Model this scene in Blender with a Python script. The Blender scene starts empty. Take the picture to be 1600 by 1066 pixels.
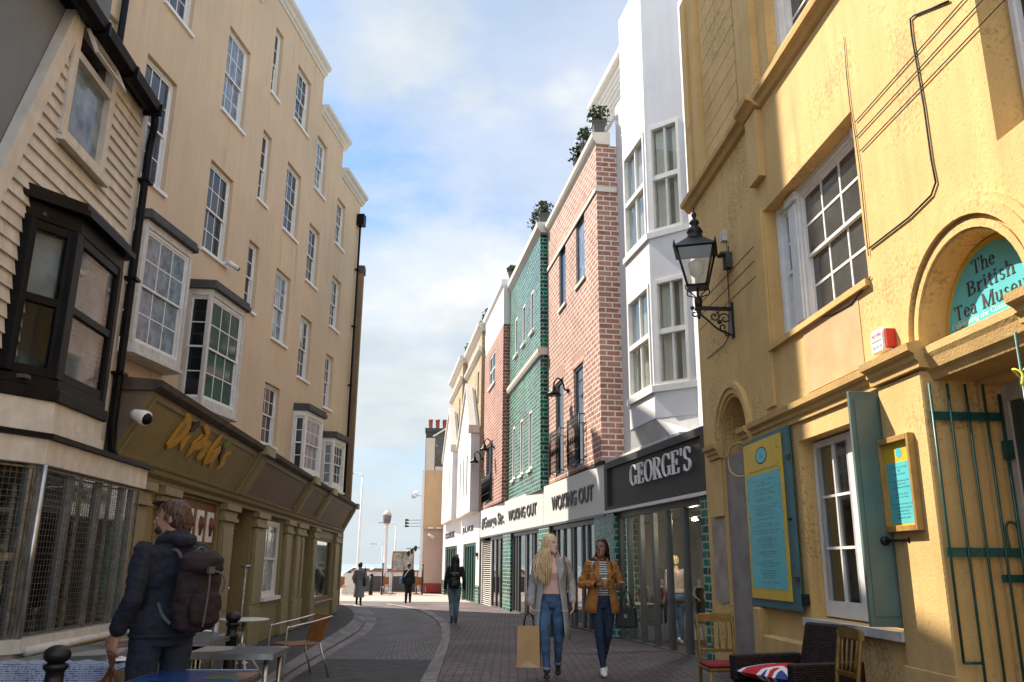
import bpy, bmesh, math, random
from mathutils import Vector, Matrix, noise
random.seed(7)
C = bpy.context.scene.collection
R = math.radians
sc = bpy.context.scene
# ------------------------------------------------------------------ camera
FPX, PITCH, ROLL = 1300.0, math.atan(350/1300.0), R(0.5)
CAM = Vector((0, 0, 1.4))
_cp, _sp, _c, _s = math.cos(PITCH), math.sin(PITCH), math.cos(ROLL), math.sin(ROLL)
_up, _fw = Vector((0, -_sp, _cp)), Vector((0, _cp, _sp))
CR = Vector((_c, 0, 0)) + _s*_up
CU = _c*_up - Vector((_s, 0, 0))
cam = bpy.data.cameras.new('camera'); co = bpy.data.objects.new('camera', cam); C.objects.link(co)
m = Matrix((CR, CU, -_fw)).transposed().to_4x4(); m.translation = CAM; co.matrix_world = m
cam.sensor_width = 36; cam.lens = FPX/1600*36; cam.clip_end = 20000; cam.clip_start = .05
sc.camera = co
# ------------------------------------------------------------------ light
PHI, ELEV = R(36), R(49)               # sun: ahead and to the left, over the sea
sund = Vector((math.cos(PHI)*math.cos(ELEV), -math.sin(PHI)*math.cos(ELEV), -math.sin(ELEV)))
L = bpy.data.lights.new('sun', 'SUN'); L.energy = 4.6; L.angle = R(.5); L.color = (1, .90, .76)
lo = bpy.data.objects.new('sun', L); C.objects.link(lo); lo.rotation_euler = sund.to_track_quat('-Z', 'Y').to_euler(); lo.location = (-20, 20, 40)
W = bpy.data.worlds.new('World'); sc.world = W; W.use_nodes = True
nt = W.node_tree; N = nt.nodes; LK = nt.links; N.clear()
def nd(t, **k):
    n = N.new(t)
    for a, b in k.items(): setattr(n, a, b)
    return n
out = nd('ShaderNodeOutputWorld'); bg = nd('ShaderNodeBackground'); bg.inputs[1].default_value = .08
sky = nd('ShaderNodeTexSky'); sky.sky_type = 'NISHITA'; sky.sun_disc = False
sky.sun_elevation = ELEV; sky.sun_rotation = -(math.pi/2-PHI); sky.air_density = 1.0; sky.dust_density = .6; sky.ozone_density = 2.2
tc = nd('ShaderNodeTexCoord'); sep = nd('ShaderNodeSeparateXYZ'); LK.new(tc.outputs['Generated'], sep.inputs[0])
def mth(op, a, b=None):
    n = nd('ShaderNodeMath', operation=op)
    for i, x in enumerate((a, b)):
        if x is None: continue
        if isinstance(x, (int, float)): n.inputs[i].default_value = x
        else: LK.new(x, n.inputs[i])
    return n.outputs[0]
zz = mth('ADD', mth('MAXIMUM', sep.outputs[2], 0), .22)
cmb = nd('ShaderNodeCombineXYZ'); LK.new(mth('DIVIDE', sep.outputs[0], zz), cmb.inputs[0]); LK.new(mth('DIVIDE', sep.outputs[1], zz), cmb.inputs[1])
def skynoise(scale, detail, off, rough=.55):
    mp = nd('ShaderNodeMapping'); mp.inputs['Location'].default_value = off; LK.new(cmb.outputs[0], mp.inputs[0])
    n = nd('ShaderNodeTexNoise'); n.inputs['Scale'].default_value = scale; n.inputs['Detail'].default_value = detail; n.inputs['Roughness'].default_value = rough
    LK.new(mp.outputs[0], n.inputs['Vector']); return n.outputs[0]
def sramp(inp, a, b):
    r = nd('ShaderNodeMapRange', interpolation_type='SMOOTHSTEP'); lo_, hi_ = min(a, b), max(a, b); r.inputs[1].default_value = lo_; r.inputs[2].default_value = hi_
    LK.new(inp, r.inputs[0]); o_ = r.outputs[0]
    return o_ if a < b else mth('SUBTRACT', 1, o_)
c1 = sramp(skynoise(1.15, 10, (3.1, 1.7, 0), .58), .40, .57)
c2 = sramp(skynoise(3.6, 9, (8, 2, 4), .6), .40, .66)
low = sramp(sep.outputs[2], .50, .05)          # denser towards the horizon
cov = mth('MINIMUM', mth('ADD', mth('MULTIPLY', mth('ADD', mth('MULTIPLY', c1, .85), mth('MULTIPLY', c2, .42)), .76), mth('MULTIPLY', low, .48)), 1.0)
shade = sramp(skynoise(2.2, 6, (1, 9, 2)), .3, .75)
ccol = nd('ShaderNodeMix', data_type='RGBA'); ccol.inputs[6].default_value = (3.4, 3.85, 4.15, 1); ccol.inputs[7].default_value = (5.3, 5.3, 5.2, 1); LK.new(shade, ccol.inputs[0])
mixc = nd('ShaderNodeMix', data_type='RGBA'); LK.new(cov, mixc.inputs[0]); tint = nd('ShaderNodeVectorMath', operation='MULTIPLY'); tint.inputs[1].default_value = (.68, .89, 1.08); LK.new(sky.outputs[0], tint.inputs[0]); LK.new(tint.outputs[0], mixc.inputs[6]); LK.new(ccol.outputs[2], mixc.inputs[7])
# added fill: sky brightened overhead and behind, out of view; greyer towards the sea
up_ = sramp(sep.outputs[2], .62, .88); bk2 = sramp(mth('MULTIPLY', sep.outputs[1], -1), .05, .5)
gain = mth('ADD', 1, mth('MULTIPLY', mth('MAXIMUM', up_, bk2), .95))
vs_ = nd('ShaderNodeVectorMath', operation='SCALE'); hz = sramp(sep.outputs[2], .30, .0); mh = nd('ShaderNodeMix', data_type='RGBA'); mh.inputs[7].default_value = (3.5, 3.95, 4.2, 1); LK.new(mth('MULTIPLY', hz, .85), mh.inputs[0]); LK.new(mixc.outputs[2], mh.inputs[6])
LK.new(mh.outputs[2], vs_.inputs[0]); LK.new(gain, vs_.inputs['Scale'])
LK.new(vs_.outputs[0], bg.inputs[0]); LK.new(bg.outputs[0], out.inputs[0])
sc.view_settings.view_transform = 'Standard'; sc.view_settings.look = 'None'; sc.view_settings.exposure = 1.32; sc.view_settings.gamma = 1
sc.cycles.max_bounces = 10; sc.cycles.diffuse_bounces = 7; sc.cycles.transparent_max_bounces = 12; sc.cycles.use_denoising = True

# ------------------------------------------------------------------ helpers
def ray(x, y):
    return (x-800)*CR + (533-y)*CU + FPX*_fw
def gz(y):
    return -.007*max(0, min(y, 40)-12)
def ground(x, y):
    z = 0
    for _ in range(6):
        d = ray(x, y); t = (z-CAM.z)/d.z; P = CAM+t*d; z = gz(P.y)
    return P
class Frame:
    """a facade: s runs along it away from the camera, o out towards the street, z up"""
    def __init__(f, x, y, head, side):
        h = R(head); f.p = Vector((x, y, 0)); f.t = Vector((math.sin(h), math.cos(h), 0))
        f.n = Vector((math.cos(h), -math.sin(h), 0))*side; f.head = head; f.side = side
    def w(f, s, o, z): return f.p+f.t*s+f.n*o+Vector((0, 0, z))
    def at(f, x, y, o=0):
        d = ray(x, y); t = ((f.p+f.n*o-CAM).dot(f.n))/d.dot(f.n); P = CAM+t*d
        return (P-f.p).dot(f.t), P.z
    def sub(f, s, o, head): 
        P = f.w(s, o, 0); return Frame(P.x, P.y, head, f.side)
FL = Frame(-5.26, 26.39, -3.9, 1)
FR = Frame(3.04, 13.9, -10.9, -1)
FY = Frame(3.03, 13.03, 176.4, 1)       # yellow house: s runs towards the camera
FY.n = Vector((-math.cos(R(3.6)), math.sin(R(-3.6))*1.0, 0)); FY.n = Vector((FY.t.y, -FY.t.x, 0))
if FY.n.x > 0: FY.n = -FY.n
class MB:
    def __init__(b): b.v = []; b.f = []; b.sm = []; b.cuts = []
    def mark(b): b.cuts.append((len(b.v), len(b.f)))
    def each(b, name, mat, parent, **k):       # one mesh per marked piece
        c = [(0, 0)]+[q for q in b.cuts if 0 < q[0] < len(b.v)]+[(len(b.v), len(b.f))]; o = None
        for (v0, f0), (v1, f1) in zip(c, c[1:]):
            if v1 == v0: continue
            m_ = MB(); m_.v = b.v[v0:v1]; m_.f = [tuple(i-v0 for i in f) for f in b.f[f0:f1]]; m_.sm = b.sm[f0:f1]; o = m_.build(name, mat, parent, **k)
        return o
    def add(b, vs, fs, smooth=False):
        k = len(b.v); b.v += [tuple(v) for v in vs]; b.f += [tuple(i+k for i in f) for f in fs]; b.sm += [smooth]*len(fs); return b
    def hexa(b, p): 
        return b.add(p, [(0, 1, 2, 3), (7, 6, 5, 4), (0, 4, 5, 1), (1, 5, 6, 2), (2, 6, 7, 3), (3, 7, 4, 0)])
    def box(b, F, s0, s1, o0, o1, z0, z1):
        q = [F.w(s0, o0, z0), F.w(s1, o0, z0), F.w(s1, o1, z0), F.w(s0, o1, z0)]
        return b.hexa(q+[F.w(s0, o0, z1), F.w(s1, o0, z1), F.w(s1, o1, z1), F.w(s0, o1, z1)])
    def prism(b, poly, vec):
        n = len(poly); poly = [Vector(p) for p in poly]; vec = Vector(vec)
        return b.add(poly+[p+vec for p in poly], [tuple(range(n))]+[tuple(range(2*n-1, n-1, -1))]+[(i, (i+1) % n, (i+1) % n+n, i+n) for i in range(n)])
    def so_poly(b, F, pts, z0, z1):       # plan polygon (s,o) raised
        return b.prism([F.w(s, o, z0) for s, o in pts], (0, 0, z1-z0))
    def sz_poly(b, F, pts, o0, o1):       # elevation polygon (s,z) given depth
        return b.prism([F.w(s, o0, z) for s, z in pts], F.n*(o1-o0))
    def oz_poly(b, F, pts, s0, s1):       # section (o,z) run along s
        return b.prism([F.w(s0, o, z) for o, z in pts], F.t*(s1-s0))
    def tube(b, pts, r, n=8, closed=False, cap=True):
        pts = [Vector(p) for p in pts]; m_ = len(pts); rs = r if isinstance(r, (list, tuple)) else [r]*m_
        ref = None; vs = []
        for i, p in enumerate(pts):
            if closed: t = pts[(i+1) % m_]-pts[i-1]
            else: t = pts[min(i+1, m_-1)]-pts[max(i-1, 0)]
            t = t.normalized() if t.length > 1e-9 else Vector((0, 0, 1))
            if ref is None: ref = Vector((1, 0, 0)) if abs(t.x) < .8 else Vector((0, 1, 0))
            u = (ref-t*ref.dot(t)).normalized(); w = t.cross(u); ref = u
            vs += [p+(u*math.cos(2*math.pi*k/n)+w*math.sin(2*math.pi*k/n))*rs[i] for k in range(n)]
        fs = []
        for i in range(m_ if closed else m_-1):
            a, c = i*n, ((i+1) % m_)*n
            fs += [(a+k, a+(k+1) % n, c+(k+1) % n, c+k) for k in range(n)]
        if cap and not closed: fs += [tuple(range(n-1, -1, -1)), tuple((m_-1)*n+k for k in range(n))]
        return b.add(vs, fs, True)
    def lathe(b, c, prof, n=16, axis=Vector((0, 0, 1)), xr=None):
        c = Vector(c); axis = Vector(axis).normalized()
        u = (Vector((1, 0, 0)) if abs(axis.x) < .8 else Vector((0, 1, 0))); u = (u-axis*u.dot(axis)).normalized(); w = axis.cross(u)
        vs = []
        for r, h in prof: vs += [c+axis*h+(u*math.cos(2*math.pi*(k+.5)/n)+w*math.sin(2*math.pi*(k+.5)/n))*max(r, 1e-4) for k in range(n)]
        fs = []
        for i in range(len(prof)-1): fs += [(i*n+k, i*n+(k+1) % n, (i+1)*n+(k+1) % n, (i+1)*n+k) for k in range(n)]
        fs += [tuple(range(n-1, -1, -1)), tuple((len(prof)-1)*n+k for k in range(n))]
        return b.add(vs, fs, n > 6)
    def ball(b, c, r, n=12, sq=(1, 1, 1)):
        c = Vector(c); vs = []; fs = []
        for i in range(n//2+1):
            th = math.pi*i/(n//2)
            for k in range(n):
                ph = 2*math.pi*k/n; rr = max(math.sin(th), 1e-3)*r
                vs.append(c+Vector((rr*math.cos(ph)*sq[0], rr*math.sin(ph)*sq[1], r*math.cos(th)*sq[2])))
        for i in range(n//2): fs += [(i*n+k, i*n+(k+1) % n, (i+1)*n+(k+1) % n, (i+1)*n+k) for k in range(n)]
        return b.add(vs, fs, True)
    def wall(b, F, s0, s1, z0, z1, o0, o1, holes):
        S = sorted(set([s0, s1]+[min(max(v, s0), s1) for h in holes for v in h[:2]])); Z = sorted(set([z0, z1]+[min(max(v, z0), z1) for h in holes for v in h[2:]]))
        nS, nZ = len(S)-1, len(Z)-1
        sol = [[not any(h[0] < (S[i]+S[i+1])/2 < h[1] and h[2] < (Z[j]+Z[j+1])/2 < h[3] for h in holes) for j in range(nZ)] for i in range(nS)]
        ok = lambda i, j: 0 <= i < nS and 0 <= j < nZ and sol[i][j]
        idx = {}; vs = []; fs = []
        def V(i, j, k):
            if (i, j, k) not in idx: idx[(i, j, k)] = len(vs); vs.append(F.w(S[i], (o0, o1)[k], Z[j]))
            return idx[(i, j, k)]
        for i in range(nS):
            for j in range(nZ):
                if not sol[i][j]: continue
                fs.append((V(i, j, 1), V(i+1, j, 1), V(i+1, j+1, 1), V(i, j+1, 1))); fs.append((V(i, j, 0), V(i, j+1, 0), V(i+1, j+1, 0), V(i+1, j, 0)))
                for di, dj, a, c in ((-1, 0, (i, j), (i, j+1)), (1, 0, (i+1, j), (i+1, j+1)), (0, -1, (i, j), (i+1, j)), (0, 1, (i, j+1), (i+1, j+1))):
                    if not ok(i+di, j+dj): fs.append((V(*a, 0), V(*c, 0), V(*c, 1), V(*a, 1)))
        return b.add(vs, fs)
    def build(b, name, mat, parent=None, bevel=0, loc=None, recalc=True, uvs=1.0):
        me = bpy.data.meshes.new(name); vs = b.v
        if parent is not None: base = wloc(parent)
        elif loc is not None: base = Vector(loc)
        else:
            xs, ys, zs = zip(*vs); base = Vector(((min(xs)+max(xs))/2, (min(ys)+max(ys))/2, min(zs)))
        me.from_pydata([(v[0]-base.x, v[1]-base.y, v[2]-base.z) for v in vs], [], b.f)
        bm = bmesh.new(); bm.from_mesh(me)
        for f, s in zip(bm.faces, b.sm): f.smooth = s
        if recalc: bmesh.ops.recalc_face_normals(bm, faces=bm.faces)
        if bevel: bmesh.ops.bevel(bm, geom=[e for e in bm.edges if len(e.link_faces) == 2 and e.calc_face_angle(0) > .6], offset=bevel, segments=1, affect='EDGES', profile=.7)
        uv = bm.loops.layers.uv.new('UVMap')
        for f in bm.faces:
            n_ = f.normal
            if abs(n_.z) > .8:
                for l in f.loops: l[uv].uv = ((l.vert.co.x+base.x)*uvs, (l.vert.co.y+base.y)*uvs)
            else:
                t = Vector((-n_.y, n_.x, 0)).normalized()
                for l in f.loops: l[uv].uv = (t.dot(l.vert.co+base)*uvs, (l.vert.co.z+base.z)*uvs)
        bm.to_mesh(me); bm.free()
        o = bpy.data.objects.new(name, me); C.objects.link(o); me.materials.append(mat)
        if parent is not None: o.parent = parent
        else: o.location = base
        return o
WL = {}
def wloc(o):
    v = Vector((0, 0, 0)); r_ = o
    while r_ is not None: v = v+r_.location; r_ = r_.parent
    return v
def tag(o, label, cat, group=None):
    o['label'] = label; o['category'] = cat
    if group: o['group'] = group
    return o
def thing(name, label, cat, loc, group=None, rz=0):
    o = bpy.data.objects.new(name, None); C.objects.link(o); o.location = loc; o.rotation_euler = (0, 0, rz); o.empty_display_size = .2
    return tag(o, label, cat, group)
def struct(name, mb, mat, **k):
    o = mb.build(name, mat, **k); o['kind'] = 'structure'; return o
class Loc(Frame):                          # a small local frame: s = x, o = y, z = z, turned by rz about p
    def __init__(f, p, rz):
        f.p = Vector(p); f.t = Vector((math.cos(rz), math.sin(rz), 0)); f.n = Vector((-math.sin(rz), math.cos(rz), 0)); f.side = 1; f.head = 0
def bez(pts, n=8):                         # smooth line through points
    P = [Vector(p) for p in pts]; o = []
    for i in range(len(P)-1):
        a, b_, c, d = P[max(i-1, 0)], P[i], P[i+1], P[min(i+2, len(P)-1)]
        for k in range(n):
            t = k/n; o.append(.5*((2*b_)+(c-a)*t+(2*a-5*b_+4*c-d)*t*t+(3*b_-a-3*c+d)*t**3))
    return o+[P[-1]]
# ------------------------------------------------------------------ materials
MATS = {}
def mat(name, col, rough=.7, metal=0, var=.12, scale=3, bump=0, bscale=60, streak=0, col2=None, spec=.5, fine=0, coat=0, tcoord='Object', bdist=.01):
    if name in MATS: return MATS[name]
    M = bpy.data.materials.new(name); M.use_nodes = True; t = M.node_tree; n = t.nodes; l = t.links; p = n['Principled BSDF']
    p.inputs['Roughness'].default_value = rough; p.inputs['Metallic'].default_value = metal; p.inputs['Specular IOR Level'].default_value = spec; p.inputs['Coat Weight'].default_value = coat
    c = n.new('ShaderNodeTexCoord')
    a = n.new('ShaderNodeTexNoise'); a.inputs['Scale'].default_value = scale; a.inputs['Detail'].default_value = 7; a.inputs['Roughness'].default_value = .62; l.new(c.outputs[tcoord], a.inputs['Vector'])
    fac = a.outputs[0]
    if streak:
        mp = n.new('ShaderNodeMapping'); mp.inputs['Scale'].default_value = (5, 5, .35); l.new(c.outputs[tcoord], mp.inputs[0])
        s = n.new('ShaderNodeTexNoise'); s.inputs['Scale'].default_value = 1.3; s.inputs['Detail'].default_value = 6; l.new(mp.outputs[0], s.inputs['Vector'])
        mx = n.new('ShaderNodeMix'); mx.inputs[0].default_value = streak; l.new(fac, mx.inputs[2]); l.new(s.outputs[0], mx.inputs[3]); fac = mx.outputs[0]
    r = n.new('ShaderNodeValToRGB'); r.color_ramp.elements[0].position = .3; r.color_ramp.elements[1].position = .72
    c2_ = col2 or tuple(max(0, x*(1-2.2*var)) for x in col); r.color_ramp.elements[0].color = (*c2_, 1); r.color_ramp.elements[1].color = (*[min(1, x*(1+.5*var)) for x in col], 1)
    l.new(fac, r.inputs[0]); colo = r.outputs[0]
    if fine:
        g = n.new('ShaderNodeTexNoise'); g.inputs['Scale'].default_value = bscale*1.7; g.inputs['Detail'].default_value = 3; l.new(c.outputs[tcoord], g.inputs['Vector'])
        mm = n.new('ShaderNodeMapRange'); mm.inputs[1].default_value = .3; mm.inputs[2].default_value = .7; mm.inputs[3].default_value = 1-fine; mm.inputs[4].default_value = 1+fine; l.new(g.outputs[0], mm.inputs[0])
        h = n.new('ShaderNodeVectorMath'); h.operation = 'SCALE'; l.new(colo, h.inputs[0]); l.new(mm.outputs[0], h.inputs['Scale']); colo = h.outputs[0]
    l.new(colo, p.inputs['Base Color'])
    rr = n.new('ShaderNodeMapRange'); rr.inputs[3].default_value = max(.02, rough-.08); rr.inputs[4].default_value = min(1, rough+.1); l.new(a.outputs[0], rr.inputs[0]); l.new(rr.outputs[0], p.inputs['Roughness'])
    if bump:
        b = n.new('ShaderNodeTexNoise'); b.inputs['Scale'].default_value = bscale; b.inputs['Detail'].default_value = 5; l.new(c.outputs[tcoord], b.inputs['Vector'])
        bu = n.new('ShaderNodeBump'); bu.inputs['Strength'].default_value = bump; bu.inputs['Distance'].default_value = bdist; l.new(b.outputs[0], bu.inputs['Height']); l.new(bu.outputs[0], p.inputs['Normal'])
    MATS[name] = M; return M
def brick(name, ca, cb, mortar, bw, rh, ms, rough=.8, bump=.6, var=.5, spec=.4, off=.5, big_=(.82, 1.1, .9)):
    M = bpy.data.materials.new(name); M.use_nodes = True; t = M.node_tree; n = t.nodes; l = t.links; p = n['Principled BSDF']
    c = n.new('ShaderNodeTexCoord'); b = n.new('ShaderNodeTexBrick'); b.offset = off
    b.inputs['Scale'].default_value = 1; b.inputs['Brick Width'].default_value = bw; b.inputs['Row Height'].default_value = rh; b.inputs['Mortar Size'].default_value = ms; b.inputs['Mortar Smooth'].default_value = .15; b.inputs['Bias'].default_value = 0
    l.new(c.outputs['UV'], b.inputs['Vector'])
    no = n.new('ShaderNodeTexNoise'); no.inputs['Scale'].default_value = 9; no.inputs['Detail'].default_value = 6; no.inputs['Roughness'].default_value = .7; l.new(c.outputs['UV'], no.inputs['Vector'])
    mm = n.new('ShaderNodeMapRange'); mm.inputs[1].default_value = .3; mm.inputs[2].default_value = .7; mm.inputs[3].default_value = 1-var; mm.inputs[4].default_value = 1+var*.6; l.new(no.outputs[0], mm.inputs[0])
    for i, cc in ((1, ca), (2, cb)):
        v = n.new('ShaderNodeVectorMath'); v.operation = 'SCALE'; v.inputs[0].default_value = cc; l.new(mm.outputs[0], v.inputs['Scale']); l.new(v.outputs[0], b.inputs['Color1' if i == 1 else 'Color2'])
    b.inputs['Mortar'].default_value = (*mortar, 1)
    big = n.new('ShaderNodeTexNoise'); big.inputs['Scale'].default_value = big_[2]; big.inputs['Detail'].default_value = 6; l.new(c.outputs['UV'], big.inputs['Vector'])
    m2 = n.new('ShaderNodeMapRange'); m2.inputs[1].default_value = .3; m2.inputs[2].default_value = .7; m2.inputs[3].default_value = big_[0]; m2.inputs[4].default_value = big_[1]; l.new(big.outputs[0], m2.inputs[0])
    v = n.new('ShaderNodeVectorMath'); v.operation = 'SCALE'; l.new(b.outputs['Color'], v.inputs[0]); l.new(m2.outputs[0], v.inputs['Scale']); l.new(v.outputs[0], p.inputs['Base Color'])
    ro = n.new('ShaderNodeMix'); ro.inputs[2].default_value = rough; ro.inputs[3].default_value = .9; l.new(b.outputs['Fac'], ro.inputs[0]); l.new(ro.outputs[0], p.inputs['Roughness'])
    p.inputs['Specular IOR Level'].default_value = spec
    hh = n.new('ShaderNodeMath'); hh.operation = 'MULTIPLY_ADD'; hh.inputs[1].default_value = -1; l.new(b.outputs['Fac'], hh.inputs[0])
    sc_ = n.new('ShaderNodeMath'); sc_.operation = 'MULTIPLY'; sc_.inputs[1].default_value = .5; l.new(no.outputs[0], sc_.inputs[0]); l.new(sc_.outputs[0], hh.inputs[2])
    bu = n.new('ShaderNodeBump'); bu.inputs['Strength'].default_value = bump; bu.inputs['Distance'].default_value = .012; l.new(hh.outputs[0], bu.inputs['Height']); l.new(bu.outputs[0], p.inputs['Normal'])
    MATS[name] = M; return M
def glass(name, tint=(.9, .95, .95), refl=.12, rough=.02):
    M = bpy.data.materials.new(name); M.use_nodes = True; t = M.node_tree; n = t.nodes; l = t.links; n.remove(n['Principled BSDF'])
    o = n['Material Output']; a = n.new('ShaderNodeBsdfTransparent'); a.inputs[0].default_value = (*tint, 1); g = n.new('ShaderNodeBsdfGlossy'); g.inputs['Roughness'].default_value = rough
    f = n.new('ShaderNodeLayerWeight'); f.inputs[0].default_value = .5; pw = n.new('ShaderNodeMath'); pw.operation = 'POWER'; pw.inputs[1].default_value = 4.5; l.new(f.outputs['Facing'], pw.inputs[0]); ad = n.new('ShaderNodeMath'); ad.inputs[1].default_value = refl*.6; l.new(pw.outputs[0], ad.inputs[0]); ad.use_clamp = True
    x = n.new('ShaderNodeMixShader'); l.new(ad.outputs[0], x.inputs[0]); l.new(a.outputs[0], x.inputs[1]); l.new(g.outputs[0], x.inputs[2]); l.new(x.outputs[0], o.inputs[0])
    MATS[name] = M; return M
def pane_mat(name, col, col2, scale=2.2, rough=.06, spec=.6):
    M = mat(name, col, rough, var=.3, scale=scale, col2=col2, spec=spec, bump=.03, bscale=3.0, bdist=.05); return M

m_cream = mat('cream_render', (.60, .44, .28), .9, var=.12, scale=.45, bump=.25, bscale=70, streak=.32, fine=.05, col2=(.47, .35, .235))
m_white = mat('white_paint', (.74, .72, .68), .45, var=.06, scale=6)
m_greyw = mat('aged_white_paint', (.62, .585, .53), .6, var=.18, scale=7, bump=.15, bscale=90, streak=.5)
m_clap = mat('weathered_clapboard', (.58, .54, .48), .65, var=.2, scale=5, bump=.2, bscale=80, streak=.35, col2=(.40, .365, .32))
m_black = mat('black_paint', (.007, .007, .009), .42, var=.3, scale=8, bump=.12, bscale=60, spec=.12)
m_iron = mat('cast_iron', (.018, .016, .015), .45, metal=.3, var=.4, scale=12, bump=.2, bscale=120)
m_slate = mat('slate_lead', (.07, .066, .062), .75, var=.35, scale=8, bump=.5, bscale=30, col2=(.03, .03, .028))
m_olive = mat('olive_paint', (.255, .198, .08), .6, var=.14, scale=3, bump=.12, bscale=60, streak=.4)
m_umber = mat('umber_panel_paint', (.185, .13, .085), .6, var=.2, scale=2, bump=.1, bscale=60, streak=.4)
m_ltolive = mat('pale_olive_paint', (.27, .22, .105), .55, var=.15, scale=4, streak=.4)
m_gpane = pane_mat('window_glass_sky', (.035, .05, .07), (.012, .017, .024))
m_gdark = pane_mat('window_glass_dark', (.02, .022, .024), (.006, .007, .008))
m_gcurt = pane_mat('window_glass_curtain', (.22, .27, .33), (.06, .085, .11), 5, .12)
m_glass = glass('clear_glass', (.90, .93, .92), .08)
m_glass2 = glass('dusty_glass', (.55, .58, .59), .16, .05)
m_yel = mat('yellow_render', (.68, .455, .185), .9, var=.13, scale=.9, bump=.35, bscale=38, streak=.3, fine=.06, col2=(.47, .29, .10))
def mould(M, col, th=.60):
    t = M.node_tree; n = t.nodes; l = t.links; pr = n['Principled BSDF']; src = pr.inputs['Base Color'].links[0].from_socket; c = n.new('ShaderNodeTexCoord')
    a = n.new('ShaderNodeTexNoise'); a.inputs['Scale'].default_value = .9; a.inputs['Detail'].default_value = 3; l.new(c.outputs['Object'], a.inputs[0]); b = n.new('ShaderNodeTexNoise'); b.inputs['Scale'].default_value = 26; b.inputs['Detail'].default_value = 6; b.inputs['Roughness'].default_value = .7; l.new(c.outputs['Object'], b.inputs[0])
    r1 = n.new('ShaderNodeMapRange'); r1.inputs[1].default_value = .50; r1.inputs[2].default_value = .66; r1.inputs[4].default_value = .16; l.new(a.outputs[0], r1.inputs[0])
    s = n.new('ShaderNodeMath'); l.new(b.outputs[0], s.inputs[0]); l.new(r1.outputs[0], s.inputs[1]); r2 = n.new('ShaderNodeMapRange'); r2.inputs[1].default_value = th; r2.inputs[2].default_value = th+.14; r2.inputs[4].default_value = .55; l.new(s.outputs[0], r2.inputs[0])
    m_ = n.new('ShaderNodeMix'); m_.data_type = 'RGBA'; l.new(r2.outputs[0], m_.inputs[0]); l.new(src, m_.inputs[6]); m_.inputs[7].default_value = (*col, 1); l.new(m_.outputs[2], pr.inputs['Base Color'])
mould(m_yel, (.20, .125, .045), .585)
def stain(M, col, amt, th=.56, sc_=1.0):
    t = M.node_tree; n = t.nodes; l = t.links; pr = n['Principled BSDF']; src = pr.inputs['Base Color'].links[0].from_socket; c = n.new('ShaderNodeTexCoord'); mp = n.new('ShaderNodeMapping'); mp.inputs['Scale'].default_value = (4.2*sc_, 4.2*sc_, .30*sc_); l.new(c.outputs['Object'], mp.inputs[0])
    a = n.new('ShaderNodeTexNoise'); a.inputs['Scale'].default_value = 1; a.inputs['Detail'].default_value = 8; a.inputs['Roughness'].default_value = .68; l.new(mp.outputs[0], a.inputs[0]); b = n.new('ShaderNodeTexNoise'); b.inputs['Scale'].default_value = .55*sc_; b.inputs['Detail'].default_value = 4; l.new(c.outputs['Object'], b.inputs[0])
    r1 = n.new('ShaderNodeMapRange'); r1.inputs[1].default_value = th; r1.inputs[2].default_value = th+.14; l.new(a.outputs[0], r1.inputs[0]); r2 = n.new('ShaderNodeMapRange'); r2.inputs[1].default_value = .46; r2.inputs[2].default_value = .60; r2.inputs[4].default_value = amt; l.new(b.outputs[0], r2.inputs[0])
    k = n.new('ShaderNodeMath'); k.operation = 'MULTIPLY'; l.new(r1.outputs[0], k.inputs[0]); l.new(r2.outputs[0], k.inputs[1]); m_ = n.new('ShaderNodeMix'); m_.data_type = 'RGBA'; l.new(k.outputs[0], m_.inputs[0]); l.new(src, m_.inputs[6]); m_.inputs[7].default_value = (*col, 1); l.new(m_.outputs[2], pr.inputs['Base Color'])
stain(m_cream, (.22, .175, .13), .55); stain(m_yel, (.30, .19, .075), .5, .55); stain(m_olive, (.05, .038, .018), .6, .52, 1.6); stain(m_umber, (.04, .028, .018), .6, .52, 1.6); stain(m_clap, (.16, .14, .12), .5, .54, 1.8); stain(m_greyw, (.20, .18, .15), .5, .54, 1.8)
m_yel2 = mat('ochre_stone', (.58, .38, .14), .9, var=.15, scale=2, bump=.5, bscale=45, streak=.3, col2=(.43, .27, .095))
m_grend = mat('grey_roughcast', (.28, .25, .22), .95, var=.15, scale=3, bump=.8, bscale=50)
m_teal = mat('teal_paint', (.045, .145, .165), .5, var=.15, scale=3, bump=.08, bscale=50, streak=.3)
m_gate = mat('green_gate_paint', (.012, .085, .072), .4, var=.2, scale=10, bump=.1)
m_wrend = mat('white_render', (.67, .66, .655), .8, var=.06, scale=1.2, streak=.4, bump=.15, bscale=60)
stain(m_wrend, (.36, .35, .33), .35, .57)
m_brickA = brick('salmon_brick', (.42, .215, .155), (.29, .135, .10), (.62, .55, .49), .34, .130, .0165, var=.4)
m_brickB = brick('red_brick', (.38, .145, .095), (.26, .09, .06), (.56, .48, .42), .34, .130, .016, var=.4)
m_tile = brick('green_glazed_brick', (.0, .27, .155), (.0, .055, .050), (.44, .42, .38), .32, .127, .0125, rough=.22, bump=.9, var=.9, spec=.15)
m_buff = brick('buff_brick', (.40, .31, .185), (.31, .235, .135), (.46, .39, .28), .34, .125, .014, var=.25)
m_stone = mat('pale_stone', (.62, .58, .50), .75, var=.08, scale=4, bump=.1, bscale=60, streak=.4)
m_fdark = mat('charcoal_fascia', (.035, .032, .029), .55, var=.1, scale=2)
m_fwhite = mat('white_fascia', (.66, .64, .61), .5, var=.03, scale=2)
m_alu = mat('bronze_grey_frame', (.10, .098, .09), .4, metal=.25, var=.1, scale=4)
m_gframe = mat('grey_window_frame', (.13, .14, .15), .45, var=.1, scale=4)
m_dgreen = mat('dark_green_paint', (.008, .075, .05), .4, var=.15, scale=3)
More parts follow.
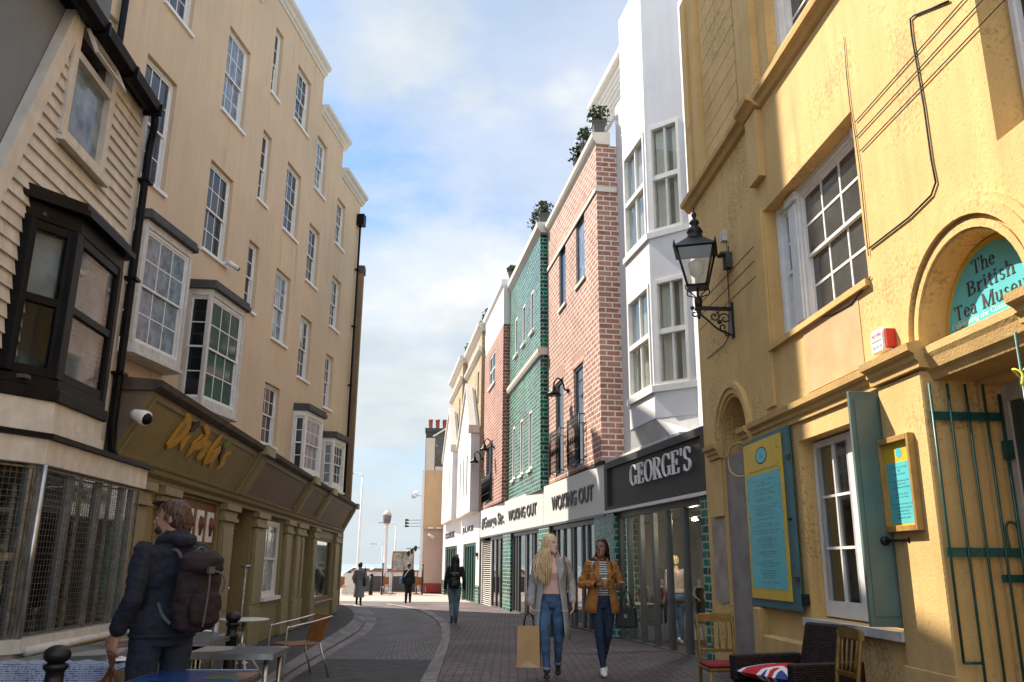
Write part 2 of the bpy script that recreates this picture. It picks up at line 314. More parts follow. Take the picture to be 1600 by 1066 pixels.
m_steel = mat('brushed_steel', (.55, .54, .52), .3, metal=.9, var=.15, scale=10)
m_galv = mat('galvanised_steel', (.42, .42, .40), .4, metal=.8, var=.25, scale=14)
m_roof = mat('grey_roof', (.12, .12, .125), .8, var=.2, scale=2, bump=.3, bscale=15)
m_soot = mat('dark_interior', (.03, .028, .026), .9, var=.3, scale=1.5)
m_orangew = mat('varnished_wood', (.33, .13, .03), .4, var=.25, scale=9, streak=.3)
m_wood = mat('oak_frame', (.42, .25, .07), .5, var=.2, scale=8, streak=.4)
# ================================================================== setting: ground
def sheet(name, pts, dz, mat_, kind='structure', uvfun=None):
    mb = MB(); mb.add([(p[0], p[1], gz(p[1])+dz) for p in pts], [tuple(range(len(pts)))])
    o = mb.build(name, mat_); o['kind'] = kind; return o
m_pave = brick('purple_block_paving', (.155, .108, .106), (.098, .070, .071), (.038, .030, .029), .24, .12, .012, rough=.70, bump=.8, var=.6, off=.5, big_=(.62, 1.25, .55))
m_sett = brick('grey_sett_paving', (.160, .130, .118), (.105, .085, .078), (.040, .034, .031), .25, .125, .015, rough=.62, bump=.9, var=.6, big_=(.62, 1.25, .6))
m_asph = mat('old_tarmac', (.068, .058, .054), .85, var=.35, scale=4, bump=.6, bscale=90, fine=.15)
m_kerb = brick('granite_kerb', (.27, .24, .225), (.18, .16, .15), (.05, .045, .04), .9, 3.0, .014, rough=.8, bump=.5, var=.4, big_=(.6, 1.2, .8))
m_prom = mat('promenade_slabs', (.36, .265, .225), .85, var=.1, scale=1.2, bump=.1, fine=.05)
m_sea = mat('sea_water', (.20, .28, .32), .5, var=.2, scale=.02, bump=.3, bscale=.5, bdist=.3)
mb = MB()
ys = [-12, 0, 6, 10, 12, 16, 20, 26, 32, 38.2]
for i in range(len(ys)-1):
    mb.add([(-40, ys[i], gz(ys[i])), (40, ys[i], gz(ys[i])), (40, ys[i+1], gz(ys[i+1])), (-40, ys[i+1], gz(ys[i+1]))], [(0, 1, 2, 3)])
struct('pavement', mb, m_pave)
mb = MB(); mb.add([(-140, 38.2, -.2), (140, 38.2, -.2), (140, 62, -.3), (-140, 62, -.3)], [(0, 1, 2, 3)]); struct('promenade', mb, m_prom)
mb = MB(); mb.add([(-200, 62, -.32), (200, 62, -.32), (200, 84, -.4), (-200, 84, -.4)], [(0, 1, 2, 3)]); struct('seafront_road', mb, m_asph)
mb = MB(); mb.add([(-6000, 84, -2.6), (6000, 84, -2.6), (9000, 9000, -2.6), (-9000, 9000, -2.6)], [(0, 1, 2, 3)]); struct('sea', mb, m_sea)
mb = MB(); mb.add([(-200, 84, -.4), (200, 84, -.4), (200, 84, -3), (-200, 84, -3)], [(0, 1, 2, 3)]); struct('sea_wall', mb, m_stone)
def gl(pts): return [ground(x, y) for x, y in pts]
def curve(pts, n=6): return bez(gl(pts), n)
kl_o = curve([(405, 1066), (440, 1045), (497, 1008), (545, 976), (553, 962), (545, 952), (532, 946)])
kl_i = curve([(432, 1066), (462, 1047), (520, 1012), (562, 985), (571, 966), (562, 953), (545, 945)])
gut = curve([(450, 1066), (478, 1048), (533, 1013), (578, 986), (588, 967), (578, 953), (556, 944.5)])
kr_i = curve([(655, 1068), (678, 1027), (690, 995), (683, 972), (658, 956), (628, 949), (598, 944.6)])
kr_o = curve([(682, 1068), (699, 1015), (703.7, 986), (696, 971), (670, 956), (634, 948), (602, 943.8)])
kr_2 = curve([(694, 1068), (709, 1015), (714, 986), (706, 970)])
def ext(a):                                  # carry an edge back towards the camera
    d = (a[0]-a[2]); d.z = 0; d.normalize(); return [a[0]+d*12, a[0]+d*6]+a
def strip(name, a, b_, dz0, mat_, th=0):
    n = min(len(a), len(b_)); mb = MB(); vs = []; dist = 0
    for i in range(n):
        for q in (a[i], b_[i]): vs.append((q.x, q.y, gz(q.y)+dz0))
    if th:
        vs2 = [(x, y, z-th) for x, y, z in vs]; k = len(vs); vs += vs2
        fs = []
        for i in range(n-1): fs += [(2*i, 2*i+1, 2*i+3, 2*i+2), (2*i, 2*i+2, k+2*i+2, k+2*i), (2*i+1, k+2*i+1, k+2*i+3, 2*i+3)]
        fs += [(0, k, k+1, 1), (2*n-2, 2*n-1, k+2*n-1, k+2*n-2)]
    else: fs = [(2*i, 2*i+1, 2*i+3, 2*i+2) for i in range(n-1)]
    mb.add(vs, fs); o = mb.build(name, mat_); o['kind'] = 'structure'
    me = o.data; uv = me.uv_layers[0]; acc = [0]
    for i in range(n-1): acc.append(acc[-1]+((a[i+1]-a[i]).length+(b_[i+1]-b_[i]).length)/2)
    for p in me.polygons:
        for li in p.loop_indices:
            vi = me.loops[li].vertex_index % (2*n); i = vi//2; w_ = (a[i]-b_[i]).length
            uv.data[li].uv = (acc[i], 0 if vi % 2 == 0 else w_) if mat_ is m_kerb else ((w_*(vi % 2)), acc[i])
    return o
GL, GR = ext(gut), ext(kr_i)
strip('road', GL, GR, .004, m_sett)
n_ = 12
tp = [(GL[i].copy(), GR[i].copy()) for i in range(len(GL))]
# darker tarmac trench reinstatement across the near end of the road
def cut(a, y0):
    o = []
    for i in range(len(a)-1):
        if a[i].y <= y0: o.append(a[i])
        if a[i].y <= y0 < a[i+1].y: o.append(a[i].lerp(a[i+1], (y0-a[i].y)/(a[i+1].y-a[i].y))); break
    return o
a_, b2_ = cut(GL, ground(560, 1031).y), cut(GR, ground(560, 1031).y)
def resamp(a, n):
    L_ = [0]
    for i in range(len(a)-1): L_.append(L_[-1]+(a[i+1]-a[i]).length)
    o = []
    for k in range(n):
        d = L_[-1]*k/(n-1)
        for i in range(len(a)-1):
            if d <= L_[i+1]+1e-6: o.append(a[i].lerp(a[i+1], (d-L_[i])/max(1e-9, L_[i+1]-L_[i]))); break
    return o
strip('road_patch', resamp(a_, 10), resamp(b2_, 10), .008, m_asph)
strip('kerb', ext(kl_o), ext(kl_i), .035, m_kerb, .06)
strip('gutter', ext(kl_i), GL, .006, m_kerb)
strip('kerb', ext(kr_i), ext(kr_o), .022, m_kerb, .05)
lo_ = ext(kl_o); mb = MB(); vs = []
for q in lo_: vs += [(q.x, q.y, gz(q.y)+.03), (-12, q.y, gz(q.y)+.03)]
mb.add(vs, [(2*i, 2*i+1, 2*i+3, 2*i+2) for i in range(len(lo_)-1)])
struct('left_pavement', mb, m_asph)

# ================================================================== cream terrace with the olive shopfront
def sash(parent, F, s0, s1, z0, z1, o=-.07, cols=3, rows=2, pane=None, fr=None, sill=True, name='window', meet=.5, sillm=None, ow=.055, mw=.022):
    pane = pane or m_gpane; fr = fr or m_white; mb = MB(); zm = z0+(z1-z0)*meet
    mb.box(F, s0, s0+ow, o-.1, o, z0, z1); mb.box(F, s1-ow, s1, o-.1, o, z0, z1); mb.box(F, s0+ow, s1-ow, o-.1, o-.002, z1-ow, z1); mb.box(F, s0+ow, s1-ow, o-.1, o-.002, z0, z0+ow)
    a, b_ = s0+ow, s1-ow
    for (p0, p1, oo) in ((zm-.02, z1-ow, o-.022), (z0+ow, zm+.02, o-.056)):
        st = .038
        mb.box(F, a, a+st, oo-.03, oo, p0, p1); mb.box(F, b_-st, b_, oo-.03, oo, p0, p1)
        mb.box(F, a+st, b_-st, oo-.03, oo-.001, p0, p0+st); mb.box(F, a+st, b_-st, oo-.03, oo-.001, p1-st, p1)
        for c in range(1, cols):
            x = a+st+(b_-a-2*st)*c/cols; mb.box(F, x-mw/2, x+mw/2, oo-.024, oo-.004, p0+st, p1-st)
        for r_ in range(1, rows):
            z = p0+st+(p1-p0-2*st)*r_/rows; mb.box(F, a+st, b_-st, oo-.023, oo-.005, z-mw/2, z+mw/2)
    w = mb.build(name, fr, parent)
    g = MB(); g.box(F, a, b_, o-.044, o-.036, zm, z1-ow); g.box(F, a, b_, o-.078, o-.070, z0+ow, zm); g.build('pane', pane, w)
    if sill:
        q = MB(); q.box(F, s0-.05, s1+.05, -.11, .055, z0-.07, z0-.001); q.build('sill', sillm or m_white, w)
    return w
cream = thing('terrace_house', 'tall cream rendered terrace stepped in a sawtooth, with sash windows above an olive shopfront', 'building', FL.w(-8, 0, 0))
FW = FL.sub(.65, 0, 6.4)                 # the upper wall stands skew behind the shopfront, stepping down towards the sea
HOUSES = [(-2.38, -.22, 13.5), (-4.56, -2.38, 14.5), (-9.2, -4.56, 15.72), (-11.5, -9.2, 14.9), (-17.0, -11.5, 14.7)]
WINS = [(-2.6, -1.78, 11.17, 12.7, 3), (-2.6, -1.75, 8.45, 10.08, 3), (-2.7, -1.98, 5.92, 7.54, 3),
        (-4.72, -3.86, 12.05, 13.74, 3), (-4.85, -3.95, 9.15, 10.88, 3), (-4.94, -4.06, 6.34, 8.08, 3),
        (-6.6, -5.56, 13.22, 14.9, 3), (-6.74, -5.72, 9.92, 11.84, 3), (-6.88, -5.87, 6.9, 8.76, 3), (-6.98, -6.0, 4.22, 5.73, 3),
        (-8.22, -7.72, 13.05, 14.95, 1), (-8.40, -7.86, 10.0, 11.87, 1), (-8.60, -8.0, 7.17, 8.84, 1),
        (-10.62, -9.5, 11.14, 13.26, 3), (-10.8, -9.68, 7.77, 9.8, 3), (-13.55, -12.45, 8.2, 10.55, 3), (-13.25, -12.2, 11.9, 14.1, 3), (-15.6, -14.5, 8.3, 10.5, 3)]
bays = {0: (-2.5, -1.22, 3.48, 5.0, .34), 1: (-4.95, -3.4, 3.64, 5.38, .34), 3: (-11.1, -9.3, 4.36, 6.76, .46), 4: (-13.6, -11.75, 4.86, 7.22, .40)}
SEG = {k: FW for k in range(5)}
wallmb = MB(); corn = MB(); panes = [m_gpane, m_gcurt, m_gpane, m_gdark, m_gpane]
for (a, b_, top) in HOUSES:
    wallmb.wall(FW, a, b_, 2.9, top, -.3, 0, [(w[0], w[1], w[2], w[3]) for w in WINS]+[(q[0]+.1, q[1]-.1, q[2]+.1, q[3]-.1) for q in bays.values()])
    z = top; e = .20 if a > -9 else 0; i_ = 0 if a > -9 else .0
    prof = [(-.28, z+.001), (.03, z+.001), (.05, z+.06), (.10, z+.10), (.12, z+.18), (.20, z+.24), (.22, z+.33), (-.28, z+.35)]
    corn.mark(); corn.oz_poly(FW, prof, a+.001, b_+e)
wallmb.box(FW, -.52, -.221, -8, -.301, 0, 13.5)
for a, z in ((-2.68, 14.5), (-4.86, 15.72)): wallmb.box(FW, a, a+.299, -8, -.301, 12, z)
wallmb.build('wall', m_cream, cream); corn.each('cornice', m_stone, cream)
for i, (a, b_, z0, z1, c) in enumerate(WINS):
    sash(cream, FW, a, b_, z0, z1, o=-.09, cols=c, rows=2, pane=panes[(i*7) % 5] if c > 1 else m_gdark)
bk = MB()
for (a, b_, top) in HOUSES:
    bk.box(FW, a+.01, b_-.31, -.55, -.5, 2.9, top-.3); bk.so_poly(FW, [(a+.01, -.3), (b_-.31, -.3), (b_-.31, -7), (a+.01, -7)], top-.25, top-.05)
bk.build('roof', m_roof, cream)
fr_ = MB(); fr_.so_poly(FL, [(-18.2, -.05), (-.1, -.05), (-.1, -.5), (-18.2, -3.9)], 2.98, 3.05); fr_.build('flat_roof', m_slate, cream)
tw = MB(); tw.box(Loc((0, 0, 0), 0), -9.5, -8, 18.44, 21.7, 0, 28); tw.build('shadow_caster_tower', m_cream, cream)  # unseen tower added to cast the shadow edge on the yellow house
for k, (l_, r_, zb, zt, o) in bays.items():
    S = SEG[k]; P = [(l_, 0.002), (l_+.10, o), (r_-.10, o), (r_, .002)]
    E = [(l_-.07, .003), (l_+.05, o+.10), (r_-.05, o+.10), (r_+.07, .003)]
    B = MB(); B.so_poly(S, P, zb+.001, zb+.16); B.so_poly(S, P, zt-.13, zt)
    E2 = [(l_-.04, .004), (l_+.07, o+.05), (r_-.07, o+.05), (r_+.04, .004)]; B.so_poly(S, E2, zb-.055, zb)
    for s_, o_ in ((l_+.035, .03), (l_+.13, o-.035), (r_-.13, o-.035), (r_-.035, .03)): B.box(S, s_-.05, s_+.05, max(.004, o_-.045), o_+.028, zb+.16, zt-.13)
    bay = B.build('bay_window', m_greyw if k in (3, 4) else m_white, cream)
    w_ = S.w(0, 0, 0)
    def side(p0, p1, flip):
        a, b_ = S.w(p0[0], p0[1], 0), S.w(p1[0], p1[1], 0); d = (b_-a); f = Frame(a.x, a.y, 0, 1); f.t = d.normalized(); f.n = Vector((f.t.y, -f.t.x, 0)); 
        if flip: f.n = -f.n
        return f, d.length
    gp = [m_gdark, m_gcurt, m_gpane, m_gdark, m_gcurt][k]
    z0_, z1_ = zb+.16, zt-.13
    fw = sash(bay, S, l_+.17, r_-.17, z0_, z1_, o=o-.03, cols=3, rows=2, pane=gp, sill=False, name='sash')
    # near side: narrow sash or panel
    f, ln = side(P[0], P[1], f_ := False)
    if f.n.dot(S.t) > 0: f.n = -f.n
    sash(bay, f, .03, ln-.03, z0_, z1_, o=-.03, cols=1, rows=2, pane=m_gdark, sill=False, name='side_sash', ow=.035)
    f, ln = side(P[2], P[3], False)
    if f.n.dot(S.t) < 0: f.n = -f.n
    sash(bay, f, .03, ln-.03, z0_, z1_, o=-.03, cols=1, rows=2, pane=m_gdark, sill=False, name='side_sash', ow=.035)
    rf = MB(); rf.so_poly(S, E, zt+.001, zt+.11)
    E3 = [(l_-.05, .003), (l_+.07, o+.07), (r_-.07, o+.07), (r_+.05, .003)]; rf.so_poly(S, E3, zt+.111, zt+.19)
    rf.build('bay_roof', m_slate, bay, bevel=.012)
    # break sub-sub-parts: panes belong to the bay
for o_ in [c for c in cream.children if c.name.split('.')[0] == 'bay_window']:
    for s_ in list(o_.children):
        for p_ in list(s_.children): p_.parent = o_
# downpipes and hopper
S0 = FW; dp = MB(); dp.tube([S0.w(-.42, .10, 12.6), S0.w(-.42, .10, 3.1)], .038)
for z in (11, 9, 7, 5): dp.box(S0, -.49, -.35, .02, .16, z, z+.04)
dp.build('downpipe', m_black, cream)
hp = MB(); hp.so_poly(S0, [(-.58, .02), (-.30, .02), (-.30, .26), (-.58, .26)], 12.6, 13.0); hp.build('rain_hopper', m_black, cream)
a, z = FW.at(192, 30, .1); dp = MB(); dp.tube([FW.w(a, .1, 14.6), FW.w(a, .1, 4.9)], .06); dp.build('downpipe', m_black, cream)
# ---- shopfront
class Slant(Frame):
    def __init__(f, F, o0, z0, o1, z1):
        f.p = F.w(0, o0, z0); f.t = F.t; f.v = (F.n*(o1-o0)+Vector((0, 0, z1-z0))); f.h = f.v.length; f.v.normalize(); f.n = f.t.cross(f.v)
        if f.n.dot(F.n) < 0: f.n = -f.n
    def w(f, s, o, z): return f.p+f.t*s+f.n*o+f.v*z
    def at(f, x, y, o=0):
        d = ray(x, y); t = ((f.p+f.n*o-CAM).dot(f.n))/d.dot(f.n); q = CAM+t*d-f.p; return q.dot(f.t), q.dot(f.v)
SL = Slant(FL, .08, 2.42, .42, 3.06)
sf = MB(); s0, s1 = -18.25, -.05
sf.oz_poly(FL, [(-.9, 2.42), (.08, 2.42), (.42, 3.06), (-.9, 3.06)], s0, s1)
sfo = sf.build('fascia', m_umber, cream)
pz = MB()
pz.box(SL, -18.24, -13.15, -.02, .006, .02, SL.h-.02); pz.build('fascia_panel', m_olive, sfo)
tr = MB()
tr.oz_poly(FL, [(-.9, 3.061), (.44, 3.061), (.50, 3.10), (.52, 3.16), (.46, 3.17), (-.9, 3.26)], s0-.05, s1+.10)
tr.build('lead_capping', mat('brown_lead', (.075, .052, .035), .7, var=.35, scale=6, bump=.4, bscale=25), sfo)
dv = MB()
for a, b_ in ((-13.45, -12.95), (-8.65, -8.1), (-5.85, -5.3), (-.42, -.04)):
    dv.mark(); dv.box(SL, a, b_, -.03, .05, 0, SL.h-.005); dv.box(SL, a+.1, b_-.1, .051, .07, .05, SL.h-.06)
    dv.box(FL, a-.04, b_+.04, .12, .56, 3.03, 3.18)
dv.each('fascia_divider', m_ltolive, sfo); dv = MB()
for a, b_ in ((-12.9, -8.7), (-8.05, -5.9), (-5.25, -.46), (-18.2, -13.5)):
    dv.mark()
    for q in ((a, b_, .03, .06), (a, b_, SL.h-.07, SL.h-.04)): dv.box(SL, q[0]+.08, q[1]-.08, .007, .022, q[2], q[3])
    for x in (a+.08, b_-.11): dv.box(SL, x, x+.03, .007, .022, .061, SL.h-.071)
dv.each('panel_bead', m_ltolive, sfo)
fr = MB()
fr.oz_poly(FL, [(-.3, 2.26), (.05, 2.26), (.06, 2.31), (.12, 2.35), (.14, 2.40), (.17, 2.415), (-.3, 2.418)], s0, s1)
fr.box(FL, -18.2, -15.95, -.3, -.02, 0, 2.258)
fr.box(FL, -13.8, -12.95, -.3, -.02, 0, 2.258); fr.box(FL, -11.65, -10.42, -.3, -.02, 0, 2.258); fr.box(FL, -9.0, -6.4, -.3, -.02, 0, 2.258); fr.box(FL, -5.3, -4.45, -.3, -.02, 0, 2.258)
fr.box(FL, -1.4, -.06, -.3, -.02, 0, 2.258); fr.box(FL, -4.45, -1.4, -.3, -.021, 0, .45); fr.box(FL, -4.45, -1.4, -.3, -.021, 2.06, 2.257); fr.box(FL, -10.42, -9.0, -.3, -.022, 0, .72)
fr.box(FL, -15.95, -13.8, -.3, -.021, 0, .95); fr.box(FL, -15.95, -13.8, -.3, -.021, 2.22, 2.257); fr.box(FL, -13, -11.6, -.5, -.36, 0, 2.257); fr.box(FL, -6.45, -5.2, -.5, -.4, 0, 2.257)
fr.build('shopfront', m_olive, cream, bevel=.006)
pl = MB()
for a, b_ in ((-17.6, -16.9), (-16.55, -16.0), (-13.75, -13.0), (-11.6, -10.75), (-8.8, -8.1), (-7.6, -6.95), (-6.9, -6.45), (-5.25, -4.6), (-1.2, -.3), (-.28, -.02)):
    pl.mark(); pl.box(FL, a, b_, -.019, .06, 0, .62); pl.box(FL, a+.04, b_-.04, -.019, .035, .621, 2.0); pl.box(FL, a+.10, b_-.10, .0351, .05, .7, 1.92)
    pl.box(FL, a-.03, b_+.03, -.019, .085, 2.001, 2.06); pl.box(FL, a, b_, -.019, .06, 2.061, 2.16); pl.box(FL, a-.05, b_+.05, -.019, .11, 2.161, 2.255)
pl.each('pilaster', m_ltolive, cream, bevel=.005)
# board with four menu pictures
bd = MB(); bd.box(FL, -15.95, -13.8, -.14, -.06, .951, 2.219); bdo = bd.build('painted_board', mat('brown_board', (.19, .075, .022), .6, var=.15, scale=3), cream)
ic = MB(); ice = MB()
for i in range(4):
    a = -15.75+i*.5; ic.mark(); ice.mark(); ic.box(FL, a, a+.33, -.059, -.045, 1.68, 2.1)
    ice.lathe(FL.w(a+.165, -.05, 1.76), [(.03, 0), (.045, .09), (.07, .12), (.08, .17), (.05, .24), (.01, .27)], 10)
ic.each('menu_card', m_white, bdo); ice.each('sundae_picture', [mat('sundae_brown', (.22, .06, .02), .5, var=.5, scale=20)][0], bdo)
# door with louvre, slot door, sash, shop window
dr = MB(); dr.box(FL, -12.93, -11.67, -.36, -.30, .05, 1.75); dr.box(FL, -12.93, -11.67, -.36, -.31, 1.75, 2.22)
for i in range(5): dr.oz_poly(FL, [(-.31, 1.82+i*.075), (-.22, 1.79+i*.075), (-.22, 1.80+i*.075), (-.31, 1.84+i*.075)], -12.85, -11.75)
dr.box(FL, -12.8, -12.35, -.299, -.285, .3, 1.6); dr.box(FL, -12.25, -11.8, -.299, -.285, .3, 1.6)
dro = dr.build('door', m_umber, cream); h = MB(); h.ball(FL.w(-11.85, -.27, .98), .035); h.build('handle', m_steel, dro)
dr = MB(); dr.box(FL, -6.38, -5.32, -.40, -.34, .05, 1.62); dr.box(FL, -6.38, -5.32, -.4, -.3, 1.64, 1.70); dr.box(FL, -6.2, -5.5, -.339, -.325, .25, 1.4); dr.build('door', m_umber, cream)
sash(cream, FL, -10.42, -9.0, .78, 2.18, o=-.06, cols=3, rows=1, pane=m_gcurt, meet=.5)
sw = MB()
for q in ((-4.44, -4.34, .451, 2.059), (-1.5, -1.41, .451, 2.059), (-4.34, -1.5, .451, .53), (-4.34, -1.5, 1.98, 2.058)): sw.box(FL, q[0], q[1], -.16, -.05, q[2], q[3])
swo = sw.build('shop_window', m_umber, cream); g = MB(); g.box(FL, -4.34, -1.5, -.10, -.09, .53, 1.98); g.build('pane', m_glass2, swo)
sl = MB(); sl.box(FL, -4.5, -1.35, -.05, .06, .40, .45); sl.build('sill', m_orangew, swo)
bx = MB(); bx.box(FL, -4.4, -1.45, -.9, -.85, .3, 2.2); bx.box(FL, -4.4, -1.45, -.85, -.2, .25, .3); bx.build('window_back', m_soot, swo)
po = MB(); po.box(FL, -4.1, -3.0, -.22, -.20, 1.1, 1.9); po.build('window_poster', mat('pink_poster', (.55, .2, .2), .5, var=.5, scale=4), swo)
po = MB(); po.box(FL, -4.0, -3.1, -.199, -.19, 1.35, 1.75); poo = po.build('poster_panel', mat('turquoise_print', (.05, .40, .45), .5), swo)
po = MB(); po.box(FL, -2.7, -2.1, -.30, -.28, .8, 1.8); po.build('window_poster', mat('red_poster', (.45, .03, .05), .5, var=.5, scale=3), swo)

# ---- writing
def text(s, F, s_c, o, z, h, wid, depth, mat_, parent, sdir=1, bold=0.0, name='lettering', shear=0, align='CENTER', sx=None):
    cu = bpy.data.curves.new('t', 'FONT'); cu.body = s; cu.size = 1; cu.extrude = 0; cu.offset = bold; cu.align_x = align; cu.shear = shear; cu.resolution_u = 3
    o_ = bpy.data.objects.new('t', cu); C.objects.link(o_); dg = bpy.context.evaluated_depsgraph_get(); me = bpy.data.meshes.new_from_object(o_.evaluated_get(dg)); bpy.data.objects.remove(o_); bpy.data.curves.remove(cu)
    if not len(me.vertices): return None
    xs = [v.co.x for v in me.vertices]; ysv = [v.co.y for v in me.vertices]; x0, x1, y0, y1 = min(xs), max(xs), min(ysv), max(ysv)
    ky = h/(y1-y0); kx = (wid/(x1-x0)) if wid else ky*(sx or 1)
    mb = MB(); n = len(me.vertices); cx = (x0+x1)/2 if align == 'CENTER' else 0
    q = [(s_c+sdir*(v.co.x-cx)*kx, z+(v.co.y-y0)*ky) for v in me.vertices]
    if depth <= 0: mb.add([F.w(a, o, b_) for a, b_ in q], [tuple(p.vertices) for p in me.polygons])
    else:
        vs = [F.w(a, o+depth, b_) for a, b_ in q]+[F.w(a, o, b_) for a, b_ in q]; fs = [tuple(p.vertices) for p in me.polygons]
        from collections import Counter
        ec = Counter(); edir = {}
        for p in me.polygons:
            vv = list(p.vertices)
            for i in range(len(vv)):
                e = (vv[i], vv[(i+1) % len(vv)]); ec[tuple(sorted(e))] += 1; edir[tuple(sorted(e))] = e
        fs += [(e[1], e[0], e[0]+n, e[1]+n) for k_, e in edir.items() if ec[k_] == 1]
        mb.add(vs, fs)
    bpy.data.meshes.remove(me)
    return mb.build(name, mat_, parent, loc=None if parent else F.w(s_c, o, z))
# hand painted fascia lettering (outlines drawn in a 1244x1066 study of the fascia, laid on the sloping panel)
def studypoly(pts, o=.012, th=.02):
    q = []
    for x, y in pts:
        a, z = SL.at(240+x/8.886, 630+y/8.886, o); q.append((a, z))
    return [SL.w(a, o, z) for a, z in q], SL.n*th
lt = MB()
for pts in ([(165, 635), (172, 560), (285, 400), (400, 245), (440, 150), (462, 132), (495, 148), (508, 230), (495, 340), (430, 440), (330, 540), (250, 595)],
            [(345, 660), (362, 560), (400, 500), (505, 438), (480, 480), (430, 545), (395, 610)],
            [(430, 750), (470, 670), (530, 545), (600, 490), (672, 425), (650, 470), (590, 535), (640, 525), (690, 470), (712, 420), (695, 385), (680, 335), (705, 285), (745, 300), (772, 350), (770, 400), (735, 480), (690, 570), (620, 640), (535, 648), (500, 700)],
            [(580, 785), (590, 740), (640, 650), (700, 560), (765, 518), (785, 545), (750, 620), (690, 710), (640, 770)],
            [(670, 855), (685, 790), (740, 680), (830, 560), (930, 425), (938, 460), (880, 560), (790, 690), (720, 800), (690, 855)],
            [(715, 835), (760, 760), (830, 670), (900, 598), (922, 600), (915, 660), (860, 740), (800, 830), (775, 885), (765, 870), (790, 800), (745, 830)],
            [(860, 920), (905, 860), (915, 810), (950, 750), (990, 700), (1060, 668), (1062, 690), (1000, 730), (985, 790), (960, 850), (910, 885)]):
    lt.mark(); lt.prism(*studypoly(pts))
sg = thing('fascia_sign', 'hand painted yellow shop lettering with an ice cream cone apostrophe on the olive fascia', 'sign', SL.w(-16, 0, .1))
lt.each('lettering', mat('mustard_letters', (.55, .30, .012), .5, var=.12, scale=8, bump=.2), sg)
ct = MB()
for pts in ([(285, 500), (330, 430), (400, 345), (455, 270), (462, 300), (440, 345), (370, 430)], [(640, 680), (665, 640), (695, 612), (690, 640), (660, 675)], [(800, 722), (830, 690), (850, 680), (825, 715)]):
    ct.mark(); ct.prism(*studypoly(pts, .033, .0015))
ct.each('letter_counter', m_olive, sg)
cn = MB(); cn.prism(*studypoly([(495, 385), (500, 345), (560, 270), (625, 245), (632, 275), (590, 340), (530, 390)])); cn.prism(*studypoly([(905, 800), (900, 750), (950, 600), (985, 620), (930, 740)])); cn.build('cone', mat('cone_brown', (.06, .015, .01), .5, var=.3), sg)
cn = MB(); cn.prism(*studypoly([(955, 600), (975, 560), (1040, 500), (1062, 520), (1050, 575), (1000, 620)])); cn.build('ice_cream', mat('pistachio_green', (.18, .33, .03), .5, var=.3, scale=20), sg)

# ---- security cameras
def dome(P, n, label):
    t = thing('security_camera', label, 'camera', P); n = Vector(n)
    b = MB(); b.lathe(P, [(.05, 0), (.06, .05), (.075, .12), (.075, .17), (.05, .18)], 14, axis=(n+Vector((.35, -.5, 0))).normalized()); b.build('housing', m_white, t)
    l_ = MB(); ax = (n+Vector((.35, -.5, 0))).normalized(); l_.ball(P+ax*.17, .06); l_.build('lens_dome', m_black, t)
a, z = SL.at(208, 646); dome(SL.w(a, .01, z), SL.n, 'white dome security camera on the olive fascia left of the lettering')
S3 = FW; a, z = S3.at(356, 413, .1); P = S3.w(a, .003, z)
t = thing('security_camera', 'small white bullet security camera on the cream wall under a window sill', 'camera', P)
b = MB(); b.box(S3, a-.05, a+.05, .003, .05, z-.05, z+.05); b.tube([S3.w(a, .05, z), S3.w(a+.02, .16, z)], .02); b.tube([S3.w(a-.08, .14, z+.02), S3.w(a+.16, .26, z-.05)], .055, 12); b.build('housing', m_white, t)
b = MB(); b.tube([S3.w(a+.155, .257, z-.047), S3.w(a+.19, .275, z-.058)], .05, 12); b.build('lens', m_black, t)

# ---- end wall fin and recessed house beyond the corner
FB = FL.sub(0, 0, -3.9)
br = thing('brown_house', 'brown rendered party wall rising just beyond the far corner of the cream terrace', 'building', FL.w(1, 0, 0))
b = MB(); b.box(FL, .72, 1.05, -6, .16, 2.9, 11.1); b.box(FL, .72, 7.0, -8, -1.0, 0, 10.6); b.box(FL, .72, 1.0, -6, -.02, 0, 2.899); b.build('wall', mat('brown_render', (.27, .17, .085), .9, var=.2, scale=2, bump=.3, streak=.4), br)
b = MB(); b.box(FL, .68, 1.10, -6, .20, 11.101, 11.35); b.build('coping', m_slate, br)
# ================================================================== clapboard house with black oriel and caged shop window
FC = FL
clap = thing('clapboard_house', 'weathered white clapboard house with a black framed oriel above a caged shop window', 'building', FC.w(-19.3, 0, 0))
sleft = lambda z: -20.73+.364*(z-4.21)
ops = [(-20.02, -19.18, 4.93, 6.2), (-20.1, -18.83, 2.0, 4.2)]
bo = MB(); z = 2.36; sR = -18.42
bh = .118
while z < 6.15:
    zt = z+bh; sL = sleft(z)+.10; iv = [(max(sL, -22.5), sR)]
    for (a, b_, c, d) in ops:
        if zt > c and z < d:
            nv = []
            for (p, q) in iv:
                if p < a: nv.append((p, min(q, a)))
                if q > b_: nv.append((max(p, b_), q))
            iv = nv
    for p, q in iv:
        if q-p > .02:
            j = random.uniform(-.003, .003)
            bo.oz_poly(FC, [(-.06, z), (.022+j, z), (.019+j, z+.008), (-.004, zt+.012), (-.06, zt+.012)], p, q)
    z = zt
bo.build('clapboard', m_clap, clap)
wl = MB(); wl.box(FC, -18.5, -18.3, -3, -.061, 2.2, 6.3); wl.build('wall', m_clap, clap)
cb = MB(); cb.box(FC, sR, sR+.13, -.06, .03, 2.36, 6.2); cb.mark()
zA, zB = 2.3, 6.3; cb.sz_poly(FC, [(sleft(zA)-.06, zA), (sleft(zA)+.10, zA), (sleft(zB)+.10, zB), (sleft(zB)-.06, zB)], -.06, .035)
cb.each('corner_board', m_clap, clap)
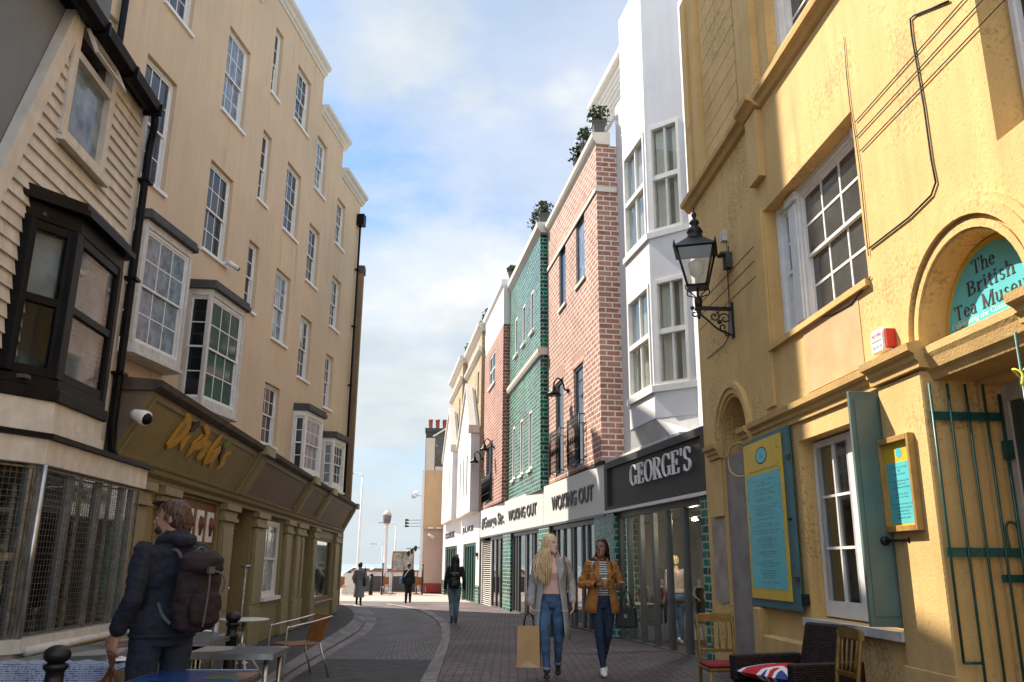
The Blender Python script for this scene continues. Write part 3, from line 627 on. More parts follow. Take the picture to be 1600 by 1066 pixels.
# upper casement with vent light
w = MB(); a, b_, c, d = -20.02, -19.18, 4.93, 6.12
for q in ((a-.03, a+.07, c, d), (b_-.07, b_+.03, c, d), (a+.07, b_-.07, d-.08, d), (a+.07, b_-.07, c, c+.07), (a+.07, b_-.07, 5.72, 5.79)): w.box(FC, q[0], q[1], -.08, .04, q[2], q[3])
wo = w.build('window', m_clap, clap)
g = MB(); g.box(FC, a+.07, b_-.07, -.03, -.02, c+.07, 5.72); g.build('pane', m_gcurt, wo)
g = MB()
for q in ((a+.09, a+.13, 0, .24), (b_-.13, b_-.09, 0, .24), (a+.13, b_-.13, 0, .04), (a+.13, b_-.13, .2, .24)):
    g.hexa([FC.w(q[0], .05+(.24-q[2])*.45, 5.79+q[2]), FC.w(q[1], .05+(.24-q[2])*.45, 5.79+q[2]), FC.w(q[1], .08+(.24-q[2])*.45, 5.8+q[2]), FC.w(q[0], .08+(.24-q[2])*.45, 5.8+q[2]),
            FC.w(q[0], .05+(.24-q[3])*.45, 5.79+q[3]), FC.w(q[1], .05+(.24-q[3])*.45, 5.79+q[3]), FC.w(q[1], .08+(.24-q[3])*.45, 5.8+q[3]), FC.w(q[0], .08+(.24-q[3])*.45, 5.8+q[3])])
g.build('vent_light', m_clap, wo); g = MB(); g.box(FC, a+.07, b_-.07, -.05, -.04, 5.79, d-.08); g.build('vent_pane', m_gdark, wo)
g = MB(); g.oz_poly(FC, [(-.06, c-.06), (.09, c-.08), (.09, c-.04), (-.06, c-.002)], a-.06, b_+.06); g.build('sill', m_clap, wo)
g = MB(); g.box(FC, -21.5, -18.3, -.05, .06, 6.13, 6.24); g.build('eaves_board', m_clap, clap)
# gutter, soffit, downpipe
g = MB(); g.box(FC, -21.6, -18.46, -.3, .15, 6.10, 6.16)
g.oz_poly(FC, [(.07, 6.04), (.14, 6.01), (.21, 6.04), (.23, 6.12), (.20, 6.12), (.19, 6.07), (.13, 6.05), (.10, 6.12), (.05, 6.12)], -21.6, -18.42)
for i in range(5): g.box(FC, -21.3+i*.7, -21.27+i*.7, .05, .24, 6.0, 6.13)
g.build('gutter', m_black, clap)
rf = MB(); rf.add([FC.w(-22.6, .16, 6.17), FC.w(-18.4, .16, 6.17), FC.w(-18.3, -4.8, 8.2), FC.w(-22.6, -4.8, 8.2), FC.w(-22.6, .16, 6.23), FC.w(-18.4, .16, 6.23), FC.w(-18.3, -4.8, 8.3), FC.w(-22.6, -4.8, 8.3)], [(0, 1, 2, 3), (7, 6, 5, 4), (0, 4, 5, 1), (1, 5, 6, 2), (2, 6, 7, 3), (3, 7, 4, 0)]); rf.build('roof', m_slate, clap)
g = MB(); g.tube(bez([FC.w(-18.44, .15, 6.03), FC.w(-18.41, .15, 5.93), FC.w(-18.33, .10, 5.75), FC.w(-18.32, .09, 5.6)], 4)+[FC.w(-18.30, .09, 2.75)]+bez([FC.w(-18.30, .09, 2.7), FC.w(-18.28, .11, 2.45), FC.w(-18.4, .2, 2.36)], 4), .042)
for zz_ in (5.3, 4.2, 3.2): g.box(FC, -18.37, -18.23, .02, .15, zz_, zz_+.03)
g.build('downpipe', m_black, clap)
# black oriel
def poly_bay(pts, name, mt, z0, z1, parent): b = MB(); b.so_poly(FC, pts, z0, z1); return b.build(name, mt, parent)
od = .27; OR = [(-20.32, .0), (-19.92, od), (-18.98, od), (-18.86, .0)]
def grow(P, e): return [(P[0][0]-e, P[0][1]), (P[1][0]-e*.6, P[1][1]+e), (P[2][0]+e*.6, P[2][1]+e), (P[3][0]+e, P[3][1])]
b = MB(); b.so_poly(FC, grow(OR, .03), 2.62, 2.72); b.so_poly(FC, grow(OR, .005), 2.72, 2.80); b.so_poly(FC, OR, 4.06, 4.20)
for s_, o_, w_ in ((-20.28, .02, .06), (-19.91, od-.05, .075), (-19.02, od-.05, .05), (-18.9, .02, .05)): b.so_poly(FC, [(s_-w_, o_-.05), (s_+w_, o_-.05), (s_+w_*.8, o_+.055), (s_-w_*.8, o_+.055)], 2.80, 4.06)
def edge(F, p0, p1):
    a, c_ = F.w(p0[0], p0[1], 0), F.w(p1[0], p1[1], 0); f = Frame(a.x, a.y, 0, 1); f.t = (c_-a).normalized(); f.n = Vector((f.t.y, -f.t.x, 0))
    return f, (c_-a).length
ff, fl = edge(FC, OR[1], OR[2]); nf, nl = edge(FC, OR[0], OR[1])
for f_, l_, zm in ((ff, fl, 3.38), (nf, nl, 3.38)):
    b.box(f_, .04, l_-.04, -.06, -.005, zm, zm+.07)
    for q in ((.04, .10), (l_-.10, l_-.04)): b.box(f_, q[0], q[1], -.055, -.004, 2.80, 4.06)
    b.box(f_, .10, l_-.10, -.055, -.006, 3.98, 4.06); b.box(f_, .10, l_-.10, -.055, -.006, 2.80, 2.88)
orl = b.build('oriel_window', m_black, clap, bevel=.006)
g = MB(); g.box(ff, .08, fl-.08, -.035, -.028, 2.84, 4.0); g.box(nf, .08, nl-.08, -.035, -.028, 2.84, 4.0); g.build('pane', glass('oriel_glass', (.80, .86, .90), .02, .04), orl)
rf = MB(); rf.so_poly(FC, grow(OR, .08), 4.201, 4.25); rf.so_poly(FC, grow(OR, .04), 4.251, 4.32); rf.build('oriel_roof', m_black, orl)
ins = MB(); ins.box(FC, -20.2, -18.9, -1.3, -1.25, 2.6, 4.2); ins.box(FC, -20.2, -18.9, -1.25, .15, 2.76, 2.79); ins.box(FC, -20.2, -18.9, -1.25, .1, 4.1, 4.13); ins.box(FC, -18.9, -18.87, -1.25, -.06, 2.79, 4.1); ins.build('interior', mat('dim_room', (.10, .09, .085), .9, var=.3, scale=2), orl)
ins = MB(); ins.box(FC, -20.05, -19.75, -.4, .02, 2.80, 3.0); ins.build('teal_box', m_teal, orl)
ins = MB(); ins.box(FC, -19.95, -19.2, -.45, -.42, 3.02, 3.3); ins.build('picture_board', mat('tan_print', (.22, .13, .07), .6, var=.3, scale=6), orl)
ins = MB(); ins.box(FC, -19.65, -19.52, -.41, -.40, 3.12, 3.28); ins.build('blue_print', mat('blue_print', (.03, .12, .2), .6), orl)
ins = MB(); ins.box(ff, .10, fl-.10, -.10, -.09, 2.84, 3.98); ins.build('pane_brightener', mat('pane_brightener', (.36, .36, .36), .9, var=.2, scale=3, col2=(.20, .185, .17)), orl)  # pale sheets added behind the oriel panes to make them look bright
ins = MB(); ins.box(nf, .09, nl-.09, -.10, -.09, 3.42, 3.98); ins.build('pane_brightener', MATS['pane_brightener'], orl)
# apron and shop bay
b = MB(); b.so_poly(FC, OR, 2.36, 2.619); b.so_poly(FC, grow(OR, .025), 2.36, 2.45); b.build('apron', m_greyw, clap)
SB = [(-20.55, -.05), (-19.95, .26), (-17.86, .26), (-17.86, -.2)]
b = MB(); b.so_poly(FC, [(-20.6, -.05), (-19.98, .33), (-17.72, .33), (-17.72, -.2)], 2.32, 2.36); b.build('lead_flashing', m_black, clap)
b = MB(); b.so_poly(FC, [(-20.58, -.06), (-19.97, .29), (-17.76, .29), (-17.76, -.2)], 2.12, 2.319); b.build('shop_fascia', m_greyw, clap, bevel=.006)
b = MB(); b.so_poly(FC, SB, .0, .74); b.so_poly(FC, [(-20.6, -.06), (-19.96, .31), (-17.82, .31), (-17.82, -.2)], .741, .84); q0, q1 = FC.w(-19.9, .33, .75), FC.w(-17.85, .33, .75); b.tube([q0, q1], .035, 10); b.build('stall_riser', m_greyw, clap)
b = MB(); sff, sfl = edge(FC, SB[1], SB[2]); snf, snl = edge(FC, SB[0], SB[1])
for x in (.0, .62, 1.22, 1.78, sfl-.06): b.box(sff, x, x+.055, -.10, -.03, .841, 2.119)
for x in (.02, snl-.08): b.box(snf, x, x+.06, -.10, -.03, .841, 2.119)
b.box(snf, .08, snl-.08, -.09, -.035, 1.40, 1.46)
swo = b.build('shop_window', m_galv, clap)
g = MB(); g.box(sff, 0.05, sfl-.05, -.07, -.06, .84, 2.12); g.box(snf, .05, snl-.05, -.07, -.06, .84, 2.12); g.build('pane', m_glass2, swo)
gr = MB()
for f_, l_, panels in ((sff, sfl, ((.06, .70), (.72, 1.32), (1.34, sfl-.02))), (snf, snl, ((.03, snl-.06),))):
    for (p, q) in panels:
        for e in (p, q-.014): gr.box(f_, e, e+.014, .0, .016, .86, 2.10)
        for zz_ in (.86, 2.086): gr.box(f_, p, q, .001, .015, zz_, zz_+.014)
        n = int((q-p)/.046)
        for i in range(1, n): x = p+(q-p)*i/n; gr.box(f_, x-.0016, x+.0016, .004, .0072, .87, 2.09)
        for i in range(1, 27): zz_ = .87+1.22*i/27; gr.box(f_, p, q, .0073, .0105, zz_-.0016, zz_+.0016)
gr.build('wire_grille', mat('rusty_galvanised', (.19, .165, .135), .5, metal=.5, var=.35, scale=15), swo)
b = MB(); b.tube([FC.w(-19.96, .285, .84), FC.w(-19.96, .285, 2.12)], .022); b.build('corner_post', m_steel, swo)
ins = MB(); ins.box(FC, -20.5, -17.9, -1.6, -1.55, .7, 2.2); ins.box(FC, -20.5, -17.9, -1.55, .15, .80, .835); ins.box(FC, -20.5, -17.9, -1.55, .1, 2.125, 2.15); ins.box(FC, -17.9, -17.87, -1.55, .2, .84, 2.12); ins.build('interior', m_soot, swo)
def inbox(nm, s0, s1, o0, o1, z0, z1, mt): ins = MB(); ins.box(FC, s0, s1, o0, o1, z0, z1); return ins.build(nm, mt, swo)
inbox('price_placard', -18.95, -18.58, .02, .04, 1.20, 1.58, mat('yellow_placard', (.50, .33, .02), .6, var=.2, scale=6))
inbox('display_shelf', -20.4, -17.95, -.7, -.2, 1.45, 1.48, m_wood); inbox('display_box', -19.85, -19.3, -.3, 0, .84, 1.15, mat('tan_print', (.3, .2, .1), .6)); inbox('display_box', -19.2, -19.05, -.4, .06, .84, 1.05, m_gcurt)
pl_ = MB(); pl_.lathe(FC.w(-18.75, .05, 1.0), [(.17, 0), (.17, .01)], 20, axis=FC.n); pl_.build('red_plate', mat('red_plate', (.3, .03, .03), .4, var=.2), swo)
pl_ = MB(); pl_.lathe(FC.w(-18.75, .062, 1.0), [(.12, 0), (.11, .01)], 20, axis=FC.n); pl_.build('white_plate', m_greyw, swo)
for i in range(3):
    b = MB()
    for k in range(5): b.box(FC, -18.92+.06*k, -18.885+.06*k, .041, .043, 1.30+i*.085+.004*((k*7+i) % 3), 1.35+i*.085)
    b.build('placard_letters', mat('red_ink', (.4, .02, .01), .6), swo)
inbox('red_sign', -20.3, -20.1, -.10, -.08, .95, 1.4, mat('red_poster', (.45, .03, .05), .5))
# grey neighbour house
gh = thing('grey_house', 'dark grey rendered house wall at the left edge beside the clapboards', 'building', FC.w(-23, -1, 0))
b = MB(); b.box(FC, -27, -18.8, -5, -.302, 0, 9.2); b.box(FC, -27, -20.8, -.301, -.066, 0, 8.8); b.sz_poly(FC, [(-20.8, 0), (-20.8, 8.8), (-19.4, 8.8), (-19.9, 6.3), (-20.75, 4.0), (-20.75, 0)], -.30, -.067); b.build('wall', mat('slate_grey_render', (.155, .175, .20), .85, var=.1, scale=2, bump=.2), gh)
# ================================================================== right row
RA = FR.sub(4.9, .08, -9); RG = FR.sub(10.95, .1, -9); RB = FR.sub(17.2, .12, -9); RGA = FR.sub(22.9, .1, -9); RGB = FR.sub(29.3, .1, -9)
FT, FBm = 3.6, 2.52           # fascia top and bottom
for f_ in (RA, RG, RB, RGA, RGB): f_.n = Vector((-math.cos(R(-9)), math.sin(R(-9)), 0))
def framed(parent, F, s0, s1, z0, z1, o, nv=1, nh=1, fr=None, pane=None, w=.06, name='window', mid=None, d=.08):
    b = MB()
    for x in (s0, s1-w): b.box(F, x, x+w, o-d, o, z0, z1)
    for z in (z0, z1-w): b.box(F, s0+w, s1-w, o-d, o-.001, z, z+w)
    for i in range(1, nv): x = s0+(s1-s0)*i/nv; b.box(F, x-w*.35, x+w*.35, o-d, o-.002, z0+w, z1-w)
    if mid: b.box(F, s0+w, s1-w, o-d, o-.003, mid-.03, mid+.03)
    W_ = b.build(name, fr or m_gframe, parent); g = MB(); g.box(F, s0+w, s1-w, o-d*.6, o-d*.6+.008, z0+w, z1-w); g.build('pane', pane or m_gpane, W_); return W_
def shopglaze(parent, F, s0, s1, z0, z1, posts, fr, pane, o=-.05, pw=.12, name='shopfront', room=True, dep=.08):
    b = MB()
    for x in posts: b.box(F, x-pw/2, x+pw/2, o-dep, o, z0+.10, z1-.12)
    b.box(F, s0, s1, o-dep-.01, o+.01, z0-.3, z0+.10); b.box(F, s0, s1, o-dep-.01, o+.005, z1-.12, z1)
    W_ = b.build(name, fr, parent, bevel=.004); g = MB(); g.box(F, s0, s1, o-.05, o-.042, z0+.10, z1-.12); g.build('pane', pane, W_); return W_
# ---- white bay fronted house
gw = thing('white_bay_house', 'white rendered house with a tall canted bay over a charcoal shop fascia', 'building', FR.w(2, 0, 0))
zb, zt_ = 4.05, 13.6
BP = [(.75, -.45), (1.42, .10), (2.85, .10), (3.40, -.45)]
gb = lambda z: gz(FR.w(2, 0, 0).y)
# main wall behind the bay, with two slit windows beyond it
b = MB(); b.wall(FR, -.62, 4.9, 3.62, 12.6, -.8, -.45, [(3.75, 4.35, 6.3, 8.0), (3.75, 4.35, 9.0, 10.7), (1.05, 3.1, 4.6, 6.75), (1.05, 3.1, 7.6, 10.1)])
b.box(FR, -.62, -.3, -8, -.801, 0, 12.6); b.box(FR, 4.6, 4.9, -8, -.801, 3.6, 12.6); b.box(FR, -.3, 4.6, -8, -7.7, 3.6, 12.6); b.box(FR, -.3, 4.6, -7.7, -.801, 12.3, 12.6)
b.build('wall', m_wrend, gw)
for z0, z1 in ((6.3, 8.0), (9.0, 10.7)): framed(gw, FR, 3.75, 4.35, z0, z1, -.53, fr=m_white)
# bay faces as walls with window openings
def bayface(p0, p1, wins_, nm):
    f, l_ = edge(FR, p0, p1)
    if f.n.x > 0: f.n = -f.n
    b = MB(); b.wall(f, 0, l_, zb, zt_, -.14, 0, [(l_*a, l_*c, z0, z1) for a, c, z0, z1 in wins_]); w_ = b.build('bay_wall', m_wrend, gw)
    for a, c, z0, z1 in wins_:
        s0, s1 = l_*a, l_*c; q = MB()
        for x in (s0, s1-.06): q.box(f, x, x+.06, -.13, .025, z0, z1)
        q.box(f, s0+.06, s1-.06, -.13, .024, z1-.07, z1); q.box(f, s0+.06, s1-.06, -.13, .024, z0, z0+.06)
        zm = (z0+z1)/2; q.box(f, s0+.06, s1-.06, -.12, .02, zm-.05, zm+.05)
        xm = (s0+s1)/2; q.box(f, xm-.02, xm+.02, -.10, -.02, z0+.06, zm-.05); q.box(f, xm-.02, xm+.02, -.10, -.02, zm+.05, z1-.07)
        W_ = q.build('window', m_white, gw)
        g = MB(); g.box(f, s0+.06, s1-.06, -.07, -.062, z0+.06, z1-.07); g.build('pane', m_glass, W_)
        g = MB(); n = int((s1-s0-.12)/.085)
        for i in range(n):
            if (i*5) % 7 == 3: continue
            x = s0+.06+(s1-s0-.12)*(i+.5)/n; g.hexa([f.w(x-.036, -.19, z0), f.w(x+.036, -.16, z0), f.w(x+.036, -.157, z0), f.w(x-.036, -.187, z0), f.w(x-.036, -.19, z1), f.w(x+.036, -.16, z1), f.w(x+.036, -.157, z1), f.w(x-.036, -.187, z1)])
        g.build('vertical_blind', mat('cream_blind', (.80, .72, .60), .8, var=.06), W_)
        g = MB(); g.box(f, s0-.05, s1+.05, -.3, -.28, z0-.05, z1+.05); g.build('room_shade', mat('grey_room', (.38, .36, .33), .9), W_)
    return f, l_
wz = [(4.66, 6.72), (7.72, 10.0)]
bayface(BP[0], BP[1], [(.12, .90, a, c) for a, c in wz], 'n'); bayface(BP[1], BP[2], [(.06, .94, a, c) for a, c in wz], 'f'); bayface(BP[2], BP[3], [(.12, .88, a, c) for a, c in wz], 'b')
b = MB()
for a, c in wz:
    b.mark(); b.so_poly(FR, [(.70, -.449), (1.40, .15), (2.87, .15), (3.45, -.449)], a-.12, a-.002)
b.each('sill_band', m_white, gw)
b = MB(); b.hexa([FR.w(s, o, FT+.071) for s, o in ((.62, -.448), (1.0, -.02), (3.2, -.02), (3.5, -.448))]+[FR.w(s, o, zb-.001) for s, o in ((BP[0][0]+.01, -.448), (1.425, .09), (2.845, .09), (BP[3][0]-.01, -.448))]); b.build('bay_soffit', mat('grey_soffit', (.60, .59, .57), .8), gw)
b = MB(); b.so_poly(FR, [(BP[0][0]+.05, -.449), (1.44, -.05), (2.83, -.05), (BP[3][0]-.05, -.449)], zt_-.12, zt_-.03); b.build('bay_roof', m_roof, gw)
b = MB(); b.so_poly(FR, [(.3, -.449), (.55, -.0), (4.9, -.0), (4.9, -.449)], FT+.02, FT+.07); b.build('canopy_ledge', mat('grey_soffit', (.68, .67, .65), .8), gw)
# roof screen beside the brick parapet
b = MB(); b.box(FR, 2.6, 2.68, -.9, -.8, 12.6, 14.2)
for i in range(7): b.oz_poly(FR, [(-.72, 12.75+i*.2), (-.62, 12.68+i*.2), (-.6, 12.70+i*.2), (-.7, 12.78+i*.2)], 2.7, 7.6)
b.box(FR, 2.6, 7.7, -1.5, -.55, 14.15, 14.3)
b.box(FR, 7.6, 7.7, -.75, -.65, 12.0, 14.15); b.build('roof_screen', m_white, gw)
# shop
b = MB(); b.box(FR, -.60, 4.83, -.5, .0, FBm+.04, FT); gf = b.build('fascia', m_fdark, gw)
b = MB()
for q in ((-.60, 4.83, FT-.14, FT-.001), (-.60, 4.83, FBm+.041, FBm+.12), (-.60, -.45, FBm+.121, FT-.141), (4.62, 4.83, FBm+.121, FT-.141)): b.box(FR, q[0], q[1], .0, .06, q[2], q[3])
b.build('fascia_frame', m_fdark, gf)
b = MB(); b.box(FR, -.6, 4.83, -.3, .07, FBm-.02, FBm+.04); b.build('fascia_trim', m_white, gf)
z0 = gz(15); sgz = shopglaze(gw, FR, -.25, 4.28, z0-.08, 2.5, (-.18, .72, 1.50, 2.22, 2.95, 3.66, 4.22), m_alu, m_glass, o=-.06, pw=.13, dep=.09)
b = MB(); b.box(FR, -.62, -.26, -.5, .03, -.3, 2.5); b.mark(); b.box(FR, 4.29, 4.9, -.5, .03, -.3, 2.5); b.each('glazed_brick_pier', m_tile, gw)
b = MB(); b.box(FR, -.3, 4.6, -4.8, -4.7, -.3, 2.8); b.box(FR, -.4, -.3, -4.7, -.51, -.3, 2.8); b.box(FR, 4.6, 4.7, -4.7, -.51, -.3, 2.8); b.build('shop_room', mat('pale_shop_wall', (.42, .42, .42), .9, var=.05), gw)
b = MB(); b.box(FR, -.3, 4.6, -4.7, -.35, 2.82, 2.9); b.build('shop_ceiling', mat('pale_shop_ceiling', (.3, .3, .29), .9), gw)
b = MB(); b.box(FR, -.3, 4.6, -4.7, -.30, -.14, -.04); b.build('shop_floor', mat('dark_shop_floor', (.035, .032, .03), .5), gw)
b = MB(); b.box(FR, 3.75, 4.58, -2.6, -.42, -.039, .19); b.build('display_plinth', mat('white_plinth', (.6, .6, .58), .7), gw)
b = MB(); b.tube([FR.w(.2, -.66, 2.28), FR.w(4.5, -.66, 2.28)], .015); b.build('ceiling_rail', m_steel, gw)
em = bpy.data.materials.new('lamp_glow'); em.use_nodes = True; em.node_tree.nodes['Principled BSDF'].inputs['Emission Color'].default_value = (1, .9, .7, 1); em.node_tree.nodes['Principled BSDF'].inputs['Emission Strength'].default_value = 420
b = MB(); b.lathe(FR.w(1.6, -.66, 2.22), [(.05, 0), (.05, .03)], 12); b.build('downlight', em, gw)
# serif lettering
def serif(s, F, s_start, o, z, h, wid, th, mt, parent, sdir=1, name='lettering'):
    """cut letters with thick and thin strokes and bracket serifs"""
    def arc(cx, cy, rx, ry, a0, a1, tk, tn, n=20):
        P, Q = [], []
        for i in range(n+1):
            a = R(a0+(a1-a0)*i/n); c_, s_ = math.cos(a), math.sin(a); t = tn+(tk-tn)*abs(c_)**1.3
            P.append((cx+rx*c_, cy+ry*s_)); Q.append((cx+(rx-t)*c_, cy+(ry-min(t, tn+.02))*s_))
        return [[P[i], P[i+1], Q[i+1], Q[i]] for i in range(n)]
    def q(x0, y0, x1, y1): return [[(x0, y0), (x1, y0), (x1, y1), (x0, y1)]]
    def ln(x0, y0, x1, y1, w): return [[(x0-w/2, y0), (x0+w/2, y0), (x1+w/2, y1), (x1-w/2, y1)]]
    T, t = .13, .05
    def stem(x, y0=0, y1=1, sf=.07): return q(x, y0, x+T, y1)+q(x-sf, y0, x+T+sf, y0+.045)+q(x-sf, y1-.045, x+T+sf, y1)
    G = {'G': (.78, arc(.40, .5, .38, .52, 40, 320, T, t)+q(.58, .04, .58+T, .42)+q(.50, .40, .80, .44)+q(.64, .72, .70, .98)),
         'E': (.64, stem(.08)+q(.08, 0, .60, t)+q(.08, 1-t, .58, 1)+q(.08, .49, .46, .49+t)+q(.54, 0, .60, .24)+q(.53, .78, .58, 1)+q(.42, .38, .47, .64)),
         'O': (.82, arc(.41, .5, .39, .52, 0, 360, T, t, 36)),
         'R': (.74, stem(.08)+arc(.34, .74, .30, .26, -90, 90, T, t)+q(.15, 1-t, .36, 1)+q(.15, .48, .36, .48+t)+ln(.64, 0, .36, .50, T)+q(.52, 0, .76, .045)),
         "'": (.22, [[(.07, 1.02), (.17, 1.02), (.13, .70), (.10, .70)]]),
         'S': (.60, arc(.30, .75, .24, .27, 30, 270, T, t)+arc(.30, .255, .27, .275, -150, 90, T, t)+q(.49, .72, .54, .96)+q(.04, .04, .09, .3)),
         'T': (.70, stem(.28, 0, 1)+q(.02, 1-t, .68, 1)+q(.02, .78, .06, 1)+q(.64, .78, .68, 1)),
         'B': (.68, stem(.08)+arc(.32, .755, .26, .245, -90, 90, T, t)+arc(.34, .26, .30, .265, -90, 90, T, t)+q(.1, 1-t, .34, 1)+q(.1, .49, .36, .49+t)+q(.1, 0, .36, t)),
         'M': (.98, stem(.08, 0, 1)[0:2]+q(.02, .955, .2, 1)+ln(.14, 1, .46, 0, T)+ln(.80, 1, .46, 0, t)+stem(.78)),
         'h': (.58, q(.06, 0, .17, 1.04)+q(.0, 0, .23, .04)+q(.0, 1, .12, 1.04)+arc(.32, .42, .2, .26, 0, 180, .11, t)+q(.41, 0, .52, .44)+q(.35, 0, .58, .04)),
         'e': (.50, arc(.25, .33, .23, .35, 0, 320, .11, t)+q(.05, .34, .47, .38)),
         'r': (.42, q(.06, 0, .17, .68)+q(0, 0, .24, .04)+q(0, .64, .1, .68)+arc(.30, .50, .14, .18, 40, 180, .07, t)+q(.32, .54, .42, .66)),
         'i': (.27, q(.07, 0, .18, .68)+q(.01, 0, .24, .04)+q(.01, .64, .1, .68)+arc(.125, .88, .07, .07, 0, 360, .069, .069, 12)),
         't': (.36, q(.09, .06, .20, .88)+q(.0, .62, .34, .67)+arc(.22, .13, .13, .14, 180, 320, .09, t)),
         's': (.42, arc(.21, .51, .16, .18, 30, 270, .09, t, 12)+arc(.21, .175, .18, .19, -150, 90, .09, t, 12)),
         'a': (.48, arc(.2, .2, .18, .21, 30, 330, .09, t)+q(.30, 0, .41, .5)+q(.36, 0, .48, .04)+arc(.22, .50, .19, .19, 0, 150, .09, t)),
         'u': (.60, q(.06, .2, .17, .68)+q(0, .64, .1, .68)+arc(.26, .22, .20, .24, 180, 360, .1, t)+q(.40, 0, .51, .68)+q(.34, .64, .44, .68)+q(.48, 0, .58, .04)),
         'm': (.90, q(.06, 0, .17, .68)+q(0, 0, .23, .04)+q(0, .64, .1, .68)+arc(.29, .44, .17, .24, 0, 180, .1, t)+q(.36, 0, .47, .46)+arc(.60, .44, .18, .24, 0, 180, .1, t)+q(.68, 0, .79, .46)+q(.3, 0, .53, .04)+q(.62, 0, .85, .04)),
         ' ': (.34, [])}
    W_ = sum(G[c][0]+.06 for c in s); k = wid/W_; x = 0; b = MB(); j = 0
    for c in s:
        w_, polys = G[c]
        for P in polys:
            j += 1; e = (j % 7)*.0004
            pts = [F.w(s_start+sdir*(x+px)*k, o, z+py*h) for px, py in P]; b.prism(pts, F.n*(th+e))
        x += w_+.06
    return b.build(name, mt, parent)
sg = thing('shop_sign', 'raised white serif shop name on the charcoal fascia under the white bay', 'sign', FR.w(2, .0, 2.8))
a1, _ = FR.at(988, 730); a0, _ = FR.at(1087, 730)
serif("GEORGE'S", FR, a1, .045, 2.95, .40, a1-a0, .028, mat('white_letters', (.78, .76, .72), .4, var=.02), sg, sdir=-1)

# ---- salmon brick house
ba = thing('salmon_brick_house', 'salmon brick house with two juliet balconies over a white shop fascia', 'building', RA.w(3, 0, 0))
LA = 6.02
holesA = [(1.25, 2.2, 8.5, 10.38), (3.45, 4.3, 8.5, 10.38), (1.6, 2.62, 3.78, 6.35), (3.85, 4.9, 3.78, 6.45)]
b = MB(); b.wall(RA, 0, LA, FT+.08, 11.5, -.30, 0, holesA); b.box(RA, 0, .3, -6, -.301, FT+.08, 11.5); b.box(RA, LA-.3, LA, -6, -.301, FT+.08, 11.5); b.box(RA, 0, LA, -6.3, -6.001, 0, 11.5); b.build('wall', m_brickA, ba)
for (a, c, z0, z1) in holesA[:2]: 
    w_ = framed(ba, RA, a, c, z0, z1, -.02, nv=1, w=.07, pane=m_gcurt if a < 2 else m_gpane); q = MB(); q.box(RA, a-.05, c+.05, -.1, .05, z0-.09, z0-.001); q.build('sill', m_stone, w_)
for (a, c, z0, z1) in holesA[2:]:
    w_ = framed(ba, RA, a, c, z0, z1, -.03, nv=1, w=.07, pane=m_gpane)
m_sold = brick('soldier_course', (.43, .20, .135), (.31, .13, .09), (.62, .54, .47), .13, .34, .0165, var=.4, off=0)
for (a, c, z0, z1) in holesA:
    q = MB(); q.box(RA, a-.12, c+.12, .0006, .006, z1+.005, z1+.34); q.build('lintel', m_sold, ba)
for (a, c, z0, z1) in (): pass
def balcony(parent, F, s0, s1, z0, z1, o=.0):
    b = MB()
    for s_ in (s0, s1): b.tube([F.w(s_, o+.14, z0-.03), F.w(s_, o+.14, z1+.02)], .02, 6); b.tube([F.w(s_, o+.14, z1), F.w(s_, o, z1)], .014, 6); b.tube([F.w(s_, o+.14, z0+.05), F.w(s_, o, z0+.05)], .014, 6)
    for z in (z0+.05, z1, z0+.35, z1-.2): b.box(F, s0, s1, o+.13, o+.15, z-.012, z+.012)
    n = int((s1-s0)/.11)
    for i in range(1, n):
        s_ = s0+(s1-s0)*i/n; b.tube([F.w(s_, o+.14, z0+.05), F.w(s_, o+.14, z1)], .008, 5)
        if i % 2 == 0: b.tube([F.w(s_+.045*math.cos(t), o+.14, z1-.1+.045*math.sin(t)) for t in [k*math.pi/5 for k in range(10)]], .007, 4, closed=True); b.tube([F.w(s_+.05*math.cos(t), o+.14, z0+.6+.12*math.sin(t)) for t in [k*math.pi/5 for k in range(10)]], .007, 4, closed=True)
    return b.build('balcony', m_black, parent)
balcony(ba, RA, 1.5, 2.8, 3.82, 5.0); balcony(ba, RA, 3.75, 5.05, 3.82, 5.0)
b = MB(); b.oz_poly(RA, [(-.35, 11.501), (.0, 11.501), (.06, 11.6), (.10, 11.68), (.11, 11.80), (-.35, 11.84)], -.08, LA); b.mark(); b.box(RA, -.05, LA, .001, .035, 10.24, 10.36); b.box(RA, -.035, -.001, -.5, .035, 10.24, 10.36); b.each('stone_band', m_stone, ba)
b = MB(); b.box(RA, .3, LA-.3, -6, -.301, 11.0, 11.2); b.build('roof', m_roof, ba)
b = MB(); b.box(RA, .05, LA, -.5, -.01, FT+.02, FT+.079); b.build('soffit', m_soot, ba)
def fascia(parent, s0, s1, mt=None, trim=True):
    b = MB(); b.box(FR, s0+.012, s1-.012, -.35, .02, FBm, FT+.015); f_ = b.build('fascia', mt or m_fwhite, parent)
    b = MB(); b.box(FR, s0, s1, -.35, .05, FBm-.06, FBm-.001); b.build('fascia_trim', m_alu, f_); return f_
fascia(ba, 4.9, 10.93)
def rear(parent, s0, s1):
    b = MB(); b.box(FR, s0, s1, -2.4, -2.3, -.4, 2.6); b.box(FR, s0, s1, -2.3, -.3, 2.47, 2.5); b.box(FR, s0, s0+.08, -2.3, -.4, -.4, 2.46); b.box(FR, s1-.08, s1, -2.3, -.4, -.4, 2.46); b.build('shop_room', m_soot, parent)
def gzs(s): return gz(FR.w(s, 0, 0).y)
b = MB(); b.box(FR, 4.91, 5.75, -.5, .03, -.4, FBm-.06); b.mark(); b.box(FR, 10.2, 10.93, -.5, .03, -.4, FBm-.06); b.each('glazed_brick_pier', m_tile, ba)
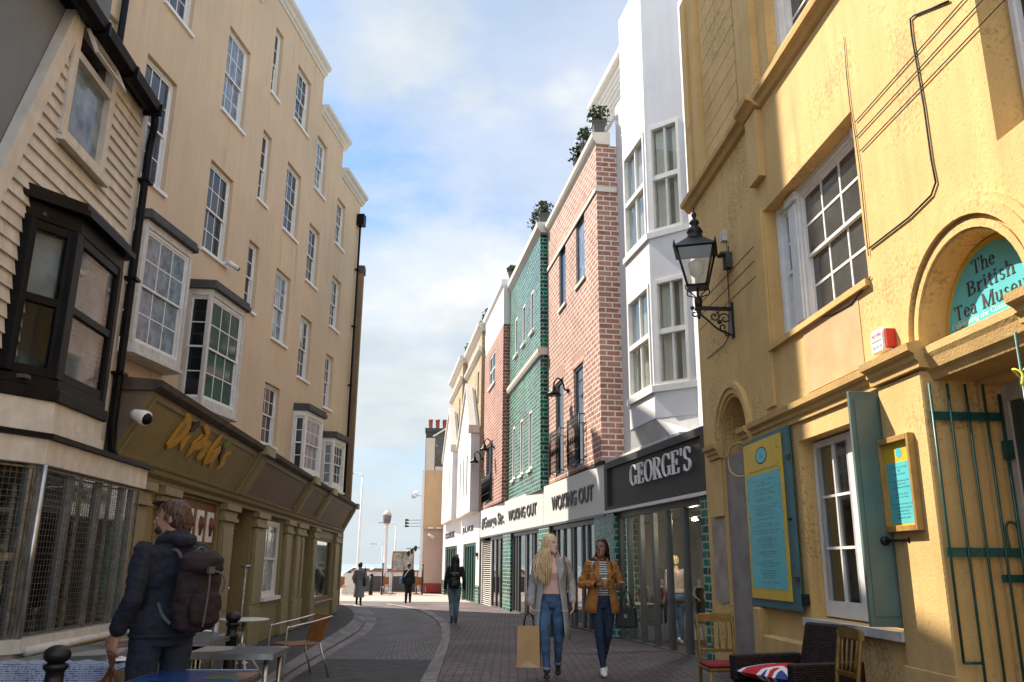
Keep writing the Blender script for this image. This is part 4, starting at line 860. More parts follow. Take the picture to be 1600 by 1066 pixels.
shopglaze(ba, FR, 5.75, 10.2, gzs(8)-.06, FBm-.06, (5.85, 6.6, 7.1, 7.9, 8.15, 8.9, 9.6, 10.12), m_alu, m_glass, pw=.13); rear(ba, 5.75, 10.2)
b = MB(); b.box(FR, 5.75, 10.2, -.03, .04, -.4, gzs(9)+.05); b.build('plinth', mat('dark_red_plinth', (.10, .025, .02), .7), ba)
m_dletter = mat('charcoal_letters', (.045, .043, .042), .45, var=.05)
def sign(label, txt, px0, px1, py, h, z, bold=.006, extra=None):
    a, _ = FR.at(px0, py); c, _ = FR.at(px1, py); t = thing('shop_sign', label, 'sign', FR.w((a+c)/2, .02, z))
    text(txt, FR, (a+c)/2, .022, z, h, abs(a-c), .028, m_dletter, t, sdir=-1, bold=bold); return t
sign('raised dark shop lettering on the white fascia under the salmon brick house', 'WOKING OUT', 864, 929, 775, .38, 2.86)
# ---- green glazed brick house
bg_ = thing('green_tiled_house', 'house faced in green glazed bricks with narrow white windows over a white shop fascia', 'building', RG.w(3, 0, 0))
LG = 6.2
holesG = [(1.15, 1.75, 8.72, 10.15), (2.7, 3.3, 8.72, 10.15), (4.3, 4.9, 8.72, 10.15), (1.4, 2.05, 4.3, 6.2), (3.05, 3.7, 4.3, 6.2), (4.7, 5.3, 4.3, 6.2)]
b = MB(); b.wall(RG, 0, LG, FT-.05, 11.57, -.3, 0, holesG); b.box(RG, 0, .3, -6, -.301, FT, 11.57); b.box(RG, LG-.3, LG, -6, -.301, FT, 11.57); b.box(RG, 0, LG, -6.3, -6.001, 0, 11.57); b.build('wall', m_tile, bg_)
for (a, c, z0, z1) in holesG:
    w_ = framed(bg_, RG, a, c, z0, z1, -.012, w=.10, fr=m_white, pane=m_gcurt if z0 < 6 else m_gpane); q = MB(); q.box(RG, a-.05, c+.05, -.05, .07, z0-.09, z0-.001); q.build('sill', m_white, w_)
b = MB(); b.oz_poly(RG, [(-.35, 11.571), (.0, 11.571), (.05, 11.64), (.12, 11.74), (.13, 11.92), (-.35, 11.94)], -.13, LG); b.mark(); b.oz_poly(RG, [(.001, 7.55), (.06, 7.58), (.10, 7.68), (.10, 7.80), (.001, 7.84)], -.08, LG); b.box(RG, -.08, -.001, -.4, .0, 7.6, 7.82); b.each('stone_band', m_stone, bg_)
b = MB(); b.box(RG, .3, LG-.3, -6, -.301, 10.7, 10.9); b.build('roof', m_roof, bg_)
fascia(bg_, 10.95, 17.03)
b = MB(); b.box(FR, 10.95, 11.5, -.5, .03, -.5, FBm-.06); b.mark(); b.box(FR, 15.9, 17.03, -.5, .03, -.5, FBm-.06); b.each('glazed_brick_pier', m_tile, bg_)
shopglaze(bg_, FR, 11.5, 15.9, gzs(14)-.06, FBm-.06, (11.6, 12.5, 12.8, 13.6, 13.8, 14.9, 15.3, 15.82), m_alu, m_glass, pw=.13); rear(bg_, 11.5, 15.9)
sign('raised dark shop lettering on the white fascia under the green glazed brick house', 'WOKING OUT', 796, 840, 798, .36, 2.88)
# ---- red brick house with white roof box
bb = thing('red_brick_house', 'narrow red brick house with a white roof box and one juliet balcony', 'building', RB.w(3, 0, 0))
LB = 5.65
holesB = [(2.2, 4.0, 8.6, 9.95), (2.5, 4.6, 3.8, 6.25)]
b = MB(); b.wall(RB, 0, LB, FT+.05, 10.35, -.3, 0, holesB); b.box(RB, 0, .3, -6, -.301, FT, 10.35); b.box(RB, LB-.3, LB, -6, -.301, FT, 10.35); b.box(RB, 0, LB, -6.3, -6.001, 0, 12.3); b.build('wall', m_brickB, bb)
w_ = framed(bb, RB, *holesB[0], -.02, nv=2, w=.09, fr=m_white, mid=9.25); q = MB(); q.box(RB, 2.12, 4.08, -.1, .06, 8.5, 8.599); q.build('sill', m_white, w_)
framed(bb, RB, *holesB[1], -.03, nv=2, w=.09, fr=m_gframe); balcony(bb, RB, 2.35, 4.8, 3.82, 4.9)
b = MB(); b.oz_poly(RB, [(-.6, 10.351), (.0, 10.351), (.02, 11.85), (.10, 11.95), (.12, 12.15), (-.6, 12.2)], -.06, LB); b.box(RB, .3, LB-.3, -6, -.601, 11.6, 11.9); b.build('roof_box', m_white, bb)
fascia(bb, 17.03, 22.75); b = MB(); b.box(FR, 22.72, 22.9, -.4, .0, -.5, FT); b.build('black_joint', m_soot, bb)
b = MB(); b.box(FR, 17.03, 17.3, -.5, .03, -.5, FBm-.06); b.each('glazed_brick_pier', m_tile, bb)
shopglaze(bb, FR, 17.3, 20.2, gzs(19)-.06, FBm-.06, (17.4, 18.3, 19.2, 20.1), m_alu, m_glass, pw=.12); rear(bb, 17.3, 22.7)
b = MB()
b.box(FR, 20.2, 20.35, -.2, -.04, -.5, 2.46); b.box(FR, 22.5, 22.72, -.2, -.04, -.5, 2.46)
for i in range(34): b.oz_poly(FR, [(-.14, -.2+i*.077), (-.07, -.23+i*.077), (-.065, -.22+i*.077), (-.14, -.185+i*.077)], 20.35, 22.5)
b.build('louvre_door', m_greyw, bb)
sign('raised dark slab lettering with a hash sign under the red brick house', '#George Str.', 754, 789, 818, .58, 2.72, .02)
# ---- white gabled pair
def gabled(nm, label, F, s_abs0, s_abs1, LN, o, txt, px, pz):
    h = thing(nm, label, 'building', F.w(3, 0, 0))
    g0, g1, ze, zp = .12, LN-.25, 7.15, 9.5; gm = g0+(g1-g0)*.38
    wz0, wz1 = 4.35, 6.25; ws = [g0+(g1-g0)*k for k in (.2, .45, .7)]
    b = MB(); b.wall(F, g0, g1, FT+.05, ze, -.3, o, [(x, x+.55, wz0, wz1) for x in ws]); b.sz_poly(F, [(g0, ze+.001), (g1, ze+.001), (gm, zp)], .0, o-.001); b.box(F, LN-.24, LN-.02, -.3, .0, FT+.05, ze)
    b.build('gable_wall', m_wrend, h)
    for x in ws: framed(h, F, x, x+.55, wz0, wz1, o-.015, w=.07, fr=m_white, pane=m_gdark)
    b = MB()
    for (a, c) in ((g0-.06, gm), (g1+.06, gm)):
        b.mark(); b.prism([F.w(a, o-.22, ze-.10), F.w(gm, o-.22, zp), F.w(gm, o-.22, zp+.20), F.w(a, o-.22, ze+.14)], F.n*.30)
    b.mark(); b.box(F, g0-.09, g0+.22, .0, o+.13, ze-.14, ze+.20)
    b.each('gable_coping', m_stone, h)
    b = MB(); b.wall(F, 0, LN, 3.6, 11.65, -.4, -.03, [(gm-1.5, gm-.95, 8.5, 10.0), (g0, g1, 3.6, ze-.2)]); b.box(F, 0, .3, -6, -.401, 3.6, 11.65); b.box(F, LN-.3, LN, -6, -.401, 3.6, 11.65); b.box(F, 0, LN, -6.3, -6.001, 0, 11.65)
    b.build('buff_wall', m_buff, h); framed(h, F, gm-1.5, gm-.95, 8.5, 10.0, -.1, fr=m_white)
    b = MB(); b.oz_poly(F, [(-.6, 11.651), (-.03, 11.651), (.05, 11.77), (.16, 11.87), (.18, 12.03), (-.6, 12.07)], -.16, LN); b.mark(); b.oz_poly(F, [(-.03, 10.65), (.05, 10.69), (.13, 10.80), (.14, 10.90), (-.03, 10.93)], -.12, LN); b.each('cornice', m_stone, h)
    b = MB(); b.box(F, .3, LN-.3, -6, -.601, 10.8, 11); b.build('roof', m_roof, h)
    b = MB(); b.box(FR, s_abs0, s_abs1, -.35, .02, 2.35, FT); b.box(FR, s_abs0, s_abs0+1.0, -.35, .019, .55, 2.349); b.box(FR, s_abs1-1.3, s_abs1, -.35, .019, .55, 2.349); b.box(F, g0+.01, g1-.01, -.29, o-.01, FT+.001, FT+.049); b.build('fascia', m_fwhite, h)
    b = MB(); b.box(FR, s_abs0, s_abs0+1.02, -.35, .03, -.6, .549); b.mark(); b.box(FR, s_abs1-1.32, s_abs1, -.35, .03, -.6, .549); b.each('glazed_brick_plinth', m_tile, h)
    gg = gzs(s_abs0+3)-.08
    shopglaze(h, FR, s_abs0+1.02, s_abs1-1.32, gg, 2.34, [s_abs0+1.1+(s_abs1-s_abs0-2.5)*k/5 for k in range(6)], m_dgreen, m_glass, pw=.18); rear(h, s_abs0+1, s_abs1-1.3)
    b = MB(); b.box(FR, s_abs0+.3, s_abs0+.7, .02, .10, 1.75, 1.9); b.build('name_plate', m_black, h)
    t = thing('shop_sign', label.replace('white gable fronted house', 'small raised lettering on the gabled house'), 'sign', FR.w((s_abs0+s_abs1)/2, .02, pz))
    a, _ = FR.at(px[0], px[2]); c, _ = FR.at(px[1], px[2]); text(txt, FR, (a+c)/2, .022, pz, .33, abs(a-c), .028, m_dletter, t, sdir=-1, bold=.012)
    return h
gabled('gabled_house', 'white gable fronted house next to the red brick house', RGA, 22.9, 29.25, 6.3, .36, 'JUL.IVOR', (724, 741, 827), 2.8)
gabled('gabled_house', 'white gable fronted house at the sea end of the row', RGB, 29.3, 36.9, 6.6, .38, 'COOKONS', (697, 711, 837), 2.78)
# ---- gooseneck lamps
def goose(F, s, z, label):
    t = thing('wall_lamp', label, 'lamp', F.w(s, .003, z), 'black gooseneck wall lamps')
    b = MB(); b.lathe(F.w(s, .003, z), [(.07, 0), (.07, .03)], 12, axis=F.n); b.tube(bez([F.w(s, .03, z), F.w(s, .10, z+.02), F.w(s, .16, z+.22), F.w(s, .28, z+.32), F.w(s, .38, z+.22), F.w(s, .40, z+.06)], 4), .022); b.build('arm', m_black, t)
    b = MB(); b.lathe(F.w(s, .40, z-.16), [(.20, 0), (.21, .0), (.17, .07), (.09, .12), (.07, .24), (.03, .27)], 16); b.build('shade', m_black, t)
    b = MB(); b.ball(F.w(s, .40, z-.14), .06); b.build('bulb', m_white, t)
s_, z_ = RA.at(888, 610); goose(RA, s_, z_, 'black gooseneck lamp between the two balconies of the salmon brick house')
s_, z_ = RB.at(774, 697); goose(RB, s_+.3, z_, 'black gooseneck lamp beside the window of the red brick house')
s_, z_ = RB.at(754, 719); goose(RB, min(5.5, s_), z_, 'black gooseneck lamp at the far edge of the red brick house')
# ---- roof plants
m_leaf = mat('box_leaves', (.06, .095, .028), .6, var=.6, scale=25)
m_pot = mat('lead_planter', (.10, .10, .10), .7, var=.2)
def roofplant(P, h, w, label, grp):
    t = thing('roof_plant', label, 'plant', P, grp)
    b = MB(); b.lathe(P, [(.16, 0), (.22, .34), (.25, .36), (.25, .42), (.2, .42)], 4); b.build('planter', m_pot, t)
    b = MB(); b.tube([P+Vector((0, 0, .4)), P+Vector((.03, 0, .4+h*.6))], .02, 5); b.build('stem', m_slate, t)
    b = MB(); rr = random.Random(int(P.y*100))
    for i in range(300):
        th = rr.uniform(0, 6.28); u = rr.random()**.5; zz_ = rr.random(); rad = w*(.35+.65*math.sin(math.pi*min(1, zz_*.8+.15)))*(1+.5*math.sin(3*th+P.y)*math.sin(7*zz_+th))
        c = P+Vector((rad*u*math.cos(th), rad*u*math.sin(th), .38+h*zz_)); a = Vector((rr.gauss(0, 1), rr.gauss(0, 1), rr.gauss(0, 1))).normalized(); e = a.cross(Vector((rr.gauss(0, 1), rr.gauss(0, 1), 1))).normalized(); s = rr.uniform(.03, .085)
        b.add([c-a*s, c+e*s*.55, c+a*s, c-e*s*.55], [(0, 1, 2, 3)])
    b.build('foliage', m_leaf, t, recalc=False)
for i, (F, s, z, h, w) in enumerate(((RA, .25, 11.84, .75, .42), (RA, 1.5, 11.84, .9, .42), (RA, 2.3, 11.84, .7, .4), (RG, .3, 11.94, .75, .42), (RG, 1.4, 11.94, .9, .45), (RB, .4, 12.2, .5, .3), (RGA, .6, 12.07, .7, .4), (RGA, 1.6, 12.07, .6, .4), (RGB, .7, 12.07, .7, .4))):
    nm = {id(RA): 'salmon brick house', id(RG): 'green glazed brick house', id(RB): 'red brick house', id(RGA): 'nearer gabled house', id(RGB): 'farther gabled house'}[id(F)]
    roofplant(F.w(s, -.16 if F in (RA, RG) else -.4, z), h*.66, w*.66, 'shrub in a lead planter on the %s parapet, %s' % (nm, ['nearest the viewer', 'second along', 'third along'][sum(1 for q in ((RA, 0), (RA, 1), (RA, 2), (RG, 0), (RG, 1), (RB, 0), (RGA, 0), (RGA, 1), (RGB, 0))[:i] if q[0] is F)]), 'shrubs along the rooftops')
# ================================================================== yellow house on the right
yh = thing('yellow_house', 'weathered yellow rendered house with an arched doorway, string course and deep set sash windows', 'building', FY.w(6, 0, 0))
Y = FY
def arcpts(c, z, r, a0, a1, n=18): return [(c+r*math.cos(R(a0+(a1-a0)*i/n)), z+r*math.sin(R(a0+(a1-a0)*i/n))) for i in range(n+1)]
DC, DR, DZ = 7.02, .70, 3.2
NC, NR_, NZ = 1.45, .60, 3.12
b = MB()
holes = [(3.10, 5.58, 4.05, 5.83), (3.66, 5.9, 7.62, 9.6), (3.62, 5.52, .88, 2.78), (DC-DR, DC+DR, -.2, DZ+DR), (NC-NR_, NC+NR_, -.2, NZ+NR_), (7.6, 9.6, 4.4, 6.0)]
b.wall(Y, 0, 13.5, -.2, 11.2, -.42, 0, holes)
for c, r, z in ((DC, DR, DZ), (NC, NR_, NZ)):
    b.sz_poly(Y, arcpts(c, z, r, 90, 180)+[(c-r, z+r)], -.42, -.0005); b.sz_poly(Y, [(c+r, z+r)]+arcpts(c, z, r, 0, 90), -.42, -.0005)
b.box(Y, 0, .35, -6, -.421, -.2, 11.2); b.box(Y, 13.1, 13.5, -6, -.421, -.2, 11.2)
b.build('wall', m_yel, yh)
b = MB()                                              # niche back
b.box(Y, NC-NR_-.1, NC+NR_+.1, -.50, -.43, 2.95, 3.9); b.build('niche_back', m_yel, yh)
b = MB(); b.box(Y, NC-NR_+.002, NC+NR_-.002, -.50, -.05, -.2, 2.949); b.build('niche_roughcast', m_grend, yh)
b = MB(); b.sz_poly(Y, [(.22, .95), (.5, .88), (.84, .93), (.84, 2.05), (.6, 2.14), (.38, 2.08), (.20, 2.12)], .0005, .008); b.build('cement_patch', mat('cement_render', (.40, .33, .25), .95, var=.2, scale=3, bump=.5, bscale=50), yh)
b = MB(); b.box(Y, 2.06, 2.30, -.1, .11, -.2, .92); b.box(Y, 2.45, 3.55, .0, .14, -.2, .62); b.build('pier', m_yel2, yh, bevel=.02)
b = MB()                                              # mouldings
def mould(s0, s1, z, e=0): b.oz_poly(Y, [(-.01, z), (.03+e, z+.01), (.035+e, z+.06), (.06+e, z+.08), (.06+e, z+.12), (.11+e, z+.15), (.12+e, z+.21), (.02+e, z+.235), (-.01, z+.235)], s0, s1)
mould(2.30, 5.56, 2.98); b.mark(); mould(5.56, 6.40, 2.99, .06); b.mark(); mould(DC+DR-.06, 9, 2.99, .06); b.mark(); mould(.38, .90, 2.93, .03); b.mark(); mould(2.0, 2.30, 2.96, .05)
b.each('ledge_moulding', m_yel2, yh)
b = MB(); b.box(Y, 5.62, DC-DR+.02, -.3, .055, -.2, 2.985); b.mark(); b.box(Y, DC+DR-.02, 8.6, -.3, .055, -.2, 2.985); b.mark(); b.box(Y, 5.6, 6.36, .0552, .075, -.2, .62); b.mark(); b.box(Y, .34, .86, .0, .035, 2.1, 2.93); b.each('door_pier', m_yel, yh, bevel=.012)
b = MB()
def ringm(c, z, r0, r1, o, n=22):
    P = arcpts(c, z, r1, 0, 180, n); Q = arcpts(c, z, r0, 0, 180, n)
    for i in range(n): b.sz_poly(Y, [Q[i], P[i], P[i+1], Q[i+1]], -.005, o)
ringm(DC, DZ+.02, .80, .90, .05); ringm(DC, DZ+.02, .90, .96, .03); ringm(DC, DZ+.02, DR+.0, .76, .02)
b.mark(); ringm(NC, NZ+.05, NR_, NR_+.08, .035); ringm(NC, NZ+.05, NR_+.08, NR_+.16, .065)
b.each('arch_moulding', m_yel, yh)
b = MB(); b.oz_poly(Y, [(0, 7.2), (.06, 7.22), (.10, 7.28), (.16, 7.30), (.17, 7.37), (.02, 7.42), (0, 7.42)], -.12, 2.86); b.oz_poly(Y, [(0, 7.2), (.10, 7.22), (.16, 7.28), (.22, 7.30), (.23, 7.37), (.02, 7.42), (0, 7.42)], 2.861, 3.36); b.oz_poly(Y, [(0, 7.2), (.05, 7.22), (.08, 7.28), (.13, 7.30), (.14, 7.37), (.02, 7.42), (0, 7.42)], 3.361, 13.4)
b.build('string_course', m_yel2, yh)
b = MB(); b.box(Y, 2.92, 3.30, .0, .09, 6.25, 7.19); b.mark(); b.box(Y, 2.92, 3.35, .0, .09, 7.43, 11.2); b.mark(); b.box(Y, .02, .28, .0, .05, 7.43, 11.2); b.mark(); b.box(Y, .62, .92, .0, .09, 7.43, 11.2); b.mark(); b.box(Y, 2.62, 2.78, .0, .03, 7.43, 11.2)
b.each('pilaster', m_yel, yh); b = MB()
for i in range(12): b.box(Y, 1.02, 2.52, .0, .022, 7.5+.31*i, 7.5+.31*i+.297)
b.build('rusticated_panel', m_yel, yh)
b = MB(); b.box(Y, 2.78, 3.08, .0005, .035, 3.3, 5.9); b.build('quoin', m_yel, yh)
b = MB(); m_joint = mat('shadow_joint', (.20, .125, .045), .95, var=.2)
for (x0, y0), (x1, y1) in (((1110, 455), (1190, 372)), ((1108, 485), (1190, 396)), ((1107, 515), (1192, 421))):
    a, z = Y.at(x1, y1); a0, z0 = Y.at(x0, y0); b.mark(); b.box(Y, .05, 2.77, .0005, .004, z-.007, z+.007)
b.each('joint_line', m_joint, yh)
b = MB(); b.box(Y, 4.02, 5.34, .0005, .006, 3.26, 3.98); b.build('plaster_patch', mat('pink_plaster', (.52, .33, .17), .9, var=.2, scale=3, bump=.3, col2=(.42, .27, .13)), yh)
b = MB(); b.box(Y, 3.05, 5.6, -.24, .05, 3.98, 4.048); b.build('window_sill', m_yel2, yh)
# big window
q = MB()
for s0, s1 in ((3.11, 3.19), (3.50, 3.78), (5.32, 5.57)): q.box(Y, s0, s1, -.34, -.16, 4.051, 5.829)
q.box(Y, 3.19, 3.50, -.34, -.17, 5.76, 5.829); q.box(Y, 3.78, 5.32, -.34, -.17, 5.76, 5.829); q.box(Y, 3.19, 3.50, -.34, -.17, 4.051, 4.12); q.box(Y, 3.78, 5.32, -.34, -.17, 4.051, 4.12)
for s in (3.64, 5.44): q.box(Y, s-.15, s+.15, -.2, -.12, 5.70, 5.80); q.box(Y, s-.10, s+.10, -.16, -.14, 4.2, 5.65)
fw_ = q.build('window_frame', m_white, yh)
def sash2(s0, s1, z0, z1, o, cols, rows, pane, nm='sash_window'):
    w_ = sash(yh, Y, s0, s1, z0, z1, o=o, cols=cols, rows=rows, pane=pane, sill=False, name=nm, ow=.05, mw=.03); return w_
m_ygl = pane_mat('window_glass_drapes', (.06, .06, .055), (.03, .03, .029), 2)
sash2(3.19, 3.50, 4.12, 5.76, -.20, 1, 2, m_gcurt); sash2(3.78, 5.32, 4.12, 5.76, -.19, 3, 2, m_ygl)
sash2(3.75, 5.8, 7.66, 9.56, -.22, 3, 2, m_gdark); sash2(7.65, 9.55, 4.45, 5.95, -.22, 3, 2, m_gdark)
b = MB(); b.box(Y, 3.66, 3.76, -.3, -.14, 7.62, 9.6); b.build('window_frame', m_white, yh)
# lower casement
b = MB(); z0, z1, o = .90, 2.76, -.16
for s0, s1 in ((3.63, 3.70), (4.48, 4.60), (5.44, 5.51)): b.box(Y, s0, s1, o-.08, o, z0, z1)
for s0, s1 in ((3.70, 4.48), (4.60, 5.44)):
    b.box(Y, s0, s1, o-.08, o-.001, z0, z0+.16); b.box(Y, s0, s1, o-.08, o-.001, z1-.07, z1)
    for k in range(2): b.box(Y, s0+(s0 != s0), s0+.05, o-.07, o-.004, z0+.16, z1-.07); b.box(Y, s1-.05, s1, o-.07, o-.004, z0+.16, z1-.07)
    xm = (s0+s1)/2; b.box(Y, xm-.016, xm+.016, o-.06, o-.012, z0+.16, z1-.07)
    for k in (1, 2): z = z0+.16+(z1-z0-.23)*k/3; b.box(Y, s0+.05, s1-.05, o-.06, o-.013, z-.014, z+.014)
cw = b.build('casement_window', m_white, yh); g = MB(); g.box(Y, 3.70, 5.44, o-.045, o-.037, 1.06, 2.69); g.build('pane', m_glass2, cw)
g = MB(); g.box(Y, 3.6, 5.55, -1.3, -1.25, .8, 2.9); g.box(Y, 3.6, 3.63, -1.25, -.43, .8, 2.9); g.box(Y, 5.52, 5.55, -1.25, -.43, .8, 2.9); g.build('room_back', mat('brown_room', (.12, .09, .06), .9, var=.4, scale=2), cw)
g = MB(); rr = random.Random(4)
for i in range(26): g.ball(Y.w(4.95+rr.gauss(0, .14), -.7+rr.gauss(0, .1), 2.35+rr.gauss(0, .14)), rr.uniform(.03, .07), 8)
g.build('reflection_cluster', m_white, cw)  # white balls stand in for a pale reflection in this window
b = MB(); b.box(Y, 3.55, 5.62, -.15, .08, .80, .878); b.build('sill', m_greyw, cw)
# shutters
b = MB(); b.box(Y, 1.96, 3.50, .03, .075, .93, 2.99); sh = b.build('shutter', m_teal, yh, bevel=.006); b = MB()
for z in (1.25, 2.6): b.mark(); b.box(Y, 3.44, 3.56, .076, .09, z, z+.05)
b.mark(); b.ball(Y.w(3.44, .09, 1.93), .02); b.mark(); b.box(Y, 3.5, 3.6, -.02, .05, 1.0, 1.12); b.each('hinge', m_iron, sh)
SF = Loc(Y.w(5.56, .02, 0), 0); SF.t = (Y.n*.995+Y.t*.06).normalized(); SF.n = Y.t.copy()
b = MB(); b.box(SF, .0, .31, .0, .045, .92, 2.95); b.box(SF, .045, .27, .0451, .055, 1.0, 2.88); sh = b.build('shutter', mat('grey_teal_paint', (.10, .16, .145), .5, var=.12, scale=3, streak=.3), yh, bevel=.004)
b = MB(); b.tube([SF.w(.12, .07, 1.63), SF.w(.02, .30, 1.63)], .012); b.lathe(SF.w(.12, .05, 1.63), [(.04, 0), (.04, .03)], 10, axis=SF.n); b.ball(SF.w(.02, .31, 1.63), .03); b.build('stay_hook', m_iron, sh)
# doorway
b = MB(); b.oz_poly(Y, [(-.40, 2.9), (-.05, 2.9), (-.03, 2.95), (.0, 2.98), (.02, 3.06), (.04, 3.1), (.04, 3.16), (-.02, 3.19), (-.40, 3.19)], DC-DR, DC+DR); b.build('door_lintel', m_yel2, yh)
b = MB(); b.box(Y, DC-DR-.25, DC-DR+.03, -.95, -.421, -.2, 3.0); b.box(Y, DC+DR-.03, DC+DR+.25, -.95, -.421, -.2, 3.0); b.box(Y, DC-DR, DC+DR, -.95, -.421, 2.86, 3.0); b.build('door_reveal', m_yel, yh)
b = MB(); b.box(Y, DC-DR+.03, DC-DR+.11, -.72, -.60, 0, 2.86); b.box(Y, DC+DR-.11, DC+DR-.03, -.72, -.60, 0, 2.86); b.box(Y, DC-DR+.11, DC+DR-.11, -.72, -.60, 2.72, 2.859); b.build('door_frame', m_greyw, yh)
b = MB(); b.box(Y, DC-DR+.11, DC-DR+.22, -.9, -.62, 0, 2.719); b.box(Y, DC-DR+.22, DC+DR-.11, -.76, -.70, 0, 2.719)
for q in ((.3, 1.1), (1.25, 2.0), (2.1, 2.6)): b.box(Y, DC-.38, DC+.38, -.70, -.685, q[0], q[1])
dd = b.build('door', mat('slate_green_door', (.06, .085, .075), .45, var=.1), yh)
b = MB(); b.tube([Y.w(DC-.1+.09*math.cos(t*.6), -.67, 2.3+.09*math.sin(t*.6)) for t in range(11)], .012, 6, closed=True); b.tube([Y.w(DC-.1, -.67, 2.2), Y.w(DC+.02, -.66, 2.36)], .012); b.build('knocker', m_iron, dd)
# arched sign
sgn = thing('arched_sign', 'turquoise arched museum name board with a yellow rim above the doorway', 'sign', Y.w(DC, -.22, 3.2))
b = MB(); b.sz_poly(Y, arcpts(DC, 3.2, DR-.012, 0, 180, 30), -.30, -.22); b.build('yellow_rim', mat('yellow_sign_paint', (.70, .45, .03), .5, var=.08), sgn)
b = MB(); P = arcpts(DC, 3.2, DR-.06, 7, 173, 30); b.sz_poly(Y, P, -.219, -.212); b.build('panel', mat('turquoise_sign_paint', (.10, .50, .52), .45, var=.1, scale=2), sgn)
m_ink = mat('brown_ink', (.05, .03, .03), .6)
def sline(s, px, py, px2, py2, hh):
    a, z = Y.at(px, py, -.21); a2, z2 = Y.at(px2, py2, -.21); serif(s, Y, a, -.211, z, hh, a2-a, .003, m_ink, sgn, 1, 'lettering')
a0_, z0_ = Y.at(1493, 493, -.21)
serif('The', Y, 6.80, -.2115, 3.66, .115, .30, .003, m_ink, sgn); serif('British', Y, 6.70, -.2115, 3.51, .115, .60, .003, m_ink, sgn); serif('Tea Museum', Y, 6.50, -.2115, 3.36, .115, 1.06, .003, m_ink, sgn)
text('Celebrating the Customs & Manners', Y, DC, -.2105, 3.285, .06, 1.16, 0, m_white, sgn, name='lettering', shear=.2)
b = MB(); b.sz_poly(Y, [(7.36, 3.62), (7.42, 3.60), (7.50, 3.66), (7.46, 3.60), (7.40, 3.56)], -.2115, -.2105); b.build('bird_motif', mat('rosy_brown_ink', (.3, .12, .1), .6), sgn)
b = MB(); rr = random.Random(3)
for i in range(14): a = 6.47+rr.random()*.16; z = 3.24+rr.random()*.07; b.sz_poly(Y, [(a, z), (a+.018, z+.008), (a+.03, z), (a+.018, z-.008)], -.2115, -.2105)
b.build('leaf_motif', m_ink, sgn)
# gate folded back inside the reveal
gt = thing('iron_gate', 'dark green barred iron gate folded back in the arched doorway', 'gate', Y.w(DC-DR+.02, -.3, 0))
GF = Loc(Y.w(DC-DR+.09, .03, 0), 0); GF.t = -Y.n; GF.n = Y.t.copy()
b = MB()
for i, x in enumerate((.0, .15, .30, .45)): b.tube([GF.w(x, 0, .72 if i == 0 else .1), GF.w(x, 0, 2.86)], .011, 8)
b.tube([GF.w(0, 0, .55), GF.w(0, 0, .1)], .011); b.tube([GF.w(0, 0, .72), GF.w(.15, 0, .72)], .011); b.tube([GF.w(0, 0, .55), GF.w(.15, 0, .55)], .011)
b.build('bar', m_gate, gt)
b = MB(); b.box(GF, -.015, .58, -.018, -.008, 2.56, 2.63); b.mark(); b.box(GF, -.015, .62, -.018, -.008, 1.49, 1.56); b.box(GF, .40, .62, -.02, -.018, 1.3, 1.36); b.each('rail', m_gate, gt)
b = MB(); b.tube([GF.w(.58, 0, .1), GF.w(.58, 0, 2.78)], .014); b.box(GF, .56, .62, -.03, .03, 2.25, 2.4); b.tube(bez([GF.w(.50, -.02, 1.55), GF.w(.50, -.03, 1.72), GF.w(.55, -.03, 1.76), GF.w(.59, -.02, 1.70), GF.w(.60, -.02, 1.45)], 5), .009); b.build('hinge_post', m_gate, gt)
GF2 = Loc(Y.w(DC+DR-.10, .10, 0), 0); GF2.t = (-Y.n*.9+Y.t*.2).normalized(); GF2.n = Y.t.copy()
gt2 = thing('iron_gate', 'green iron gate leaf at the right edge of the doorway with a yellow ribbon', 'gate', GF2.w(0, 0, 0))
b = MB()
for x in (.0, .15, .30, .45): b.tube([GF2.w(x, 0, .1), GF2.w(x, 0, 2.95)], .011)
b.box(GF2, -.01, .55, -.018, -.008, 2.56, 2.63); b.box(GF2, -.01, .55, -.018, -.008, 1.49, 1.56); b.build('bar', m_gate, gt2)
b = MB(); b.tube(bez([GF2.w(.0, .02, 2.68), GF2.w(.04, .03, 2.72), GF2.w(.02, -.02, 2.63), GF2.w(-.04, -.02, 2.7), GF2.w(-.01, .02, 2.66), GF2.w(-.03, .03, 2.58)], 4), .009, 6); b.build('ribbon', mat('yellow_ribbon', (.7, .65, .05), .5), gt2)
# menu board and notice case
def motif(parent, s0, s1, z0, z1, o, seed, n=60):
    b = MB(); rr = random.Random(seed)
    for i in range(n):
        k = i % 6; cl = rr.Random if 0 else None
    for cidx in range(14):
        side = cidx % 2; cx = (s0+.03 if side else s1-.03)+rr.uniform(-.02, .05)*(1 if side else -1); cz = z0+(z1-z0)*((cidx//2)+.5)/7+rr.uniform(-.05, .05)
        for k in range(7):
            a = cx+rr.gauss(0, .03); z = cz+rr.gauss(0, .045); l = rr.uniform(.008, .018); th = rr.uniform(0, 3.14)
            b.add([Y.w(a-l*math.cos(th), o, z-l*math.sin(th)), Y.w(a+l*.35*math.sin(th), o, z-l*.35*math.cos(th)), Y.w(a+l*math.cos(th), o, z+l*math.sin(th)), Y.w(a-l*.35*math.sin(th), o, z+l*.35*math.cos(th))], [(0, 1, 2, 3)])
    return b.build('leaf_motif', m_ink, parent, recalc=False)
mbd = thing('menu_board', 'tall yellow and turquoise menu board on the flat open shutter', 'menu board', Y.w(2.7, .08, 1.0))
b = MB(); b.box(Y, 2.05, 3.33, .077, .095, 1.03, 2.93); b.build('board', mat('yellow_sign_paint', (.70, .45, .03), .5, var=.08), mbd)
